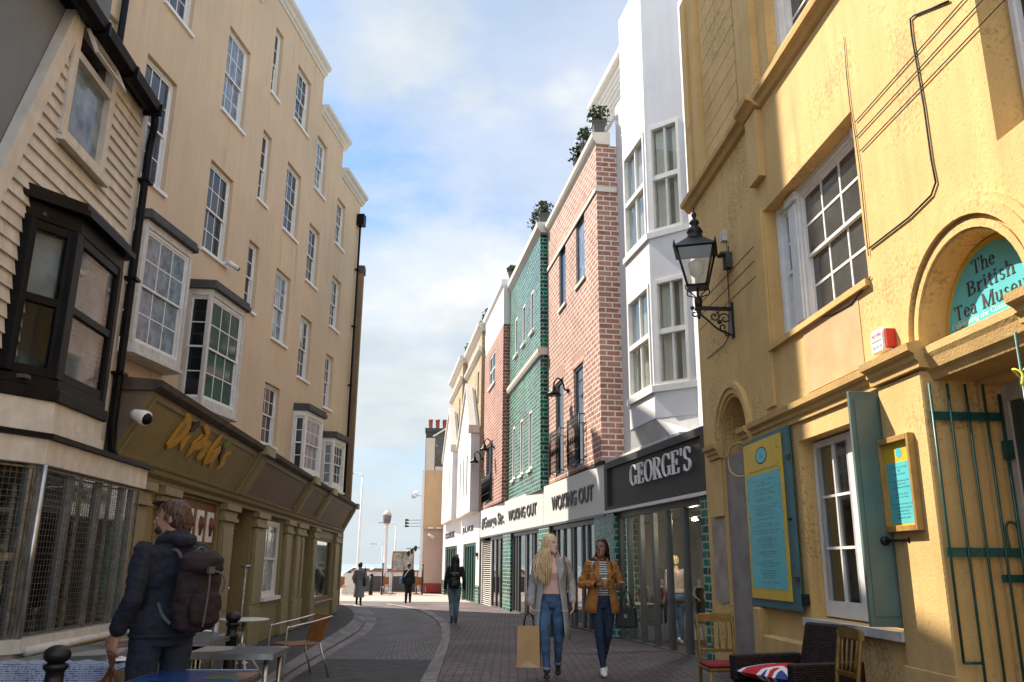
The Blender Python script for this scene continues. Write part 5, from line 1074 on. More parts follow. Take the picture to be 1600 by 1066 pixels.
b = MB(); b.box(Y, 2.12, 3.26, .0951, .098, 1.15, 2.52); b.build('panel', mat('turquoise_sign_paint', (.10, .50, .52), .45, var=.1, scale=2), mbd)
b = MB(); b.sz_poly(Y, [(2.69+.20*math.cos(t*math.pi/12), 2.74+.105*math.sin(t*math.pi/12)) for t in range(24)], .095, .097); b.build('oval_rim', m_ink, mbd)
b = MB(); b.sz_poly(Y, [(2.69+.18*math.cos(t*math.pi/12), 2.74+.09*math.sin(t*math.pi/12)) for t in range(24)], .0972, .0985); b.build('oval_badge', MATS['turquoise_sign_paint'], mbd)
text('Tea', Y, 2.69, .099, 2.71, .05, .09, 0, m_ink, mbd, shear=.3)
text('Celebrating the Customs and Manners of Everyone', Y, 2.69, .0958, 2.55, .028, .95, 0, m_ink, mbd, shear=.2)
LN_ = ['Afternoon Tea Full Stage', 'or', 'Sea for Tea £30', '', 'Order a full afternoon Tea', 'or simply choose', 'from our Afternoon Tea Menu', '', 'Pot of Tea  £2.50', 'from the tea library', '', 'Plate of Finger Sandwiches  £6.95', 'smoked salmon & cream cheese', 'cucumber & mint', 'egg mayonnaise & cress', 'roast ham & mustard', '', 'Toasted Teacake  £3.50', '', 'Buttered Crumpets', 'or English Toasted Muffin  £3.50', '', 'Home-made Cake by the slice  £3.95', 'Scone with Cream & Jam  £4.75', '', 'Sweet Treats', 'Brownies & Shortbread', 'Fruit Tart', 'Lemon Drizzle', 'Chocolate Fudge', '', 'A selection of Infusions', 'Rooibos, Mint, Berry', 'Chamomile', '', 'Hot Drinks', 'Coffee, Latte, Hot Chocolate', 'Fresh Lemonade', '', 'Alcoholic Beverages', 'Glass of Prosecco', 'Pint of Bitter', 'House Wine', '', 'Please ask about allergens']
z = 2.45; dz = 1.24/len(LN_); rr = random.Random(5)
for s in LN_:
    if s: text(s, Y, 2.69, .0985, z-dz*.8, dz*.62, min(.98, .024*len(s)+.08), 0, m_ink, mbd)
    z -= dz
motif(mbd, 2.08, 3.30, 1.15, 2.9, .0988, 8)
nb = thing('notice_case', 'oak framed notice case with a turquoise sheet on the door pier', 'notice board', Y.w(5.9, .06, 1.7))
b = MB()
for q in ((5.60, 5.64, 1.70, 2.50), (6.10, 6.14, 1.70, 2.50), (5.64, 6.10, 1.70, 1.75), (5.64, 6.10, 2.45, 2.50)): b.box(Y, q[0], q[1], .056, .115, q[2], q[3])
b.build('frame', m_wood, nb, bevel=.004)
b = MB(); b.box(Y, 5.64, 6.10, .056, .075, 1.75, 2.45); b.build('backing', mat('yellow_sign_paint', (.70, .45, .03), .5), nb)
b = MB(); b.box(Y, 5.67, 6.07, .0751, .077, 1.77, 2.28); b.build('sheet', MATS['turquoise_sign_paint'], nb)
b = MB(); b.sz_poly(Y, [(5.9+.05*math.cos(t*math.pi/10), 2.36+.045*math.sin(t*math.pi/10)) for t in range(20)], .0752, .077); b.build('round_badge', MATS['turquoise_sign_paint'], nb)
z = 2.25
for s in LN_[:16]:
    if s: text(s, Y, 5.88, .0775, z-.022, .016, .0095*len(s)+.03, 0, m_ink, nb)
    z -= .028
# alarm box, junction boxes
al = thing('alarm_box', 'white burglar alarm box with a red side above the door pier capital', 'alarm box', Y.w(5.75, .07, 3.28))
AF = Y
b = MB(); b.sz_poly(Y, [(5.69, 3.27), (5.88, 3.27), (5.90, 3.30), (5.90, 3.45), (5.87, 3.49), (5.70, 3.49), (5.67, 3.45), (5.67, 3.30)], .0, .10); b.build('case', m_white, al, bevel=.012)
b = MB(); b.sz_poly(Y, [(5.901, 3.29), (5.94, 3.30), (5.94, 3.46), (5.901, 3.46)], .0, .085); b.build('red_side', mat('red_plastic', (.45, .03, .02), .4), al)
text('TIMETOPPER', Y, 5.785, .1012, 3.41, .034, .18, 0, MATS['red_plastic'], al); text('01424 702 736', Y, 5.785, .1012, 3.31, .026, .17, 0, mat('blue_ink', (.02, .08, .3), .5), al)
b = MB(); b.box(Y, 5.70, 5.87, .1005, .1015, 3.375, 3.381); b.build('rule', m_ink, al)
# cables clipped to the wall
def cable(label, pts, r=.0055, o=.014, sag=0):
    P = []
    for x, y in pts: a, z = Y.at(x, y, o); P.append(Y.w(a, o, z))
    b = MB(); b.tube(P, r, 6); t = tag(b.build('cable', m_iron), label, 'cable'); return t
cable('straight thin cable high on the yellow wall, uppermost of the slanting three', [(1336, 191), (1505, 0), (1540, -40)]); cable('straight thin cable high on the yellow wall, middle of the slanting three', [(1338, 214), (1535, 0), (1570, -38)]); cable('straight thin cable high on the yellow wall, lowest of the slanting three', [(1344, 236), (1569, 0), (1605, -36)])
cable('dark cable dropping down the yellow wall and bending left to the window', [(1482, 2), (1450, 15), (1428, 24), (1422, 30), (1425, 60), (1432, 100), (1444, 170), (1455, 250), (1462, 285), (1455, 305), (1420, 340), (1358, 388)], .009)
cable('fine cable beside the big window jamb', [(1318, 58), (1322, 110), (1328, 165), (1336, 210), (1343, 260), (1350, 330), (1357, 400)], .005)
cable('slack cable looping under the big window sill', [(1360, 432), (1350, 450), (1330, 475), (1300, 492), (1270, 498)], .006)
cable('cable below the lantern bracket running down to the corner', [(1138, 385), (1137, 430), (1139, 470), (1139, 525), (1130, 540), (1105, 560)], .007)
b = MB(); b.tube(bez([Y.w(2.0, .04, 2.97), Y.w(1.85, .06, 3.02), Y.w(1.6, .09, 3.0), Y.w(1.45, .10, 2.86), Y.w(1.5, .10, 2.68), Y.w(1.72, .08, 2.58), Y.w(1.98, .06, 2.56)], 6), .013); tag(b.build('hose_loop', m_yel2), 'ochre hose looped out of the niche beside the menu board', 'hose')
# bracket lantern
LS, LZ = 1.62, 4.62
a_l, z_l = Y.at(1145, 490, .0); LS, LZ = a_l, z_l+.06
LO = .49
lt_ = thing('bracket_lantern', 'black four sided gas style lantern on a scrolled iron bracket', 'lantern', Y.w(LS, .0, LZ))
b = MB(); b.box(Y, LS-.04, LS+.04, .0, .035, LZ-.42, LZ+.10); b.box(Y, LS-.025, LS+.025, .035, LO+.05, LZ-.02, LZ+.03); b.ball(Y.w(LS, LO+.09, LZ+.005), .03); b.lathe(Y.w(LS, LO, LZ-.16), [(.005, 0), (.03, .03), (.012, .06), (.035, .10), (.035, .14)], 10)
def spiral(c0, c1, r0, turns, a0, n=26): return [Y.w(LS, c0+r0*(1-.75*i/n)*math.cos(a0+turns*6.283*i/n), c1+r0*(1-.75*i/n)*math.sin(a0+turns*6.283*i/n)) for i in range(n+1)]
b.tube(bez([Y.w(LS, .04, LZ-.38), Y.w(LS, .22, LZ-.30), Y.w(LS, .38, LZ-.16), Y.w(LS, .52, LZ-.04)], 6), .014, 6)
for c0, c1, r0, tr_, a_ in ((.12, LZ-.14, .085, 1.2, 0), (.27, LZ-.11, .075, 1.2, 2), (.15, LZ-.27, .06, 1.1, 4), (.55, LZ-.08, .06, 1.1, 1.5), (.10, LZ-.36, .04, 1.0, 3)): b.tube(spiral(c0, c1, r0, tr_, a_), .011, 6)
b.ball(Y.w(LS, .2, LZ-.19), .035)
b.build('bracket', m_iron, lt_)
c = Y.w(LS, LO, 0); FLn = Loc((c.x, c.y, 0), R(-3.6-12))
zb_ = LZ+.32; zt = zb_+.55; wb, wt = .13, .255
b = MB(); b.lathe((c.x, c.y, LZ+.03), [(.05, 0), (.055, .05), (.055, .12), (.03, .13), (.015, .16), (.015, .31)], 8)
for k in range(4):
    a = R(45+90*k)+R(-15.6); d = Vector((math.cos(a), math.sin(a), 0)); B = Vector((c.x, c.y, 0))
    b.tube(bez([B+d*.04+Vector((0, 0, LZ+.16)), B+d*.10+Vector((0, 0, LZ+.2)), B+d*.22+Vector((0, 0, LZ+.26)), B+d*.19+Vector((0, 0, LZ+.35)), B+d*.12+Vector((0, 0, LZ+.30))], 4), .009, 6)
b.build('cradle', m_iron, lt_)
b = MB()
cs = [(-1, -1), (1, -1), (1, 1), (-1, 1)]
for sx, sy in cs: b.tube([FLn.w(sx*wb, sy*wb, zb_), FLn.w(sx*wt, sy*wt, zt)], .014, 6)
for w_, z in ((wb, zb_), (wt, zt)): 
    for i in range(4): p, q = cs[i], cs[(i+1) % 4]; b.tube([FLn.w(p[0]*w_, p[1]*w_, z), FLn.w(q[0]*w_, q[1]*w_, z)], .016, 6)
b.box(FLn, -wb, wb, -wb, wb, zb_-.02, zb_+.01); b.build('lantern_frame', m_iron, lt_)
g = MB()
for i in range(4): p, q = cs[i], cs[(i+1) % 4]; e = .985; g.add([FLn.w(p[0]*wb*e, p[1]*wb*e, zb_), FLn.w(q[0]*wb*e, q[1]*wb*e, zb_), FLn.w(q[0]*wt*e, q[1]*wt*e, zt), FLn.w(p[0]*wt*e, p[1]*wt*e, zt)], [(0, 1, 2, 3)])
g.build('lantern_glass', glass('lantern_pane', (.85, .82, .75), .14, .08), lt_)
g = MB(); g.lathe((c.x, c.y, zb_+.02), [(.03, 0), (.03, .12), (.10, .18), (.12, .34), (.06, .38)], 12); g.build('lamp_mantle', mat('opal_glass', (.62, .52, .38), .3), lt_)
b = MB(); b.add([FLn.w(sx*(wt+.05), sy*(wt+.045), zt+.0) for sx, sy in cs]+[FLn.w(sx*.11, sy*.11, zt+.18) for sx, sy in cs], [(0, 1, 5, 4), (1, 2, 6, 5), (2, 3, 7, 6), (3, 0, 4, 7), (3, 2, 1, 0), (4, 5, 6, 7)])
for sx, sy in cs: b.lathe(FLn.w(sx*(wt+.03), sy*(wt+.03), zt), [(.015, 0), (.02, .03), (.004, .10)], 6)
b.lathe((c.x, c.y, zt+.19), [(.13, -.02), (.135, .0), (.105, .05), (.10, .08), (.12, .10), (.09, .16), (.055, .19), (.05, .22), (.075, .24), (.06, .28), (.027, .305), (.022, .33), (.04, .36), (.035, .39), (.011, .43), (.011, .48), (.003, .52)], 14); b.build('lantern_roof', m_iron, lt_)
jb = thing('junction_box', 'small grey electrical box on the yellow wall above the lantern bracket', 'electrical box', Y.w(1.2, .01, 5.9))
a, z = Y.at(1129, 370, .05); b = MB(); b.box(Y, a-.05, a+.06, .0, .07, z-.08, z+.08); b.tube([Y.w(a, .02, z-.08), Y.w(a+.02, .02, z-.35)], .01); b.build('case', m_greyw, jb)
a, z = Y.at(1136, 407, .05); b = MB(); b.box(Y, a-.07, a+.09, .0, .09, z-.13, z+.10); b.box(Y, a-.10, a+.09, .09, .16, z+.07, z+.10); b.build('timer_case', m_slate, jb)
# ================================================================== far end of the street
far = thing('corner_house', 'ochre corner house with a red plinth and chimneys at the sea end', 'building', (-3, 54, -.2))
class Scaled(Loc):
    def w(f, s, o, z): return f.p+f.t*s*1.2+f.n*o*1.2+Vector((0, 0, max(0, 1.2*z-.32) if z > .01 else 0))
FH = Scaled((-5.22, 51.0, -.2), R(4)); m_och = mat('ochre_render', (.56, .38, .20), .9, var=.15, scale=1.2, bump=.3, streak=.4, col2=(.46, .33, .22)); m_peach = mat('peach_render', (.50, .34, .25), .9, var=.15, scale=1.0, bump=.25, streak=.3, col2=(.42, .31, .26))
b = MB(); b.box(FH, 0, 6, 0, 9, 3.35, 6.2); b.build('upper_wall', m_och, far); b = MB(); b.box(FH, .02, 6, .02, 9, .70, 3.349); b.build('lower_wall', m_peach, far)
b = MB(); b.box(FH, -.02, 6, -.03, 9, 0, .699); b.build('plinth', mat('oxide_red_paint', (.30, .03, .02), .7, var=.12), far)
b = MB(); b.box(FH, .0, 6, 2.0, 2.3, 6.2, 8.2); b.prism([FH.w(.3, 2.0, 8.201), FH.w(6, 2.0, 8.201), FH.w(6, 2.0, 10.0), FH.w(2.6, 2.0, 9.6)], FH.n*.3); b.build('slate_gable', mat('slate_hanging', (.12, .125, .135), .8, var=.2, scale=4), far)
b = MB(); b.box(FH, .0, .45, -.02, .5, 6.201, 7.85); b.box(FH, .5, 6, -.02, .12, 6.201, 6.4); b.build('parapet', m_stone, far)
b = MB(); b.box(FH, -.1, 1.1, 2.4, 3.4, 6.2, 8.55); b.box(FH, -.15, 1.15, 2.35, 3.45, 8.551, 8.75); b.mark(); b.box(FH, 1.6, 3.4, 3.2, 4.2, 6.2, 9.6); b.box(FH, 1.55, 3.45, 3.15, 4.25, 9.601, 9.8); ch = b.each('chimney', m_slate, far)
b = MB()
for x, z in ((.12, 8.76), (.5, 8.76), (.88, 8.76)): b.mark(); b.lathe(FH.w(x, 2.9, z), [(.15, 0), (.13, .1), (.14, .55), (.16, .56), (.16, .64), (.1, .64)], 10)
for x in (1.85, 2.4, 2.95): b.mark(); b.lathe(FH.w(x, 3.7, 9.81), [(.18, 0), (.16, .1), (.17, .65), (.19, .66), (.19, .76), (.1, .76)], 10)
b.each('chimney_pot', mat('terracotta', (.42, .13, .07), .8, var=.2, scale=6), ch)
b = MB(); b.tube([FH.w(.3, 1.95, 8.22), FH.w(2.6, 1.95, 9.64)], .06, 6); b.build('verge', m_stone, far)
b = MB()
for k in range(3): z = 1.1+k*2.0; b.box(FH, -.05, -.001, 1+.5*k, 2.2+.5*k, z, z+1.4); b.box(FH, -.05, -.001, 4, 5.2, z, z+1.4)
b.build('side_window', m_white, far)
b = MB(); b.box(FH, -.12, -.001, -.03, .25, .7, 6.2); b.build('corner_strip', m_white, far)
b = MB(); b.box(FH, .05, 5, -.10, -.001, 3.30, 3.40); b.build('string_band', m_och, far)
b = MB()
for i in range(5): b.box(FH, .25+.42*i, .50+.42*i, -.16, -.101, 3.31, 3.39)
b.build('light_strip', m_white, far)
b = MB(); rr = random.Random(2)
for i in range(500):
    c = FH.w(rr.uniform(.5, 2.4), rr.uniform(.15, 1.6), 6.25+abs(rr.gauss(0, .55))); a = Vector((rr.gauss(0, 1), rr.gauss(0, 1), rr.gauss(0, 1))).normalized(); e = a.cross(Vector((rr.gauss(0, 1), .3, 1))).normalized(); s = rr.uniform(.05, .12)
    b.add([c-a*s, c+e*s*.5, c+a*s, c-e*s*.5], [(0, 1, 2, 3)])
tag(b.build('terrace_shrub', mat('terrace_leaves', (.12, .10, .03), .7, var=.7, scale=8, col2=(.05, .06, .02)), recalc=False), 'straggly green and rust shrub on the roof terrace of the ochre corner house', 'shrub')
b = MB(); b.tube([FH.w(.45, -.02, 2.95), FH.w(.42, -.25, 2.98)], .02); b.tube([FH.w(.28, -.25, 3.05), FH.w(.60, -.40, 2.83)], .10, 10); tag(b.build('security_camera', m_greyw), 'white camera housing on the peach wall of the ochre corner house', 'camera')
b = MB()
for i, z in enumerate((3.45, 3.6, 3.75)): b.tube([FH.w(-.05, .3, z), FH.w(-.75, .3, z-.02)], .015, 5); b.tube([FH.w(-.72, .3, z-.02), FH.w(-.92, .3, z-.0)], [.03, .09], 8)
tag(b.build('floodlight_rack', m_iron), 'three stacked spotlights on arms from the corner house street side', 'spotlights')
b = MB(); b.lathe(FH.w(-.45, .6, 5.0), [(.0, 0), (.18, .03), (.26, .10), (.25, .11), (.02, .05)], 14, axis=Vector((-.5, -.7, .3))); b.tube([FH.w(0, .6, 4.95), FH.w(-.45, .6, 5.0)], .02, 5); tag(b.build('satellite_dish', m_galv), 'grey satellite dish on the street side of the ochre corner house', 'satellite dish')
b = MB()
for k in range(3): b.lathe(FH.w(-.35-.18*k, .2+.2*k, 2.2-.12*k), [(.02, 0), (.10, .12), (.12, .28), (.03, .36)], 8)
b.tube([FH.w(0, .2, 2.4), FH.w(-.8, .5, 2.35)], .025, 5); tag(b.build('wall_lantern', m_iron), 'cluster of ornate wall lanterns low on the corner house street side', 'lantern')
# lamp columns
m_wpole = mat('white_lamp_post', (.72, .70, .66), .5, var=.05)
def column(x, y, h, label, arm=1.2, r=.09):
    z0 = -.2 if y < 62 else -.32
    t = thing('street_lamp', label, 'street lamp', (x, y, z0), 'promenade lamp columns')
    b = MB(); b.tube([(x, y, z0), (x, y, z0+1.2), (x, y, z0+h)], [r*1.4, r, r*.6], 8); b.tube(bez([(x, y, z0+h-.05), (x-.1, y, z0+h+.12), (x-arm*.5, y, z0+h+.2)], 4), r*.5, 6); b.build('post', m_wpole, t)
    b = MB(); b.box(Loc((x-arm*.9, y, z0+h+.14), 0), -.35, .45, -.12, .12, 0, .12); b.build('lamp_head', m_greyw, t)
column(-10.6, 60, 7.65, 'tallest white lamp column, just right of the olive shopfront corner'); column(-9.4, 70, 4.8, 'slim white lamp column right of the ornate lantern post', r=.07); column(-21.5, 100, 4.2, 'short dark twin lamp column far off on the left', r=.08); column(-15.2, 102, 3.8, 'faint lamp column far off behind the parked cars', r=.06)
t = thing('lantern_post', 'cream cast iron promenade lamp post with a glazed lantern head', 'street lamp', (-7.25, 50, -.2))
b = MB(); b.lathe((-7.25, 50, -.2), [(.22, 0), (.22, .5), (.15, .6), (.13, 1.2), (.17, 1.25), (.10, 1.35), (.085, 3.6), (.12, 3.65), (.12, 3.75), (.05, 3.8)], 12); b.build('post', m_wpole, t)
b = MB(); b.lathe((-7.25, 50, 3.62), [(.16, 0), (.25, .55), (.28, .56), (.28, .6), (.12, .78), (.05, .82), (.03, .95), (.01, 1.0)], 8); b.build('lantern_head', mat('cream_lantern', (.70, .56, .40), .4), t)
b = MB(); b.lathe((-7.25, 50, 3.70), [(.20, 0), (.275, .42)], 8); b.build('lantern_glass', mat('grey_lantern_glass', (.12, .13, .13), .2), t)
# barriers, A board, cafe tables, cars
m_ban = mat('charcoal_banner', (.06, .058, .062), .7, var=.1)
for i, (x0, x1, lab) in enumerate(((-8.3, -6.95, 'charcoal cafe windbreak panel left of the lantern post'), (-6.5, -5.15, 'charcoal cafe windbreak panel behind the man in black'))):
    t = thing('windbreak', lab, 'barrier', ((x0+x1)/2, 48, -.2), 'cafe windbreaks')
    b = MB(); b.box(Loc((0, 48, 0), 0), x0+.03, x1-.03, -.01, .01, -.1, .75); b.build('banner', m_ban, t)
    b = MB(); b.tube([(x0, 48, -.2), (x0, 48, .95)], .025); b.tube([(x1, 48, -.2), (x1, 48, .95)], .025); b.box(Loc((0, 48, 0), 0), x0-.2, x0+.2, -.2, .2, -.199, -.17); b.box(Loc((0, 48, 0), 0), x1-.2, x1+.2, -.2, .2, -.199, -.17); b.build('post', m_iron, t)
t = thing('sandwich_board', 'blank cream sandwich board on the promenade beside the woman in the grey coat', 'sandwich board', (-8.6, 47, -.2))
b = MB()
for s in (-1, 1): b.hexa([(-9.05, 47+.3*s, -.2), (-8.1, 47+.3*s, -.2), (-8.1, 47+.34*s, -.2), (-9.05, 47+.34*s, -.2), (-9.05, 47+.02*s, .9), (-8.1, 47+.02*s, .9), (-8.1, 47+.06*s, .9), (-9.05, 47+.06*s, .9)])
b.build('board', mat('cream_board', (.66, .62, .52), .6, var=.05), t)
t = thing('cafe_counter', 'long timber topped cafe counter behind the windbreaks', 'counter', (-7, 52, -.2))
b = MB(); b.box(Loc((0, 52, 0), 0), -9.6, -4.9, -.3, .3, .95, 1.05); b.build('counter_top', mat('red_timber', (.30, .11, .06), .6, var=.2), t); b = MB(); b.box(Loc((0, 52, 0), 0), -9.5, -5, -.25, .25, -.2, .949); b.build('counter_front', m_greyw, t)
def cafechair(x, y, lab):
    t = thing('cafe_chair', lab, 'chair', (x, y, -.2), 'orange cafe chairs'); F = Loc((x, y, -.2), .4); b = MB(); b.box(F, -.22, .22, -.22, .22, .42, .46); b.build('seat', m_orangew, t); b = MB(); b.box(F, -.22, .22, .2, .24, .5, .92); b.build('backrest', m_orangew, t)
    for sx in (-1, 1):
        for sy in (-1, 1): b = MB(); b.tube([F.w(.2*sx, .2*sy, .42), F.w(.22*sx, .24*sy, 0)], .015, 5); b.build('leg', m_steel, t)
cafechair(-6.75, 47.2, 'orange cafe chair at the gap between the windbreaks'); cafechair(-4.9, 47.6, 'orange cafe chair right of the man in black'); cafechair(-8.95, 46.0, 'orange cafe chair left of the sandwich board')
def car(x, y, mt, label, L_=4.2):
    z0 = -.32; t = thing('parked_car', label, 'car', (x, y, z0), 'cars parked along the seafront'); F = Loc((x, y, z0), 0); prof = [(-2.1, .25), (2.05, .25), (2.1, .6), (1.95, .85), (1.1, .95), (.5, 1.42), (-.9, 1.46), (-1.7, 1.0), (-2.1, .9)]
    b = MB(); b.prism([F.w(s, -.85, z) for s, z in prof], F.n*1.7); b.build('body', mt, t, bevel=.06)
    b = MB(); b.prism([F.w(s, -.86, z) for s, z in [(.95, .97), (.42, 1.36), (-.82, 1.39), (-1.4, 1.0)]], F.n*1.72); b.build('window', m_gdark, t)
    for s in (-1.3, 1.3):
        for o in (-.86, .68): b = MB(); b.lathe(F.w(s, o, .32), [(.2, 0), (.32, .02), (.32, .16), (.2, .18)], 16, axis=F.n); b.build('wheel', m_black, t)
m_cw = mat('white_car_paint', (.75, .75, .74), .25, var=.02, coat=.5); m_cs = mat('silver_car_paint', (.45, .48, .50), .25, metal=.5, var=.03, coat=.5); m_cb = mat('blue_car_paint', (.05, .09, .14), .25, coat=.5)
car(-9.4, 66, m_cs, 'silver car parked on the seafront behind the lantern post'); car(-14.2, 66, m_cw, 'white car parked on the seafront behind the grey coated woman'); car(-5.0, 66, m_cb, 'dark blue car parked on the seafront beside the corner house'); car(-11.8, 70.5, m_cw, 'white car in the farther seafront row seen between two nearer cars')
t = thing('map_board', 'brown framed map panel on posts by the seafront', 'notice board', (-8.1, 64, -.32))
b = MB(); b.tube([(-8.75, 64, -.32), (-8.75, 64, 2.3)], .05); b.mark(); b.tube([(-7.2, 64, -.32), (-7.2, 64, 2.3)], .05); b.box(Loc((0, 64, 0), 0), -8.7, -7.25, -.05, .05, 2.2, 2.32); b.each('post', m_orangew, t); b = MB(); b.box(Loc((0, 64, 0), 0), -8.7, -7.25, -.04, .04, .8, 2.199); b.build('panel', mat('map_print', (.35, .36, .30), .6, var=.4, scale=3), t)
for i, (x, y, h, lab) in enumerate(((-6.85, 46.5, 1.6, 'thin dark pole between the windbreaks'), (-4.75, 47, 1.55, 'thin dark pole right of the man in black'), (-7.4, 46.2, 1.0, 'broad dark bollard post in front of the lantern post'))):
    b = MB(); b.tube([(x, y, -.2), (x, y, -.2+h)], .045 if i < 2 else .11, 8); b.ball((x, y, -.2+h), .06 if i < 2 else .12, 8); tag(b.build('bollard', m_iron), lab, 'post')

# ================================================================== street furniture
def table(nm, label, F, s0, s1, o0, o1, mt, grp=None, h=.72, th=.03, legm=None):
    t = thing(nm, label, 'table', F.w((s0+s1)/2, (o0+o1)/2, 0), grp)
    b = MB(); b.box(F, s0, s1, o0, o1, h-th, h); b.build('tabletop', mt, t, bevel=.004)
    b = MB(); b.box(F, s0, s1, o0-.004, o0-.0005, h-th-.01, h+.003); b.box(F, s0, s1, o1+.0005, o1+.004, h-th-.01, h+.003); b.box(F, s0-.004, s0-.0005, o0, o1, h-th-.01, h+.003); b.box(F, s1+.0005, s1+.004, o0, o1, h-th-.01, h+.003); b.build('edge_band', m_steel, t)
    for s in (s0+.06, s1-.06):
        for o in (o0+.06, o1-.06): b = MB(); b.tube([F.w(s, o, h-th), F.w(s, o, 0)], .018, 8); b.build('leg', legm or m_steel, t)
    return t
def printmat(name, cols, sc_=3.2):
    M = bpy.data.materials.new(name); M.use_nodes = True; n = M.node_tree.nodes; l = M.node_tree.links; p = n['Principled BSDF']; p.inputs['Roughness'].default_value = .34; p.inputs['Specular IOR Level'].default_value = .25
    c = n.new('ShaderNodeTexCoord'); d = n.new('ShaderNodeTexNoise'); d.inputs['Scale'].default_value = 2.5; d.inputs['Detail'].default_value = 4; l.new(c.outputs['Object'], d.inputs[0]); mx = n.new('ShaderNodeMix'); mx.data_type = 'RGBA'; mx.inputs[0].default_value = .18; l.new(c.outputs['Object'], mx.inputs[6]); l.new(d.outputs['Color'], mx.inputs[7])
    mp = n.new('ShaderNodeMapping'); mp.inputs['Scale'].default_value = (2.0, .8, 1); mp.inputs['Rotation'].default_value = (0, 0, .6); l.new(mx.outputs[2], mp.inputs[0])
    v = n.new('ShaderNodeTexVoronoi'); v.inputs['Scale'].default_value = sc_; l.new(mp.outputs[0], v.inputs[0]); r = n.new('ShaderNodeValToRGB'); r.color_ramp.interpolation = 'CONSTANT'; sp = n.new('ShaderNodeSeparateColor'); l.new(v.outputs['Color'], sp.inputs[0]); l.new(sp.outputs[0], r.inputs[0])
    e = r.color_ramp.elements; e[0].color = (*cols[0], 1); e[1].position = .25; e[1].color = (*cols[1], 1)
    for i, cc in enumerate(cols[2:]): x = e.new(.25+.7*(i+1)/len(cols)); x.color = (*cc, 1)
    l.new(r.outputs[0], p.inputs['Base Color']); MATS[name] = M; return M
m_print = printmat('printed_tabletop', [(.12, .13, .12), (.05, .06, .05), (.22, .12, .08), (.30, .30, .27), (.04, .10, .07), (.16, .05, .05), (.10, .11, .13)])
T1 = Loc((0, 0, 0), R(93.9)); T1.p = Vector((-3.05, 7.3, 0))     # s along street, o to the left
table('cafe_table', 'cafe table with a colourful printed top below the caged shop window', T1, -1.25, .15, -.52, .52, m_print, 'cafe tables')
table('cafe_table', 'cafe table with a printed top pushed end to end behind the man', T1, .17, 1.6, -.45, .5, m_print, 'cafe tables')
T2 = Loc((-1.83, 6.98, 0), R(93)); table('cafe_table', 'cafe table with a printed top in the gap right of the man', T2, -.16, .46, .0, .85, m_print, 'cafe tables')
T3 = Loc((-1.65, 5.85, 0), R(93)); table('cafe_table', 'cafe table with a plain blue top in the foreground', T3, -.75, .0, .0, .62, mat('blue_tabletop', (.015, .07, .24), .25, var=.2, scale=4), 'cafe tables')
b = MB(); b.box(T3, -.5, -.18, -.05, .22, .721, .726); tag(b.build('place_mat', m_print), 'printed place mat lying on the blue table', 'place mat')
def roundtable(x, y, label):
    t = thing('cafe_table', label, 'table', (x, y, 0)); b = MB(); b.lathe((x, y, .70), [(.30, 0), (.31, .01), (.31, .02), (.30, .025)], 28); b.build('tabletop', m_greyw, t)
    b = MB(); b.tube([(x, y, .70), (x, y, .1)], .025); b.build('pedestal', m_steel, t)
    for k in range(4): a = k*math.pi/2+.6; b = MB(); b.tube([(x, y, .45), (x+.3*math.cos(a), y+.3*math.sin(a), .02)], .016, 6); b.build('leg', m_greyw, t)
roundtable(-3.32, 10.95, 'small round white cafe table against the olive shopfront')
# gingham cloth clipped to the near table
cm = bpy.data.materials.new('blue_check_cloth'); cm.use_nodes = True; n = cm.node_tree.nodes; l = cm.node_tree.links; c = n.new('ShaderNodeTexCoord'); ck = n.new('ShaderNodeTexBrick'); ck.offset = 0; ck.inputs['Scale'].default_value = 1; ck.inputs['Brick Width'].default_value = .035; ck.inputs['Row Height'].default_value = .014; ck.inputs['Mortar Size'].default_value = .0035; ck.inputs['Color1'].default_value = (.010, .022, .14, 1); ck.inputs['Color2'].default_value = (.25, .28, .38, 1); ck.inputs['Mortar'].default_value = (.36, .39, .48, 1); l.new(c.outputs['UV'], ck.inputs[0]); l.new(ck.outputs[0], n['Principled BSDF'].inputs[0]); n['Principled BSDF'].inputs['Roughness'].default_value = .9
b = MB(); vs = []; rr = random.Random(9); NX, NY = 40, 10
for i in range(NX+1):
    for j in range(NY+1):
        u = i/NX; v = j/NY; o = .54-1.08*u; e = -1.255
        if v < .45: s = e+.20*(1-v/.45); z = .727+.006*math.sin(u*40)
        else: q = (v-.45)/.55; ln = .10+.06*math.sin(u*5)+.03*math.sin(u*13); s = e-.012-.02*q-.02*q*math.sin(u*26); z = .727-ln*q
        vs.append(T1.w(s, o, z))
b.add(vs, [(i*(NY+1)+j, (i+1)*(NY+1)+j, (i+1)*(NY+1)+j+1, i*(NY+1)+j+1) for i in range(NX) for j in range(NY)], True)
tag(b.build('table_cloth', cm), 'crumpled blue and white checked cloth hanging over the near table edge', 'cloth')
b = MB(); vs = []
for i in range(9):
    for j in range(7): vs.append(T1.w(-1.2+.2*j/6+.02*math.sin(i), -.36+.3*i/8*.6, .735+.02*abs(math.sin(i*1.3+j))*(1 if j > 1 else .2)))
b.add(vs, [(i*7+j, (i+1)*7+j, (i+1)*7+j+1, i*7+j+1) for i in range(8) for j in range(6)]); tag(b.build('paper_napkin', m_white), 'crumpled white paper napkin on the near table corner', 'napkin')
def bollard(x, y, label):
    t = thing('bollard', label, 'bollard', (x, y, 0), 'black cast iron bollards'); b = MB()
    b.lathe((x, y, 0), [(.085, 0), (.085, .12), (.07, .14), (.06, .2), (.052, .6), (.056, .70), (.062, .705), (.062, .73), (.05, .74), (.048, .80), (.066, .815), (.066, .835), (.045, .845)], 18); b.build('shaft', m_iron, t)
    b = MB(); b.ball((x, y, .888), .073, 18, (1, 1, .72)); b.build('cap', m_iron, t)
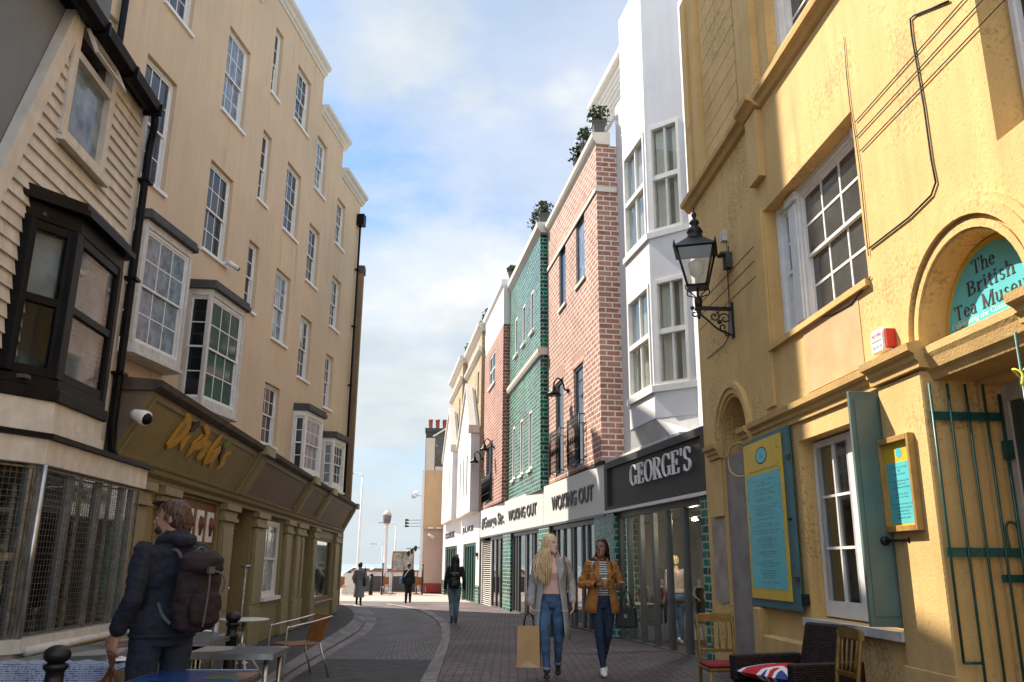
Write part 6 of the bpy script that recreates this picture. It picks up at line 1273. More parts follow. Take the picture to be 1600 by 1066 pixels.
bollard(-2.56, 5.02, 'black bollard with a flattened ball cap in front of the checked cloth'); bollard(-2.68, 8.5, 'black bollard beside the round white table')
# cafe armchair in varnished slats
def slatchair(x, y, rz, label, k=.95):
    F = Loc((x, y, 0), rz); t = thing('cafe_armchair', label, 'chair', (x, y, 0), 'varnished slat armchairs')
    b = MB(); b.box(F, -.23, .23, -.22, .22, .42*k, .44*k); b.build('seat', m_orangew, t, bevel=.008)
    b = MB(); b.hexa([F.w(-.23, -.24, .46*k), F.w(.23, -.24, .46*k), F.w(.23, -.22, .46*k), F.w(-.23, -.22, .46*k), F.w(-.23, -.36, .80*k), F.w(.23, -.36, .80*k), F.w(.23, -.335, .80*k), F.w(-.23, -.335, .80*k)]); b.build('backrest', m_orangew, t, bevel=.008)
    for sx in (-1, 1):
        b = MB(); b.tube(bez([F.w(.25*sx, -.35, .78*k), F.w(.26*sx, -.1, .72*k), F.w(.26*sx, .20, .66*k), F.w(.26*sx, .26, .60*k), F.w(.26*sx, .27, 0)], 5), .013, 8); b.build('arm', m_steel, t)
        b = MB(); b.tube([F.w(.24*sx, -.2, .44*k), F.w(.26*sx, -.34, 0)], .013, 8); b.build('leg', m_steel, t)
slatchair(-2.72, 11.3, R(128), 'varnished slatted armchair with metal arms near the kerb'); slatchair(-3.3, 9.6, R(-60), 'varnished slatted chair half hidden by the backpack')
t = thing('patio_heater_stand', 'slim steel stand with a ball top beside the bollard', 'stand', (-2.98, 8.9, 0)); b = MB(); b.tube([(-2.98, 8.9, 0), (-2.98, 8.9, .86)], .03); b.lathe((-2.98, 8.9, 0), [(.18, 0), (.18, .03), (.04, .06)], 16); b.build('post', m_galv, t); b = MB(); b.ball((-2.98, 8.9, .9), .04); b.build('ball', m_steel, t)
b = MB(); b.tube([(-3.86, 12.6, 0), (-3.86, 12.6, 1.35)], .018); b.tube([(-3.93, 12.6, 1.35), (-3.79, 12.6, 1.35)], .02); b.lathe((-3.86, 12.6, 0), [(.15, 0), (.15, .03), (.02, .05)], 12); tag(b.build('parasol_pole', m_galv), 'thin grey pole standing by the olive door', 'pole')
# gold banquet chairs
m_gold = mat('gold_paint', (.22, .135, .03), .4, metal=.35, var=.2, scale=10); m_red = mat('red_velvet', (.26, .008, .015), .85, var=.2, scale=20)
def goldchair(x, y, rz, label):
    F = Loc((x, y, 0), rz); t = thing('banquet_chair', label, 'chair', (x, y, 0), 'gold banquet chairs')
    b = MB(); b.box(F, -.20, .20, -.20, .20, .415, .445); b.build('seat_frame', m_gold, t, bevel=.006)
    b = MB(); b.so_poly(F, [(-.19, -.19), (.19, -.19), (.2, .19), (-.2, .19)], .446, .485); b.build('seat', m_red, t, bevel=.016)
    for sx in (-1, 1):
        b = MB(); b.tube([F.w(.18*sx, .18, .42), F.w(.185*sx, .185, 0)], [.019, .014], 8); b.build('leg', m_gold, t)
        b = MB(); b.tube(bez([F.w(.18*sx, -.24, 0), F.w(.18*sx, -.19, .42), F.w(.18*sx, -.20, .6), F.w(.185*sx, -.25, .90)], 5), .018, 8); b.build('leg', m_gold, t)
    b = MB(); P = [F.w(-.19, -.25, .84), F.w(.19, -.25, .84)]
    pts = [(-.205, .845)]+[(-.205+.41*i/16, .845+.012*abs(math.sin(i*math.pi/4))) for i in range(1, 16)]+[(.205, .845), (.205, .90), (.16, .93), (0, .94), (-.16, .93), (-.205, .90)]
    b.prism([F.w(s, -.262, z) for s, z in pts], F.n*.028); b.build('top_rail', m_gold, t)
    b = MB(); b.box(F, -.17, .17, -.215, -.190, .56, .595); b.build('lower_rail', m_gold, t)
    for i in range(4):
        s = -.12+.08*i; b = MB(); b.tube([F.w(s*.85, -.20, .59), F.w(s*.92, -.215, .66), F.w(s, -.225, .74), F.w(s*1.05, -.245, .85)], [.007, .012, .010, .006], 8); b.build('spindle', m_gold, t)
    for o in (-.19, .19): b = MB(); b.tube([F.w(-.18, o, .2), F.w(.18, o, .2)], .010, 6); b.build('stretcher', m_gold, t)
    return t
goldchair(2.13, 8.82, R(183), 'gold spindle back chair with a red seat in front of the green brick pier'); goldchair(2.52, 7.12, R(95), 'gold spindle back chair with a red seat at the right of the wicker armchair')
# wicker armchair and flag cushion
wm = bpy.data.materials.new('dark_wicker'); wm.use_nodes = True; n = wm.node_tree.nodes; l = wm.node_tree.links; c = n.new('ShaderNodeTexCoord'); bk_ = n.new('ShaderNodeTexBrick'); bk_.inputs['Scale'].default_value = 1; bk_.inputs['Brick Width'].default_value = .036; bk_.inputs['Row Height'].default_value = .019; bk_.inputs['Mortar Size'].default_value = .004; bk_.inputs['Color1'].default_value = (.060, .040, .040, 1); bk_.inputs['Color2'].default_value = (.030, .020, .021, 1); bk_.inputs['Mortar'].default_value = (.003, .002, .002, 1); l.new(c.outputs['UV'], bk_.inputs[0]); l.new(bk_.outputs[0], n['Principled BSDF'].inputs[0]); bu = n.new('ShaderNodeBump'); bu.invert = True; bu.inputs['Distance'].default_value = .006; l.new(bk_.outputs[1], bu.inputs['Height']); l.new(bu.outputs[0], n['Principled BSDF'].inputs['Normal']); n['Principled BSDF'].inputs['Roughness'].default_value = .55; n['Principled BSDF'].inputs['Specular IOR Level'].default_value = .15
WF = Loc((2.55, 7.92, 0), R(112)); t = thing('wicker_armchair', 'dark brown wicker armchair with a flag cushion against the yellow wall', 'armchair', (2.52, 7.88, 0))
b = MB(); b.box(WF, -.44, .44, -.36, .36, .08, .40); b.build('seat', wm, t, bevel=.01)
b = MB(); b.hexa([WF.w(-.33, -.38, .40), WF.w(.33, -.38, .40), WF.w(.33, -.29, .40), WF.w(-.33, -.29, .40), WF.w(-.30, -.47, .90), WF.w(.30, -.47, .90), WF.w(.30, -.40, .90), WF.w(-.30, -.40, .90)]); b.build('backrest', wm, t, bevel=.015)
for s0, s1 in ((-.45, -.345), (.345, .45)): b = MB(); b.box(WF, s0, s1, -.38, .38, .401, .62); b.build('arm', wm, t, bevel=.012)
for s in (-.4, .4):
    for o in (-.32, .32): b = MB(); b.box(WF, s-.03, s+.03, o-.03, o+.03, 0, .079); b.build('leg', m_black, t)
cu = thing('flag_cushion', 'red, white and blue flag patterned cushion on the wicker armchair seat', 'cushion', WF.w(0, .05, .41))
def pad(F, s0, s1, o0, o1, z0, z1, n=14):
    b = MB(); vs = []
    for i in range(n+1):
        for j in range(n+1):
            u, v = i/n, j/n; k = (math.sin(math.pi*u)*math.sin(math.pi*v))**.35 if 0 < u < 1 and 0 < v < 1 else 0; vs.append(F.w(s0+(s1-s0)*u, o0+(o1-o0)*v, (z0+z1)/2+(z1-z0)/2*k))
    for i in range(n+1):
        for j in range(n+1):
            u, v = i/n, j/n; k = (math.sin(math.pi*u)*math.sin(math.pi*v))**.35 if 0 < u < 1 and 0 < v < 1 else 0; vs.append(F.w(s0+(s1-s0)*u, o0+(o1-o0)*v, (z0+z1)/2-(z1-z0)/2*k))
    M_ = (n+1)**2; fs = []
    for i in range(n):
        for j in range(n): a = i*(n+1)+j; fs += [(a, a+n+1, a+n+2, a+1), (M_+a, M_+a+1, M_+a+n+2, M_+a+n+1)]
    b.add(vs, fs, True); return b
pb = pad(WF, -.335, .335, -.30, .40, .41, .57); po_ = pb.build('pad', m_red, cu)
# flag pattern as per face materials on the pad
me = po_.data; me.materials.append(mat('flag_white', (.72, .70, .68), .8)); me.materials.append(mat('flag_blue', (.02, .04, .22), .8)); me.materials[0] = mat('flag_red', (.42, .01, .02), .8, var=.1)
def flagmat():
    M = bpy.data.materials.new('flag_cloth'); M.use_nodes = True; n = M.node_tree.nodes; l = M.node_tree.links; c = n.new('ShaderNodeTexCoord'); s = n.new('ShaderNodeSeparateXYZ'); l.new(c.outputs['Generated'], s.inputs[0])
    def mm(op, a, b_=None):
        k = n.new('ShaderNodeMath'); k.operation = op
        for i, v in enumerate((a, b_)):
            if v is None: continue
            if isinstance(v, (int, float)): k.inputs[i].default_value = v
            else: l.new(v, k.inputs[i])
        return k.outputs[0]
    ax = mm('ABSOLUTE', mm('SUBTRACT', s.outputs[0], .5)); ay = mm('ABSOLUTE', mm('SUBTRACT', s.outputs[1], .5)); cr = mm('MINIMUM', ax, ay); dg = mm('ABSOLUTE', mm('SUBTRACT', ax, ay))
    def mixc(f, a, b_):
        k = n.new('ShaderNodeMix'); k.data_type = 'RGBA'; l.new(f, k.inputs[0])
        for i, v in ((6, a), (7, b_)):
            if isinstance(v, tuple): k.inputs[i].default_value = (*v, 1)
            else: l.new(v, k.inputs[i])
        return k.outputs[2]
    red, wh, bl = (.42, .01, .02), (.68, .66, .64), (.02, .04, .20)
    col = mixc(mm('LESS_THAN', dg, .10), bl, wh); col = mixc(mm('LESS_THAN', dg, .045), col, red); col = mixc(mm('LESS_THAN', cr, .17), col, wh); col = mixc(mm('LESS_THAN', cr, .11), col, red)
    l.new(col, n['Principled BSDF'].inputs[0]); n['Principled BSDF'].inputs['Roughness'].default_value = .85; return M
me.materials.clear(); me.materials.append(flagmat())
# ================================================================== people
def oval(b, rings, n=16, cap=True):
    """rings: (centre, x axis, y axis, rx, ry)"""
    vs = []
    for c, ax, ay, rx, ry in rings:
        c = Vector(c); ax = Vector(ax); ay = Vector(ay); vs += [c+ax*rx*math.cos(2*math.pi*k/n)+ay*ry*math.sin(2*math.pi*k/n) for k in range(n)]
    fs = []
    for i in range(len(rings)-1): fs += [(i*n+k, i*n+(k+1) % n, (i+1)*n+(k+1) % n, (i+1)*n+k) for k in range(n)]
    if cap: fs += [tuple(range(n-1, -1, -1)), tuple((len(rings)-1)*n+k for k in range(n))]
    b.add(vs, fs, True)
def limb(b, pts, rad, n=12, flat=1.0):
    P = bez(pts, 5); m_ = len(pts); R_ = []
    for i in range(len(P)):
        t = i/5; k = min(int(t), m_-2); f = t-k; f = f*f*(3-2*f); R_.append(rad[k]*(1-f)+rad[k+1]*f)
    d0 = (P[1]-P[0]).normalized(); d1 = (P[-1]-P[-2]).normalized()
    P = [P[0]-d0*R_[0]*.7]+P+[P[-1]+d1*R_[-1]*.7]; R_ = [R_[0]*.55]+R_+[R_[-1]*.55]
    b.tube(P, R_, n)
def remesh(b, name, mt, parent, vox, smooth=3, fold=0, fscale=9, seed=0, stretch=(1, 1, .45)):
    me = bpy.data.meshes.new('r'); me.from_pydata([tuple(v) for v in b.v], [], b.f); bm = bmesh.new(); bm.from_mesh(me); bmesh.ops.recalc_face_normals(bm, faces=bm.faces); bm.to_mesh(me); bm.free()
    o = bpy.data.objects.new('r', me); C.objects.link(o)
    r_ = o.modifiers.new('r', 'REMESH'); r_.mode = 'VOXEL'; r_.voxel_size = vox
    if smooth: s = o.modifiers.new('s', 'SMOOTH'); s.factor = .5; s.iterations = smooth
    dg = bpy.context.evaluated_depsgraph_get(); m2 = bpy.data.meshes.new_from_object(o.evaluated_get(dg)); bpy.data.objects.remove(o)
    if fold:
        ns = [v.normal.copy() for v in m2.vertices]
        for v, nn in zip(m2.vertices, ns):
            q = Vector((v.co.x*stretch[0]+seed, v.co.y*stretch[1], v.co.z*stretch[2]))*fscale; v.co += nn*fold*(noise.noise(q)+.6*noise.noise(q*2.3))
    for p in m2.polygons: p.use_smooth = True
    m2.name = name; m2.materials.clear(); m2.materials.append(mt); ob = bpy.data.objects.new(name, m2); C.objects.link(ob); ob.parent = parent
    uv = m2.uv_layers.new(name='UVMap')
    for p in m2.polygons:
        for li in p.loop_indices: v = m2.vertices[m2.loops[li].vertex_index].co; uv.data[li].uv = (math.atan2(v.x, v.y)*.25, v.z)
    return ob
def meshpart(b, name, mt, parent, smooth=False): 
    o = b.build(name, mt, None, loc=(0, 0, 0)); o.parent = parent; o.location = (0, 0, 0); return o
def hand(b, wrist, d, palm, thumb, curl=.5, s=1.0, spread=1.0):
    """palm, five separate fingers; d = direction of the hand, palm = the way the palm faces, thumb = the side of the thumb"""
    d = Vector(d).normalized(); palm = Vector(palm); palm = (palm-d*palm.dot(d)).normalized(); th = d.cross(palm); th = th if th.dot(Vector(thumb)) > 0 else -th; w = Vector(wrist)
    oval(b, [(w-d*.02*s, th, palm, .026*s, .020*s), (w+d*.03*s, th, palm, .034*s, .018*s), (w+d*.075*s, th, palm, .041*s, .016*s), (w+d*.098*s, th, palm, .038*s, .011*s)], 12)
    for i, (off, ln) in enumerate(((.031, .072), (.011, .082), (-.010, .076), (-.030, .060))):
        p = w+d*(.088-abs(off)*.15)*s+th*off*s*spread; a1, a2, a3 = curl*.7+.06*i, curl*1.6+.08*i, curl*2.4+.08*i; P = [p]
        for a, l_ in ((a1, .42), (a2, .33), (a3, .25)): P.append(P[-1]+(d*math.cos(a)+palm*math.sin(a)+th*off*.6)*ln*l_*s*1.05)
        b.tube(P+[P[-1]+(P[-1]-P[-2])*.25], [.0092*s, .0088*s, .0080*s, .0070*s, .0035*s], 8)
    p = w+d*.028*s+th*.028*s; q = p+(d*.6+th*.7+palm*.25).normalized()*.042*s; r_ = q+(d*.8+th*.25+palm*(.2+curl*.4)).normalized()*.032*s; e = r_+(d*.8+palm*(.1+curl*.4)).normalized()*.022*s
    b.tube([p-th*.012*s, p, q, r_, e], [.012*s, .0125*s, .0105*s, .0092*s, .004*s], 8)
def head(parent, b, c, yaw, pitch, tilt, skin, lip, k=1.0, female=True, eyecol=(.12, .16, .18), brow=(.10, .06, .03)):
    """adds the head volume to the body builder b and the face details as parts; c = centre of the head"""
    M = Matrix.Rotation(yaw, 3, 'Z') @ Matrix.Rotation(tilt, 3, 'Y') @ Matrix.Rotation(pitch, 3, 'X'); c = Vector(c)
    T = lambda x, y, z: c+M @ Vector((x*k, y*k, z*k)); X, Y_, Z = M @ Vector((1, 0, 0)), M @ Vector((0, 1, 0)), M @ Vector((0, 0, 1))
    rg = [(-.118, .062, .018, .030), (-.105, .052, .036, .046), (-.085, .040, .050, .060), (-.055, .025, .060, .074), (-.02, .006, .067, .090), (.02, -.005, .072, .097), (.055, -.010, .073, .098), (.085, -.012, .064, .087), (.108, -.014, .046, .062), (.120, -.014, .020, .030)]
    oval(b, [(T(0, y, z), X, Y_, rx*k, ry*k) for z, y, rx, ry in rg], 20)
    oval(b, [(T(0, .078, -.112), X, Z, .022*k, .012*k), (T(0, .094, -.100), X, Z, .016*k, .014*k), (T(0, .100, -.098), X, Z, .006*k, .006*k)], 12)   # chin
    oval(b, [(T(0, .080, .030), X, Z, .008*k, .02*k), (T(0, .098, .010), X, Z, .009*k, .014*k), (T(0, .113, -.016), X, Z, .012*k, .011*k), (T(0, .119, -.022), X, Z, .007*k, .006*k)], 10)
    for s in (-1, 1):
        oval(b, [(T(.010*s, .098, -.024), X, Z, .008*k, .007*k), (T(.012*s, .108, -.024), X, Z, .006*k, .005*k)], 8)
        oval(b, [(T(.030*s, .074, .028), X, Z, .022*k, .007*k), (T(.030*s, .088, .030), X, Z, .016*k, .005*k)], 10)      # brow ridge
        oval(b, [(T(.040*s, .055, -.025), X, Z, .022*k, .022*k), (T(.040*s, .076, -.026), X, Z, .012*k, .012*k)], 10)    # cheek
        oval(b, [(T(.068*s, -.008, .0), Y_, Z, .018*k, .03*k), (T(.080*s, -.016, .002), Y_, Z, .020*k, .033*k), (T(.084*s, -.018, .002), Y_, Z, .012*k, .024*k)], 12)   # ear
    oval(b, [(T(0, .085, -.060), X, Z, .024*k, .012*k), (T(0, .099, -.060), X, Z, .014*k, .008*k)], 12)
    e = MB(); ir = MB(); br = MB(); lp = MB()
    for s in (-1, 1):
        e.ball(T(.031*s, .078, .008), .0112*k, 12); ir.ball(T(.031*s, .0865, .008), .0062*k, 10)
        br.tube([T(.014*s, .0945, .026), T(.030*s, .0945, .032), T(.050*s, .082, .027)], [.0028*k, .0032*k, .0016*k], 6)
        br.tube([T(.017*s, .0905, .0125), T(.031*s, .0915, .0165), T(.047*s, .082, .0115)], [.0014*k, .0018*k, .0012*k], 5)
    lp.tube([T(-.022, .0915, -.059), T(-.008, .1005, -.055), T(0, .1015, -.0565), T(.008, .1005, -.055), T(.022, .0915, -.059)], [.002*k, .0042*k, .0045*k, .0042*k, .002*k], 6)
    lp.tube([T(-.020, .091, -.061), T(0, .1005, -.066), T(.020, .091, -.061)], [.002*k, .0055*k, .002*k], 6)
    meshpart(e, 'eye', m_eye, parent); meshpart(ir, 'iris', mat('iris_%d' % int(eyecol[2]*1000), eyecol, .2), parent); meshpart(br, 'eyebrow', mat('brow_%d' % int(brow[0]*1000), brow, .8), parent); meshpart(lp, 'lips', lip, parent)
    return T, M
m_eye = mat('eye_white', (.50, .48, .46), .25, var=.02)
def skinmat(nm, col):
    M = mat(nm, col, .5, var=.06, scale=14, bump=.08, bscale=160); M.node_tree.nodes['Principled BSDF'].inputs['Subsurface Weight'].default_value = .12; M.node_tree.nodes['Principled BSDF'].inputs['Subsurface Radius'].default_value = (.02, .008, .004); return M
m_fair = skinmat('fair_skin', (.72, .48, .38)); m_dark = skinmat('deep_brown_skin', (.25, .125, .082)); m_tan = skinmat('tanned_skin', (.40, .21, .14))
m_lipf = mat('rose_lips', (.45, .14, .13), .4); m_lipd = mat('plum_lips', (.16, .03, .04), .4)
def cloth(nm, col, bump=.25, bs=220, var=.14, rough=.85, scale=7, col2=None): return mat(nm, col, rough, var=var, scale=scale, bump=bump, bscale=bs, col2=col2, bdist=.004)
m_jean = cloth('blue_denim', (.085, .175, .31), var=.35, scale=5, col2=(.018, .045, .10)); m_jean2 = cloth('dark_navy_denim', (.018, .034, .075), var=.2); m_jean3 = cloth('faded_denim', (.18, .26, .31), var=.25); m_jean4 = cloth('indigo_denim', (.011, .019, .038), var=.35)
m_grey = cloth('grey_wool', (.40, .40, .385), .5, 140, .12); m_pink = cloth('pink_knit', (.74, .47, .44), .5, 150, .06); m_suede = cloth('tan_suede', (.45, .18, .035), .4, 60, .25); m_blk = cloth('black_cloth', (.012, .012, .014), .3); m_navy = cloth('navy_fleece', (.008, .011, .024), .5, 180, .25); m_trench = cloth('pale_grey_wool', (.30, .30, .29), .3)
m_leather = mat('black_leather', (.012, .012, .013), .32, var=.2, scale=14, bump=.25, bscale=70); m_shoew = mat('white_trainers', (.72, .71, .69), .5, var=.05)
def hairmat(nm, c1, c2, rough=.42):
    M = bpy.data.materials.new(nm); M.use_nodes = True; n = M.node_tree.nodes; l = M.node_tree.links; p = n['Principled BSDF']; p.inputs['Roughness'].default_value = rough; p.inputs['Specular IOR Level'].default_value = .35
    c = n.new('ShaderNodeTexCoord'); mp = n.new('ShaderNodeMapping'); mp.inputs['Scale'].default_value = (70, 70, 4); l.new(c.outputs['Object'], mp.inputs[0]); a = n.new('ShaderNodeTexNoise'); a.inputs['Scale'].default_value = 1; a.inputs['Detail'].default_value = 5; l.new(mp.outputs[0], a.inputs[0]); r = n.new('ShaderNodeValToRGB'); r.color_ramp.elements[0].position = .32; r.color_ramp.elements[1].position = .68; r.color_ramp.elements[0].color = (*c1, 1); r.color_ramp.elements[1].color = (*c2, 1); l.new(a.outputs[0], r.inputs[0]); l.new(r.outputs[0], p.inputs[0])
    b = n.new('ShaderNodeBump'); b.inputs['Strength'].default_value = .6; b.inputs['Distance'].default_value = .006; l.new(a.outputs[0], b.inputs['Height']); l.new(b.outputs[0], p.inputs['Normal']); return M
m_blond = hairmat('blond_hair', (.42, .26, .12), (.86, .66, .40)); m_blackhair = hairmat('black_hair', (.004, .0035, .0035), (.022, .018, .017), .3); m_brownhair = hairmat('brown_hair', (.025, .013, .008), (.11, .06, .035)); m_gold = MATS['gold_paint']
def torso(b, J, e=0, bust=0, z0=.88, z1=1.47, wid=1.0):
    """pelvis to neck base; J['lean'] shifts the chest; e inflates"""
    ln = J.get('lean', (0, 0)); tw = J.get('twist', 0); sw = J.get('sw', .185)
    prof = [(.84, .150, .105, -.012), (.92, .168, .118, -.012), (1.00, .150, .105, -.004), (1.09, .128, .092, .004), (1.17, .135, .098, .006), (1.26, .150+.01*wid, .112+.012*bust, .008+.014*bust), (1.33, .160, .112, .0), (1.40, .158, .095, -.012), (1.445, .115, .072, -.018), (1.475, .062, .058, -.018)]
    R_ = []
    for z, rx, ry, y in prof:
        if z < z0-.001 or z > z1+.001: continue
        t = max(0, min(1, (z-.95)/.45)); a = tw*t; X = Vector((math.cos(a), math.sin(a), 0)); Y_ = Vector((-math.sin(a), math.cos(a), 0)); R_.append((Vector((ln[0]*t, ln[1]*t+y, z))+Vector((J.get('hipx', 0)*(1-t), 0, 0)), X, Y_, rx*wid*(sw/.185)+e, ry+e))
    oval(b, R_, 24)
def shoe(b, ank, d, l_=.25, w=.045, h=.10, heel=0, z0=None):
    d = Vector((d[0], d[1], d[2] if len(d) > 2 else 0)).normalized(); s = Vector((d.y, -d.x, 0)).normalized(); u = s.cross(d); u = u if u.z > 0 else -u; a = Vector(ank)
    f = a-u*.075
    oval(b, [(f-d*.075+u*.045, s, u, w*.6, .035), (f-d*.06+u*.035, s, u, w*.85, .045), (f+u*.035, s, u, w*.9, .045), (f+d*.07+u*.025, s, u, w, .034), (f+d*.125+u*.018, s, u, w*.95, .027), (f+d*(l_-.09)+u*.013, s, u, w*.6, .018)], 14)
def legs(b, J, e=0, top=.9, bottom=0, cuff=False):
    for s in ('l', 'r'):
        hp, kn, an = Vector(J['hip'+s]), Vector(J['kn'+s]), Vector(J['an'+s]); th = hp.lerp(kn, .45); ca = kn.lerp(an, .32); ca += Vector((0, -.012, 0)); end = kn.lerp(an, 1-bottom)
        limb(b, [hp, th, kn, ca, end], [.088+e, .076+e, .055+e, .052+e, .036+e*1.2], 14)
def arms(b, J, e=0, to=1.0, sides='lr', r0=.052):
    for s in sides:
        sh, el, wr = Vector(J['sh'+s]), Vector(J['el'+s]), Vector(J['wr'+s]); en = el.lerp(wr, to)
        limb(b, [sh, sh.lerp(el, .5), el, el.lerp(en, .4), en], [r0+e, .043+e, .038+e, .037+e, .027+e*1.2], 12)
BASE = dict(hipl=(-.088, 0, .90), hipr=(.088, 0, .90), knl=(-.09, .03, .49), knr=(.09, .03, .49), anl=(-.09, -.01, .095), anr=(.09, -.01, .095), shl=(-.165, -.015, 1.405), shr=(.165, -.015, 1.405), ell=(-.22, -.05, 1.12), elr=(.22, -.05, 1.12), wrl=(-.235, .03, .885), wrr=(.235, .03, .885), head=(0, .02, 1.605))
def figure(label, x, y, yaw, H, J, z=None):
    J = {**BASE, **J}; t = thing('person', label, 'person', (x, y, gz(y) if z is None else z), rz=yaw); t.scale = (H/1.73,)*3; return t, J
def bodymesh(t, J, skin, vox, hd=(0, 0, 0), face=True, lip=None, hands=None, wid=1.0, bust=0, feet=False, eyecol=(.12, .16, .18), brow=(.10, .06, .03), kh=1.0):
    b = MB(); torso(b, J, -.004, bust, wid=wid); legs(b, J, -.004); arms(b, J, -.003)
    ln = J.get('lean', (0, 0)); hc = Vector(J['head']); nb = Vector((ln[0], ln[1]-.02, 1.44)); limb(b, [nb, nb.lerp(hc, .5)+Vector((0, -.012, 0)), hc+Vector((0, -.015, -.06))], [.058, .050, .050], 14)
    T, M = head(t, b, hc, hd[0], hd[1], hd[2], skin, lip or m_lipf, kh, eyecol=eyecol, brow=brow)
    for s in 'lr':
        wr, el = Vector(J['wr'+s]), Vector(J['el'+s]); hh = (hands or {}).get(s, {}); d = Vector(hh.get('d', (wr-el))); hand(b, wr, d, hh.get('palm', (1 if s == 'l' else -1, 0, 0)), hh.get('thumb', (0, 1, 0)), hh.get('curl', .45), hh.get('s', .95))
        if feet: shoe(b, J['an'+s], J.get('ft'+s, (0, 1)), .24, .038)
    return remesh(b, 'body', skin, t, vox, 2), T
def shell(b, rings, n=30, th=.010):
    """open garment: rings of (centre, rx, ry, a0, a1) with angles measured from the front, clockwise seen from above; gap at the front"""
    out_, inn = [], []
    for (c, rx, ry, a0, a1) in rings:
        c = Vector(c)
        for k in range(n+1): a = a0+(a1-a0)*k/n; d = Vector((math.sin(a), math.cos(a), 0)); out_.append(c+Vector((d.x*rx, d.y*ry, 0))); inn.append(c+Vector((d.x*(rx-th), d.y*(ry-th), 0)))
    m_ = len(rings); w = n+1; off = len(out_); fs = []
    for i in range(m_-1):
        for k in range(n): a = i*w+k; fs += [(a, a+1, a+w+1, a+w), (off+a, off+a+w, off+a+w+1, off+a+1)]
    for i in range(m_-1):
        for k in (0, n): a = i*w+k; fs.append((a, a+w, off+a+w, off+a))
    for k in range(n):
        for i in (0, m_-1): a = i*w+k; fs.append((a, off+a, off+a+1, a+1))
    b.add(out_+inn, fs, True)
def foldmesh(o, amp, sc_, seed=0, zf=.4):
    for v in o.data.vertices:
        q = Vector((v.co.x+seed, v.co.y, v.co.z*zf))*sc_; d = Vector((v.co.x, v.co.y, 0)); d = d.normalized() if d.length > 1e-4 else d; v.co += d*amp*(noise.noise(q)+.5*noise.noise(q*2.1))
def strands(parent, roots, mt, name='hair', r=.011, n=6):
    b = MB()
    for P in roots: Q = bez(P, 4); k = len(Q); b.tube(Q, [r*(.55+.9*math.sin(math.pi*min(.95, .15+.8*i/k))) for i in range(k-1)]+[r*.2], n)
    return meshpart(b, name, mt, parent)
def haircap(parent, T, mt, vox=.007, grow=.012, cut=.03, back=-.10, name='hair'):
    b = MB()
    for z, y, rx, ry in ((-.06, -.055, .066, .055), (-.02, -.048, .076, .068), (.02, -.04, .080, .080), (.055, -.026, .080, .092), (.088, -.018, .070, .088), (.112, -.016, .052, .066), (.126, -.014, .026, .036)):
        q = T(0, y, z); X = (T(1, 0, 0)-T(0, 0, 0)); Y_ = (T(0, 1, 0)-T(0, 0, 0)); oval_r.append((q, X, Y_, rx+grow*.4, ry+grow*.4))
    oval(b, list(oval_r), 20); oval_r.clear()
    return remesh(b, name, mt, parent, vox, 2, .006, 14)
oval_r = []
def bag(parent_label, nm, cat, loc, rz, w, d, h, mt, handle=True, parts=None):
    t = thing(nm, parent_label, cat, loc, rz=rz); return t

def mir(J):
    o = {}
    for k, v in J.items():
        q = k[:-1]+('r' if k[-1] == 'l' else 'l') if k[:2] in ('hi', 'kn', 'an', 'sh', 'el', 'wr', 'ft') and k[-1] in 'lr' and k != 'hipx' else k; o[q] = (-v[0],)+tuple(v[1:]) if isinstance(v, tuple) and k not in ('lean',) else v
    return o
def mirh(H): return {('r' if k == 'l' else 'l'): {a: ((-v[0],)+tuple(v[1:]) if isinstance(v, tuple) else v) for a, v in h.items()} for k, h in H.items()}
# ---- fair haired woman in a long grey coat
J = dict(hipl=(-.085, .0, .90), hipr=(.085, .0, .90), knl=(-.075, .12, .50), anl=(-.055, .13, .115), knr=(.085, -.02, .50), anr=(.075, -.20, .16), ftl=(0, 1, .0), ftr=(0, 1, -.35), hipx=.0,
         shl=(-.165, -.01, 1.40), shr=(.165, -.01, 1.40), ell=(-.235, -.05, 1.12), wrl=(-.262, .04, .865), elr=(.25, -.07, 1.13), wrr=(.27, .06, .91), head=(-.01, .02, 1.605)); J = mir(J)
LX, LYY = ground(862, 1062).x, ground(862, 1062).y
t, J = figure('woman with long fair hair in an open grey coat, pink jumper and blue jeans', LX, LYY, R(180-4), 1.80, J); W1 = t
bd, T = bodymesh(t, J, m_fair, .0055, hd=(R(48), R(2), R(-3)), hands=mirh(dict(l=dict(d=(-.02, .06, -1), palm=(.9, -.3, 0), thumb=(0, 1, 0), curl=.85), r=dict(d=(.05, .35, -1), palm=(-.8, .2, 0), thumb=(0, 1, 0), curl=.35))), bust=.8, eyecol=(.10, .18, .24), brow=(.28, .17, .08))
b = MB(); torso(b, J, .004, z0=.84, z1=1.0); legs(b, J, .004, bottom=.07); remesh(b, 'jeans', m_jean, t, .007, 1, .005, 17, 1, (1, 1, 1.2))
b = MB()
for s in 'lr': k_, a_ = Vector(J['kn'+s]), Vector(J['an'+s]); e = k_.lerp(a_, .90); f = k_.lerp(a_, .975); b.tube([e, f], [.050, .049], 14)
meshpart(b, 'jean_cuff', cloth('pale_denim', (.20, .29, .37)), t)
b = MB(); torso(b, J, .012, .9, z0=.98, z1=1.45); nb = Vector((0, -.02, 1.44)); limb(b, [nb, nb+Vector((-.003, .0, .05))], [.066, .060], 14); remesh(b, 'jumper', m_pink, t, .008, 2, .003, 14, 3, (1, 1, 1.6))
b = MB()
for s in 'lr': an = Vector(J['an'+s]); limb(b, [an+Vector((0, -.005, .06)), an], [.043, .046], 12); shoe(b, an, J['ft'+s], .25, .042)
remesh(b, 'ankle_boots', m_leather, t, .008, 2)
b = MB(); g = lambda a: R(a)
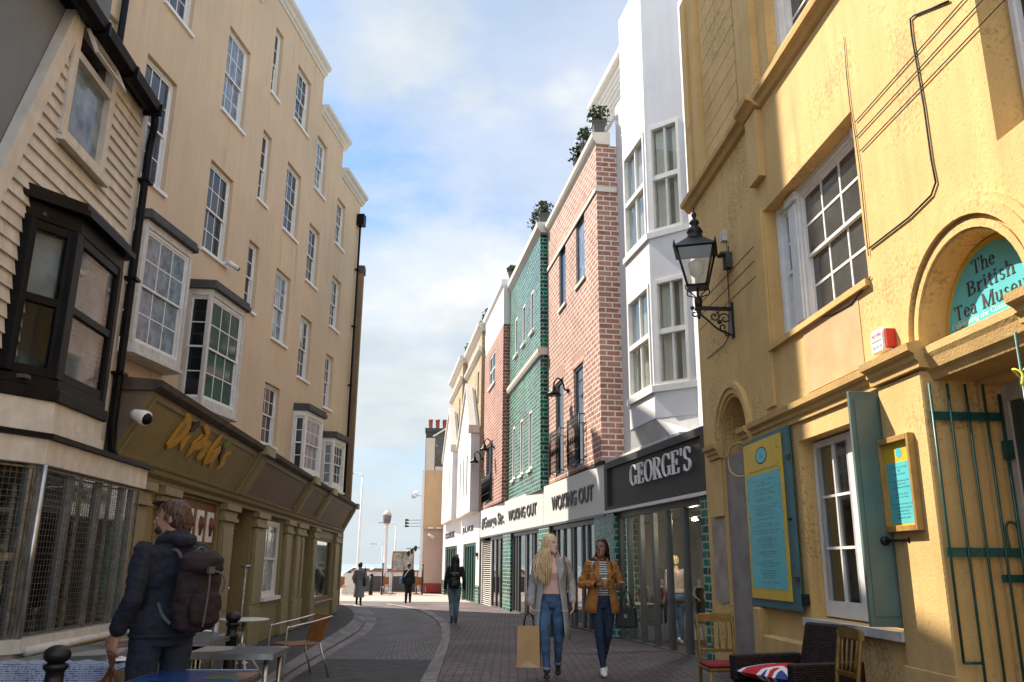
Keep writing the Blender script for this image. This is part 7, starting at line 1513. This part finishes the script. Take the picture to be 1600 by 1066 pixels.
rg = [((0, -.02, 1.452), .105, .082, g(28), g(332)), ((0, -.015, 1.42), .168, .105, g(25), g(335)), ((0, -.005, 1.34), .192, .135, g(26), g(334)), ((0, .0, 1.22), .186, .142, g(30), g(330)), ((0, .0, 1.08), .180, .140, g(34), g(326)), ((0, -.005, .94), .196, .155, g(38), g(322)), ((.0, -.01, .78), .212, .175, g(42), g(318)), ((0, -.02, .62), .226, .20, g(45), g(315)), ((0, -.03, .47), .236, .22, g(48), g(312))]
shell(b, rg, 34); o = meshpart(b, 'coat', m_grey, t); foldmesh(o, .016, 7, 2, .25)
b = MB(); arms(b, J, .017, to=.95, r0=.049); remesh(b, 'coat_sleeves', m_grey, t, .007, 1, .008, 17, 5, (1, 1, 1.3))
b = MB()
for s in (-1, 1): b.prism([Vector((s*.062, .078, 1.475)), Vector((s*.14, .085, 1.40)), Vector((s*.165, .112, 1.30)), Vector((s*.105, .142, 1.14)), Vector((s*.078, .128, 1.30))], (0, .012, 0))
b.tube(bez([Vector((-.07, .06, 1.46)), Vector((-.085, -.03, 1.49)), Vector((0, -.095, 1.50)), Vector((.085, -.03, 1.49)), Vector((.07, .06, 1.46))], 5), .016, 8)
meshpart(b, 'lapel', m_grey, t)
b = MB(); b.box(Loc((0, 0, 0), 0), .13, .21, .155, .163, .80, .82); b.box(Loc((0, 0, 0), 0), -.21, -.13, .155, .163, .80, .82); meshpart(b, 'pocket_flap', m_grey, t)
haircap(t, T, m_blond, grow=.016); rr = random.Random(1); roots = []
for i in range(300):
    a = rr.uniform(-2.35, 2.35); u = rr.random(); x, y = math.sin(a), -math.cos(a)
    p0 = T(.03*x, -.02+.03*y, .125); p1 = T(.080*x, -.018+.092*y, .06); p2 = T(.092*x, -.022+.098*y, -.05); q = Vector(J['head']); w_ = T(x*.10, -.03+y*.105, -.16)
    d = (w_-q); d.z = 0; e1 = Vector((w_.x+.03*rr.gauss(0, 1), w_.y+.02*rr.gauss(0, 1), 1.42)); ln_ = rr.uniform(.08, .30); e2 = Vector((e1.x*1.15-.02, e1.y*1.05+.01*rr.gauss(0, 1), 1.40-ln_)); 
    if y > -.25*1 and x < .25 and rr.random() < .92: e1 = Vector((-.11, -.07, 1.42)); e2 = Vector((-.13+.02*rr.gauss(0, 1), -.17, 1.38-ln_))
    if e2.y < .10 and abs(e2.x) < .22: e2.y = min(e2.y, -.145) if e2.y < 0 else max(e2.y, .155)
    roots.append([p0, p1, p2, e1, e1.lerp(e2, .5)+Vector((.012*rr.gauss(0, 1), .01*rr.gauss(0, 1)+(.02 if e2.y > 0 else -.02), 0)), e2])
strands(t, roots, m_blond, 'hair_locks', .0065)
# what she carries
Wp = lambda tt, v: Vector(tt.location)+Matrix.Rotation(tt.rotation_euler[2], 3, 'Z') @ (Vector(v)*tt.scale[0])
hb = Wp(W1, (Vector(J['wrr'])+Vector((.0, .02, -.085))))
def paperbag(loc, rz, w, d, h, label):
    F = Loc(loc, rz); tt = thing('shopping_bag', label, 'bag', loc); e = .012
    b = MB(); b.add([F.w(-w/2, -d/2, 0), F.w(w/2, -d/2, 0), F.w(w/2, d/2, 0), F.w(-w/2, d/2, 0), F.w(-w*.46, -d*.36, h), F.w(w*.46, -d*.36, h), F.w(w*.46, d*.36, h), F.w(-w*.46, d*.36, h)], [(3, 2, 1, 0), (0, 1, 5, 4), (1, 2, 6, 5), (2, 3, 7, 6), (3, 0, 4, 7)])
    kp = mat('kraft_paper', (.52, .33, .16), .75, var=.08, scale=5, bump=.1, bscale=30); b.build('bag_body', kp, tt, recalc=True)
    b = MB(); b.add([F.w(-w/2+.01, -d/2-.002, .004), F.w(w/2-.01, -d/2-.002, .004), F.w(0, -d*.47-.003, h*.17)], [(0, 1, 2)]); b.build('bottom_fold', mat('pale_kraft_paper', (.62, .43, .24), .75), tt)
    b = MB()
    for o in (-.33, .33): b.tube(bez([F.w(-w*.22, d*o, h*.97), F.w(-w*.16, d*o*.6, h+.10), F.w(0, 0, h+.155), F.w(w*.16, d*o*.6, h+.10), F.w(w*.22, d*o, h*.97)], 4), .006, 6)
    b.build('handle', m_black, tt); return tt
paperbag((hb.x-.015, hb.y, hb.z-.66), R(-8), .30, .16, .50, 'brown kraft paper shopping bag held low by the fair haired woman')
b = MB(); F = Loc(Wp(W1, (.17, -.02, .40)), R(-8)); b.add([F.w(-.11, 0, .18), F.w(.11, .02, .20), F.w(.12, .02, -.02), F.w(.06, .0, -.10), F.w(-.06, 0, -.09), F.w(-.12, 0, -.02), F.w(-.10, .06, .18), F.w(.10, .07, .20), F.w(.11, .07, -.02), F.w(.06, .05, -.10), F.w(-.06, .05, -.09), F.w(-.11, .06, -.02)], [(0, 1, 2, 3, 4, 5), (11, 10, 9, 8, 7, 6), (0, 6, 7, 1), (1, 7, 8, 2), (2, 8, 9, 3), (3, 9, 10, 4), (4, 10, 11, 5), (5, 11, 6, 0)])
tag(b.build('paper_bag', m_white), 'white paper bag hanging behind the kraft bag beside her jeans', 'bag')
sb = thing('shoulder_bag', 'black shoulder bag with a tan strap tucked under the grey coat arm', 'bag', Wp(W1, (-.235, -.1, .8))); b = MB(); F = Loc(Wp(W1, (-.26, -.10, .78)), R(170)); b.so_poly(F, [(-.05, -.13), (.05, -.15), (.06, .12), (-.05, .12)], 0, .26); b.build('bag_body', m_leather, sb, bevel=.02); b = MB(); b.tube(bez([Wp(W1, (-.19, .06, 1.06)), Wp(W1, (-.205, .10, 1.25)), Wp(W1, (-.16, .06, 1.452)), Wp(W1, (-.17, -.08, 1.44)), Wp(W1, (-.22, -.16, 1.2)), Wp(W1, (-.25, -.15, 1.02))], 5), .009, 6); b.build('strap', mat('tan_leather', (.24, .10, .04), .5), sb); b = MB(); b.ball(Wp(W1, (-.20, .135, 1.08)), .022, 8); b.build('charm', m_gold, sb)

# ---- woman in a tan suede jacket
J = dict(knl=(-.06, .10, .50), anl=(-.02, .12, .10), knr=(.07, .0, .51), anr=(.03, -.22, .15), ftl=(-.1, 1, 0), ftr=(.1, 1, -.25), shl=(-.16, -.01, 1.395), shr=(.16, -.01, 1.395),
         ell=(-.265, -.05, 1.14), wrl=(-.075, .20, 1.135), elr=(.255, -.03, 1.14), wrr=(.215, .20, 1.10), head=(0, .02, 1.605)); J = mir(J)
G2 = ground(943, 1056)
t, J = figure('woman with long black hair in a tan suede jacket over a striped top', G2.x, G2.y, R(180+4), 1.76, J); W2 = t
bd, T = bodymesh(t, J, m_dark, .0055, hd=(R(-30), R(3), R(4)), lip=m_lipd, hands=mirh(dict(l=dict(d=(.75, .55, .15), palm=(.5, -.75, 0), thumb=(0, 0, 1), curl=.75), r=dict(d=(-.15, .9, .25), palm=(-.5, .1, .85), thumb=(-1, 0, .4), curl=.5))), bust=.8, eyecol=(.02, .012, .008), brow=(.01, .008, .006))
b = MB(); torso(b, J, .004, z0=.84, z1=1.0); legs(b, J, .003, bottom=.06); remesh(b, 'jeans', m_jean2, t, .007, 1, .005, 18, 4, (1, 1, 1.2))
strp = brick('navy_striped_jersey', (.62, .62, .60), (.60, .60, .58), (.012, .016, .035), 9, .030, .0075, rough=.85, bump=.1, var=.05)
b = MB(); torso(b, J, .011, .9, z0=.97, z1=1.45); remesh(b, 'striped_top', strp, t, .008, 2, .002, 14)
b = MB()
for s in 'lr': shoe(b, J['an'+s], J['ft'+s], .27, .045); limb(b, [Vector(J['an'+s])+Vector((0, 0, .0)), Vector(J['an'+s])+Vector((0, 0, -.03))], [.042, .045])
remesh(b, 'trainers', m_shoew, t, .008, 2)
b = MB(); rg = [((0, -.02, 1.448), .10, .078, g(24), g(336)), ((0, -.015, 1.415), .164, .104, g(20), g(340)), ((0, .0, 1.33), .188, .138, g(20), g(338)), ((0, .005, 1.22), .176, .142, g(20), g(338)), ((0, .0, 1.10), .172, .136, g(20), g(338)), ((0, -.005, .99), .198, .152, g(22), g(337)), ((0, -.01, .86), .228, .178, g(25), g(336)), ((0, -.01, .775), .246, .195, g(27), g(335))]
shell(b, rg, 34); o = meshpart(b, 'suede_jacket', m_suede, t); foldmesh(o, .013, 8, 5, .3)
b = MB(); arms(b, J, .015, to=.72, r0=.046); remesh(b, 'jacket_sleeves', m_suede, t, .007, 1, .008, 18, 8, (1, 1, 1.3))
b = MB()
for s in (-1, 1): b.prism([Vector((s*.05, .080, 1.465)), Vector((s*.125, .095, 1.40)), Vector((s*.165, .116, 1.31)), Vector((s*.105, .140, 1.24)), Vector((s*.052, .147, 1.16)), Vector((s*.058, .13, 1.30))], (0, .013, 0))
b.tube(bez([Vector((-.06, .065, 1.455)), Vector((-.085, -.02, 1.48)), Vector((0, -.095, 1.49)), Vector((.085, -.02, 1.48)), Vector((.06, .065, 1.455))], 5), .017, 8); meshpart(b, 'lapel', m_suede, t)
b = MB()
for zz_ in (1.20, 1.10, 1.00): b.lathe((-.085, .145+.0*zz_, zz_), [(.012, 0), (.010, .012)], 10, axis=(0, 1, 0))
meshpart(b, 'button', m_steel, t)
haircap(t, T, m_blackhair, grow=.012); rr = random.Random(6); roots = []
for i in range(240):
    a = rr.uniform(-2.1, 1.5); x, y = math.sin(a), -math.cos(a); p0 = T(.02*x, -.02+.03*y, .122); p1 = T(.078*x, -.018+.090*y, .06); p2 = T(.086*x, -.026+.092*y, -.05); e1 = Vector((x*.105+.012*rr.gauss(0, 1), -.03+y*.10, 1.44)); sd = 1 if x > 0 else -1; ln_ = rr.uniform(.05, .22); e2 = Vector((x*.125, -.14 if y < -.35 else .125+.012*rr.gauss(0, 1), 1.43-ln_)); roots.append([p0, p1, p2, e1, e1.lerp(e2, .45)+Vector((0, .03 if y > -.35 else -.04, .01)), e2])
strands(t, roots, m_blackhair, 'hair_locks', .006)
def fingerpt(J, s, d, k=.085): return Vector(J['wr'+s])+Vector(d).normalized()*k
cp = Wp(W2, Vector(J['wrr'])+Vector((-.072, .045, -.045))); ct_ = thing('coffee_cup', 'takeaway coffee cup with a white lid in her raised hand', 'cup', cp); b = MB(); b.lathe(cp, [(.027, 0), (.038, .115), (.036, .117)], 16); b.build('paper_cup', mat('kraft_cup', (.50, .30, .13), .7), ct_); b = MB(); b.lathe(cp+Vector((0, 0, .117)), [(.041, 0), (.041, .008), (.036, .012), (.035, .022), (.02, .023)], 16); b.build('lid', m_white, ct_)
ph = Wp(W2, Vector(J['wrl'])+Vector((.015, .095, .04))); b = MB(); F = Loc(ph, R(184)); P = [F.w(-.034, -.06, -.012), F.w(.034, -.06, -.012), F.w(.034, .075, .028), F.w(-.034, .075, .028)]; b.prism(P, (0, 0, .009)); tag(b.build('phone', mat('pale_phone', (.48, .42, .34), .3)), 'pale phone held flat in the other hand of the suede jacketed woman', 'phone')
hbg = thing('handbag', 'structured black leather handbag hanging from the forearm of the suede jacketed woman', 'handbag', Wp(W2, (-.30, .08, .62))); F = Loc(Wp(W2, (-.31, .06, .60)), R(-20)); b = MB(); b.hexa([F.w(-.15, -.06, 0), F.w(.15, -.06, 0), F.w(.15, .06, 0), F.w(-.15, .06, 0), F.w(-.125, -.035, .26), F.w(.125, -.035, .26), F.w(.125, .035, .26), F.w(-.125, .035, .26)]); b.build('bag_body', m_leather, hbg, bevel=.015); b = MB()
for o in (-.035, .035): b.tube(bez([F.w(-.08, o, .25), F.w(-.06, o*.6, .38), F.w(0, 0, .47), F.w(.06, o*.6, .38), F.w(.08, o, .25)], 5), .008, 6)
b.build('handle', m_leather, hbg); b = MB(); b.box(F, -.02, .02, -.066, -.055, .12, .17); b.build('clasp', m_steel, hbg)
b = MB(); el_, wr_ = Vector(J['elr']), Vector(J['wrr']); q = el_.lerp(wr_, .86); b.tube([q-(wr_-el_).normalized()*.014, q+(wr_-el_).normalized()*.014], .033, 12); o = meshpart(b, 'watch', m_black, W2)

# ---- woman walking away with a black backpack
Gp = ground(709, 976); J = dict(knl=(-.07, .05, .49), anl=(-.06, -.12, .14), knr=(.07, .07, .50), anr=(.055, .12, .10), ftl=(-.1, 1, -.3), ftr=(.1, 1, 0), ell=(-.235, -.05, 1.13), wrl=(-.245, .04, .89), elr=(.24, -.04, 1.13), wrr=(.25, .04, .88))
t, J = figure('woman in a black top and faded jeans walking away with a black backpack', Gp.x, Gp.y, R(8), 1.70, J); W3 = t
bd, T = bodymesh(t, J, m_tan, .009, hd=(R(18), 0, 0), lip=m_lipf)
b = MB(); torso(b, J, .008, z0=.84, z1=1.09); legs(b, J, .012, bottom=.16); remesh(b, 'jeans', m_jean3, t, .011, 2, .005, 14)
b = MB(); torso(b, J, .016, .4, z0=1.0, z1=1.46); arms(b, J, .016, to=.95); remesh(b, 'top', m_blk, t, .011, 2, .004, 14)
b = MB()
for s in 'lr': shoe(b, J['an'+s], J['ft'+s], .25, .042); limb(b, [Vector(J['an'+s])+Vector((0, 0, .05)), Vector(J['an'+s])], [.044, .046])
remesh(b, 'ankle_boots', m_leather, t, .011, 2)
haircap(t, T, m_blackhair, .010); rr = random.Random(8); strands(t, [[T(.02*math.sin(a), -.03-.03*math.cos(a), .12), T(.08*math.sin(a), -.02-.09*math.cos(a), .05), T(.088*math.sin(a), -.03-.092*math.cos(a), -.06), Vector((.10*math.sin(a), -.04-.10*math.cos(a), 1.42)), Vector((.11*math.sin(a)+.02*rr.gauss(0, 1), -.06-.10*math.cos(a), 1.30-rr.uniform(0, .12)))] for a in [rr.uniform(-1.6, 1.6) for i in range(70)]], m_blackhair, 'hair_locks', .013)
def pack(label, tt, c, w, d, h, mt, strapm, flap=True):
    bp = thing('backpack', label, 'backpack', Wp(tt, c), rz=tt.rotation_euler[2]); k = tt.scale[0]; bp.scale = (k, k, k); b = MB()
    oval(b, [((0, 0, z*h), (1, 0, 0), (0, 1, 0), w/2*f, d/2*f2) for z, f, f2 in ((-.5, .5, .5), (-.46, .86, .85), (-.25, 1, 1), (.1, .98, .95), (.35, .9, .85), (.46, .7, .65), (.5, .35, .3))], 20); remesh(b, 'main_body', mt, bp, .010, 1, .012, 13, 4, (1, 1, 1.4))
    b = MB(); oval(b, [((0, -d*.50, z*h), (1, 0, 0), (0, 1, 0), w*.36*f, d*.28*f) for z, f in ((-.42, .5), (-.38, .9), (-.2, 1), (-.04, .9), (.0, .5))], 16); remesh(b, 'front_pocket', mt, bp, .010, 1, .008, 16, 1, (1, 1, 1.4))
    if flap: b = MB(); oval(b, [((0, -d*.12, z*h), (1, 0, 0), (0, 1, 0), w*.46*f, d*.62*f) for z, f in ((.22, .8), (.28, 1), (.42, .95), (.50, .6), (.52, .3))], 18); remesh(b, 'top_lid', mt, bp, .010, 1, .009, 14, 2, (1, 1, 1.2))
    b = MB()
    for s in (-1, 1): b.tube(bez([(s*w*.30, d*.30, h*.40), (s*w*.36, d*.6, h*.52), (s*w*.42, d*1.1, h*.42), (s*w*.46, d*1.2, h*.05), (s*w*.50, d*.7, -h*.25), (s*w*.42, d*.3, -h*.40)], 5), .012, 6)
    meshpart(b, 'strap', strapm, bp); b = MB(); b.tube(bez([(-.05, .0, h*.48), (0, .01, h*.56), (.05, 0, h*.48)], 4), .009, 6); meshpart(b, 'grab_handle', strapm, bp)
    return bp
pack('black leather backpack on the woman in faded jeans', W3, (-.03, -.20, 1.10), .30, .16, .40, m_leather, m_leather)
# ---- woman in a pale grey coat and man in black at the far end
Gf = ground(560, 947); J = dict(knl=(-.07, .02, .49), anl=(-.05, -.14, .15), knr=(.06, .06, .49), anr=(.05, .10, .10), ftl=(0, 1, -.3), ftr=(0, 1, 0), wrl=(-.22, .06, .93), ell=(-.24, -.06, 1.13))
t, J = figure('woman with short black hair in a long belted pale grey coat', Gf.x, Gf.y, R(-6), 1.60, J); W4 = t
bd, T = bodymesh(t, J, m_fair, .012, hd=(R(-12), 0, 0)); b = MB(); torso(b, J, .008, z0=.84, z1=1.0); legs(b, J, .006); remesh(b, 'leggings', m_blk, t, .013, 2)
b = MB(); torso(b, J, .03, z0=.84, z1=1.46); arms(b, J, .034, to=.98); oval(b, [((0, -.01, z), (1, 0, 0), (0, 1, 0), rx, ry) for z, rx, ry in ((1.05, .165, .125), (.9, .205, .155), (.7, .215, .17), (.5, .225, .18), (.34, .228, .185))], 22); limb(b, [(0, -.03, 1.44), (0, -.035, 1.49)], [.085, .08]); remesh(b, 'coat', m_trench, t, .014, 2, .012, 8, 1, (1, 1, .25))
b = MB(); b.tube([(.185*math.cos(a), .142*math.sin(a)-.003, 1.07) for a in [k*math.pi/10 for k in range(20)]], .022, 6, closed=True); meshpart(b, 'belt', m_trench, t)
b = MB()
for s in 'lr': shoe(b, J['an'+s], J['ft'+s], .25, .042)
remesh(b, 'shoes', m_blk, t, .012, 2); haircap(t, T, m_blackhair, .012, .03)
hbg = thing('tote_bag', 'dark tote bag hanging at the right hip of the pale grey coated woman', 'bag', Wp(W4, (.27, -.05, .9))); F = Loc(Wp(W4, (.27, -.06, .78)), R(80)); b = MB(); b.hexa([F.w(-.15, -.04, 0), F.w(.15, -.04, 0), F.w(.15, .05, 0), F.w(-.15, .05, 0), F.w(-.13, -.02, .34), F.w(.13, -.02, .34), F.w(.13, .02, .34), F.w(-.13, .02, .34)]); b.build('bag_body', m_leather, hbg, bevel=.015); b = MB(); b.tube(bez([F.w(-.1, 0, .33), F.w(-.03, .03, .62), F.w(0, .04, .70), F.w(.03, .03, .62), F.w(.1, 0, .33)], 4), .014, 6); b.build('strap', m_leather, hbg)
Gm = ground(637, 943.5); J = dict(knl=(-.08, .02, .49), anl=(-.085, -.03, .10), knr=(.075, .07, .50), anr=(.09, .02, .12), sw=.20, wrl=(-.25, .06, .90))
t, J = figure('man in black clothes walking away towards the seafront', Gm.x, Gm.y, R(-4), 1.62, J); W5 = t
bd, T = bodymesh(t, J, m_tan, .013, wid=1.15); b = MB(); torso(b, J, .012, z0=.84, z1=1.0, wid=1.1); legs(b, J, .016); remesh(b, 'trousers', m_blk, t, .014, 2, .006, 12)
b = MB(); torso(b, J, .035, z0=.84, z1=1.46, wid=1.15); arms(b, J, .03, to=.97); oval(b, [((0, -.01, z), (1, 0, 0), (0, 1, 0), .21, .155) for z in (.8, .9, 1.0)], 20); remesh(b, 'jacket', m_blk, t, .014, 2, .008, 10)
b = MB()
for s in 'lr': shoe(b, J['an'+s], (0, 1), .27, .048)
remesh(b, 'shoes', m_blk, t, .013, 2); haircap(t, T, m_brownhair, .012, .014)
hbg = thing('satchel', 'blue satchel with a pale strap at the left hip of the man in black', 'bag', Wp(W5, (-.27, .0, .9))); F = Loc(Wp(W5, (-.29, -.02, .82)), R(80)); b = MB(); b.box(F, -.16, .16, -.05, .05, 0, .26); b.build('bag_body', cloth('blue_canvas', (.10, .22, .42)), hbg, bevel=.02); b = MB(); b.tube(bez([F.w(.1, .0, .25), Wp(W5, (-.16, -.15, 1.15)), Wp(W5, (.0, -.17, 1.38)), Wp(W5, (.10, -.10, 1.47))], 5), .016, 6); b.build('strap', m_greyw, hbg)

# ---- man with a burgundy rucksack in the foreground
J = dict(hipl=(-.10, 0, .92), hipr=(.10, 0, .92), knl=(-.11, .03, .50), knr=(.11, -.02, .50), anl=(-.12, .02, .095), anr=(.12, -.06, .095), shl=(-.195, -.01, 1.415), shr=(.195, -.02, 1.415), ell=(-.255, -.055, 1.14), wrl=(-.275, .06, .92), elr=(.25, .02, 1.14), wrr=(.20, .22, 1.05), head=(0, .035, 1.615), sw=.192)
t, J = figure('man in a navy hooded top and dark jeans seen from behind by the caged window', -2.28, 5.78, R(54), 1.80, J, z=0); M1 = t
bd, T = bodymesh(t, J, m_tan, .006, hd=(R(40), R(-2), 0), hands=dict(l=dict(d=(-.06, .22, -1), palm=(.9, .2, .1), thumb=(.1, 1, 0), curl=.55, s=1.06)), wid=1.1, brow=(.05, .03, .02), eyecol=(.05, .04, .03))
b = MB()
for a in range(24):
    u = a/23; x = -.06+.12*u
    for k in range(3): b.ball(T(x, .048+.046*math.cos((u-.5)*2.6)-.008*k, -.080-.014*k+.03*abs(u-.5)*2), .0115, 6)
remesh(b, 'stubble', mat('brown_stubble', (.07, .045, .035), .9, var=.4, scale=90), t, .008, 2)
b = MB(); torso(b, J, .012, z0=.84, z1=1.0, wid=1.1); legs(b, J, .018); remesh(b, 'jeans', m_jean4, t, .0075, 1, .009, 13, 3, (1, 1, 1.2))
b = MB()
for s in 'lr': shoe(b, J['an'+s], (0, 1), .28, .05)
remesh(b, 'shoes', m_leather, t, .012, 2)
b = MB(); torso(b, J, .030, z0=.92, z1=1.46, wid=1.06); arms(b, J, .022, to=.90, r0=.050); oval(b, [((0, -.005, z), (1, 0, 0), (0, 1, 0), rx, ry) for z, rx, ry in ((.90, .195, .142), (.96, .215, .162), (1.05, .205, .155))], 24)
oval(b, [((0, -.01, 1.43), (1, 0, 0), (0, 1, 0), .115, .095), ((0, -.025, 1.475), (1, 0, 0), (0, 1, 0), .118, .105), ((0, -.04, 1.515), (1, 0, 0), (0, 1, 0), .100, .088), ((0, -.045, 1.54), (1, 0, 0), (0, 1, 0), .07, .06)], 20); limb(b, [(-.10, -.03, 1.49), (-.04, -.13, 1.48), (.04, -.13, 1.48), (.10, -.03, 1.49)], [.03, .04, .04, .03])
remesh(b, 'hooded_top', m_navy, t, .0075, 1, .011, 11, 2, (1, 1, 1.2))
b = MB()
for s in 'lr': e = Vector(J['el'+s]); w_ = Vector(J['wr'+s]); b.tube([e.lerp(w_, .86), e.lerp(w_, .90), e.lerp(w_, .98)], [.047, .044, .041], 14)
b.tube([(.198*math.cos(a), .147*math.sin(a)-.005, .905) for a in [k*math.pi/12 for k in range(24)]], .018, 6, closed=True); meshpart(b, 'cuffs', m_navy, t)
haircap(t, T, m_brownhair, .006, .012); rr = random.Random(12); roots = []
for i in range(620):
    el_ = rr.uniform(-.075, .118); lim = 1.25 if el_ < .02 else 1.9 if el_ < .075 else 3.0; a = rr.uniform(-lim, lim); x, y = math.sin(a), -math.cos(a); k_ = math.sqrt(max(.05, 1-((el_-.01)/.13)**2)); p = T(.080*x*k_, -.018+.098*y*k_, el_); dr = .012*rr.gauss(0, 1)
    p1 = T(.089*x*k_+dr*.4, -.020+.108*y*k_+.004, el_-.008+dr*.3); p2 = T(.090*x*k_+dr, -.022+.109*y*k_+.008, el_-.032-.016*rr.random()); roots.append([p, p1, p2])
for i in range(50): x = rr.uniform(-.055, .055); roots.append([T(x, .045, .118), T(x*1.1, .085, .116+.008*rr.random()), T(x*1.2, .115, .098+.012*rr.gauss(0, 1))])
strands(t, roots, m_brownhair, 'hair_locks', .0042, 5)
mb_ = cloth('burgundy_canvas', (.022, .008, .010), .5, 120, .3); bp = pack('burgundy rucksack with grey strap ends on the back of the man', M1, (.05, -.255, 1.17), .31, .19, .48, mb_, mat('grey_webbing', (.085, .08, .08), .8))
b = MB(); b.tube(bez([(-.04, -.16, .13), (-.05, -.185, .05), (-.06, -.19, -.08), (-.075, -.195, -.2)], 4), .0065, 6); b.tube(bez([(-.04, -.16, .13), (.03, -.18, .11), (.06, -.185, .06), (.05, -.18, .0)], 4), .0065, 6); b.box(Loc((0, 0, 0), 0), -.06, -.02, -.185, -.16, .11, .15); meshpart(b, 'strap_end', mat('grey_webbing', (.085, .08, .08), .8), bp)
hp_ = Wp(M1, Vector(J['wrl'])+Vector((-.005, .045, -.10))); b = MB()
for k in range(3): b.tube(bez([hp_+Vector((.01*k, 0, .05)), hp_+Vector((.03-.01*k, .02, -.06)), hp_+Vector((-.04+.05*k, .05, -.20)), hp_+Vector((-.10+.09*k, .02*k, -.38))], 5), .012, 7)
b.tube(bez([hp_+Vector((-.10, 0, -.38)), hp_+Vector((-.0, .0, -.44)), hp_+Vector((.08, .04, -.38))], 5), .012, 7); tag(b.build('leather_straps', mat('chestnut_leather', (.16, .045, .018), .5, var=.2)), 'brown leather straps hanging from the left hand of the man', 'straps')
# ---- woman inside the shop and dress forms
sp = FR.w(2.75, -.70, gz(16)-.02); J = dict(knl=(-.08, .03, .49), anl=(-.07, -.15, .15), knr=(.085, .05, .49), anr=(.09, .08, .10), ftl=(0, 1, -.4), elr=(.27, .0, 1.16), wrr=(.36, .14, .98), wrl=(-.25, .04, .89))
t, J = figure('woman with short blond hair in a pale blouse inside the shop window', sp.x, sp.y, R(14), 1.66, J, z=sp.z); W6 = t
bd, T = bodymesh(t, J, m_fair, .010, hd=(R(-25), 0, 0)); b = MB(); torso(b, J, .012, z0=.84, z1=1.05, wid=1.12); legs(b, J, .018, bottom=.04); remesh(b, 'jeans', m_jean, t, .011, 2, .005, 13)
b = MB(); torso(b, J, .03, z0=.97, z1=1.43, wid=1.12); arms(b, J, .03, to=.45); remesh(b, 'blouse', cloth('blush_blouse', (.62, .47, .43)), t, .011, 2, .006, 12)
b = MB()
for s in 'lr': shoe(b, J['an'+s], J.get('ft'+s, (0, 1)), .25, .045)
remesh(b, 'trainers', m_shoew, t, .012, 2); haircap(t, T, m_blond, .010, .02)
def mannequin(s, o, rz, label, topm, botm):
    p = FR.w(s, o, .19); J = dict(elr=(.25, -.05, 1.15), wrr=(.16, .10, 1.0), ell=(-.24, -.06, 1.13), wrl=(-.25, .0, .9)); J = {**BASE, **J}; tt = thing('mannequin', label, 'mannequin', p, 'shop window mannequins', rz); tt.scale = (.56,)*3
    b = MB(); torso(b, J, -.004); legs(b, J, -.006); arms(b, J, -.006); limb(b, [(0, -.02, 1.44), (0, .0, 1.55)], [.05, .045]); oval(b, [((0, .02, 1.50), (1, 0, 0), (0, 1, 0), .03, .035), ((0, .015, 1.55), (1, 0, 0), (0, 1, 0), .058, .075), ((0, .005, 1.63), (1, 0, 0), (0, 1, 0), .072, .092), ((0, 0, 1.70), (1, 0, 0), (0, 1, 0), .045, .06)], 16)
    for q in 'lr': shoe(b, J['an'+q], (0, 1), .23, .036); hand(b, J['wr'+q], Vector(J['wr'+q])-Vector(J['el'+q]), (1, 0, 0), (0, 1, 0), .3)
    remesh(b, 'body', m_white, tt, .013, 2); b = MB(); torso(b, J, .014, .3, z0=.84, z1=1.41); remesh(b, 'top', topm, tt, .013, 2, .005, 12)
    if botm: b = MB(); torso(b, J, .008, z0=.84, z1=1.0); legs(b, J, .006, bottom=.1); remesh(b, 'trousers', botm, tt, .013, 2)
mannequin(4.2, -.55, R(150), 'white mannequin in a flowered top at the back left of the shop', cloth('flowered_cloth', (.45, .16, .12), var=.8, scale=26), None); mannequin(4.15, -.95, R(190), 'white mannequin in a red and black outfit at the centre of the shop', cloth('red_cloth', (.25, .012, .018)), m_blk); mannequin(4.2, -1.8, R(200), 'white mannequin in a dark purple dress behind the blond woman', cloth('purple_cloth', (.03, .012, .03)), m_jean4)
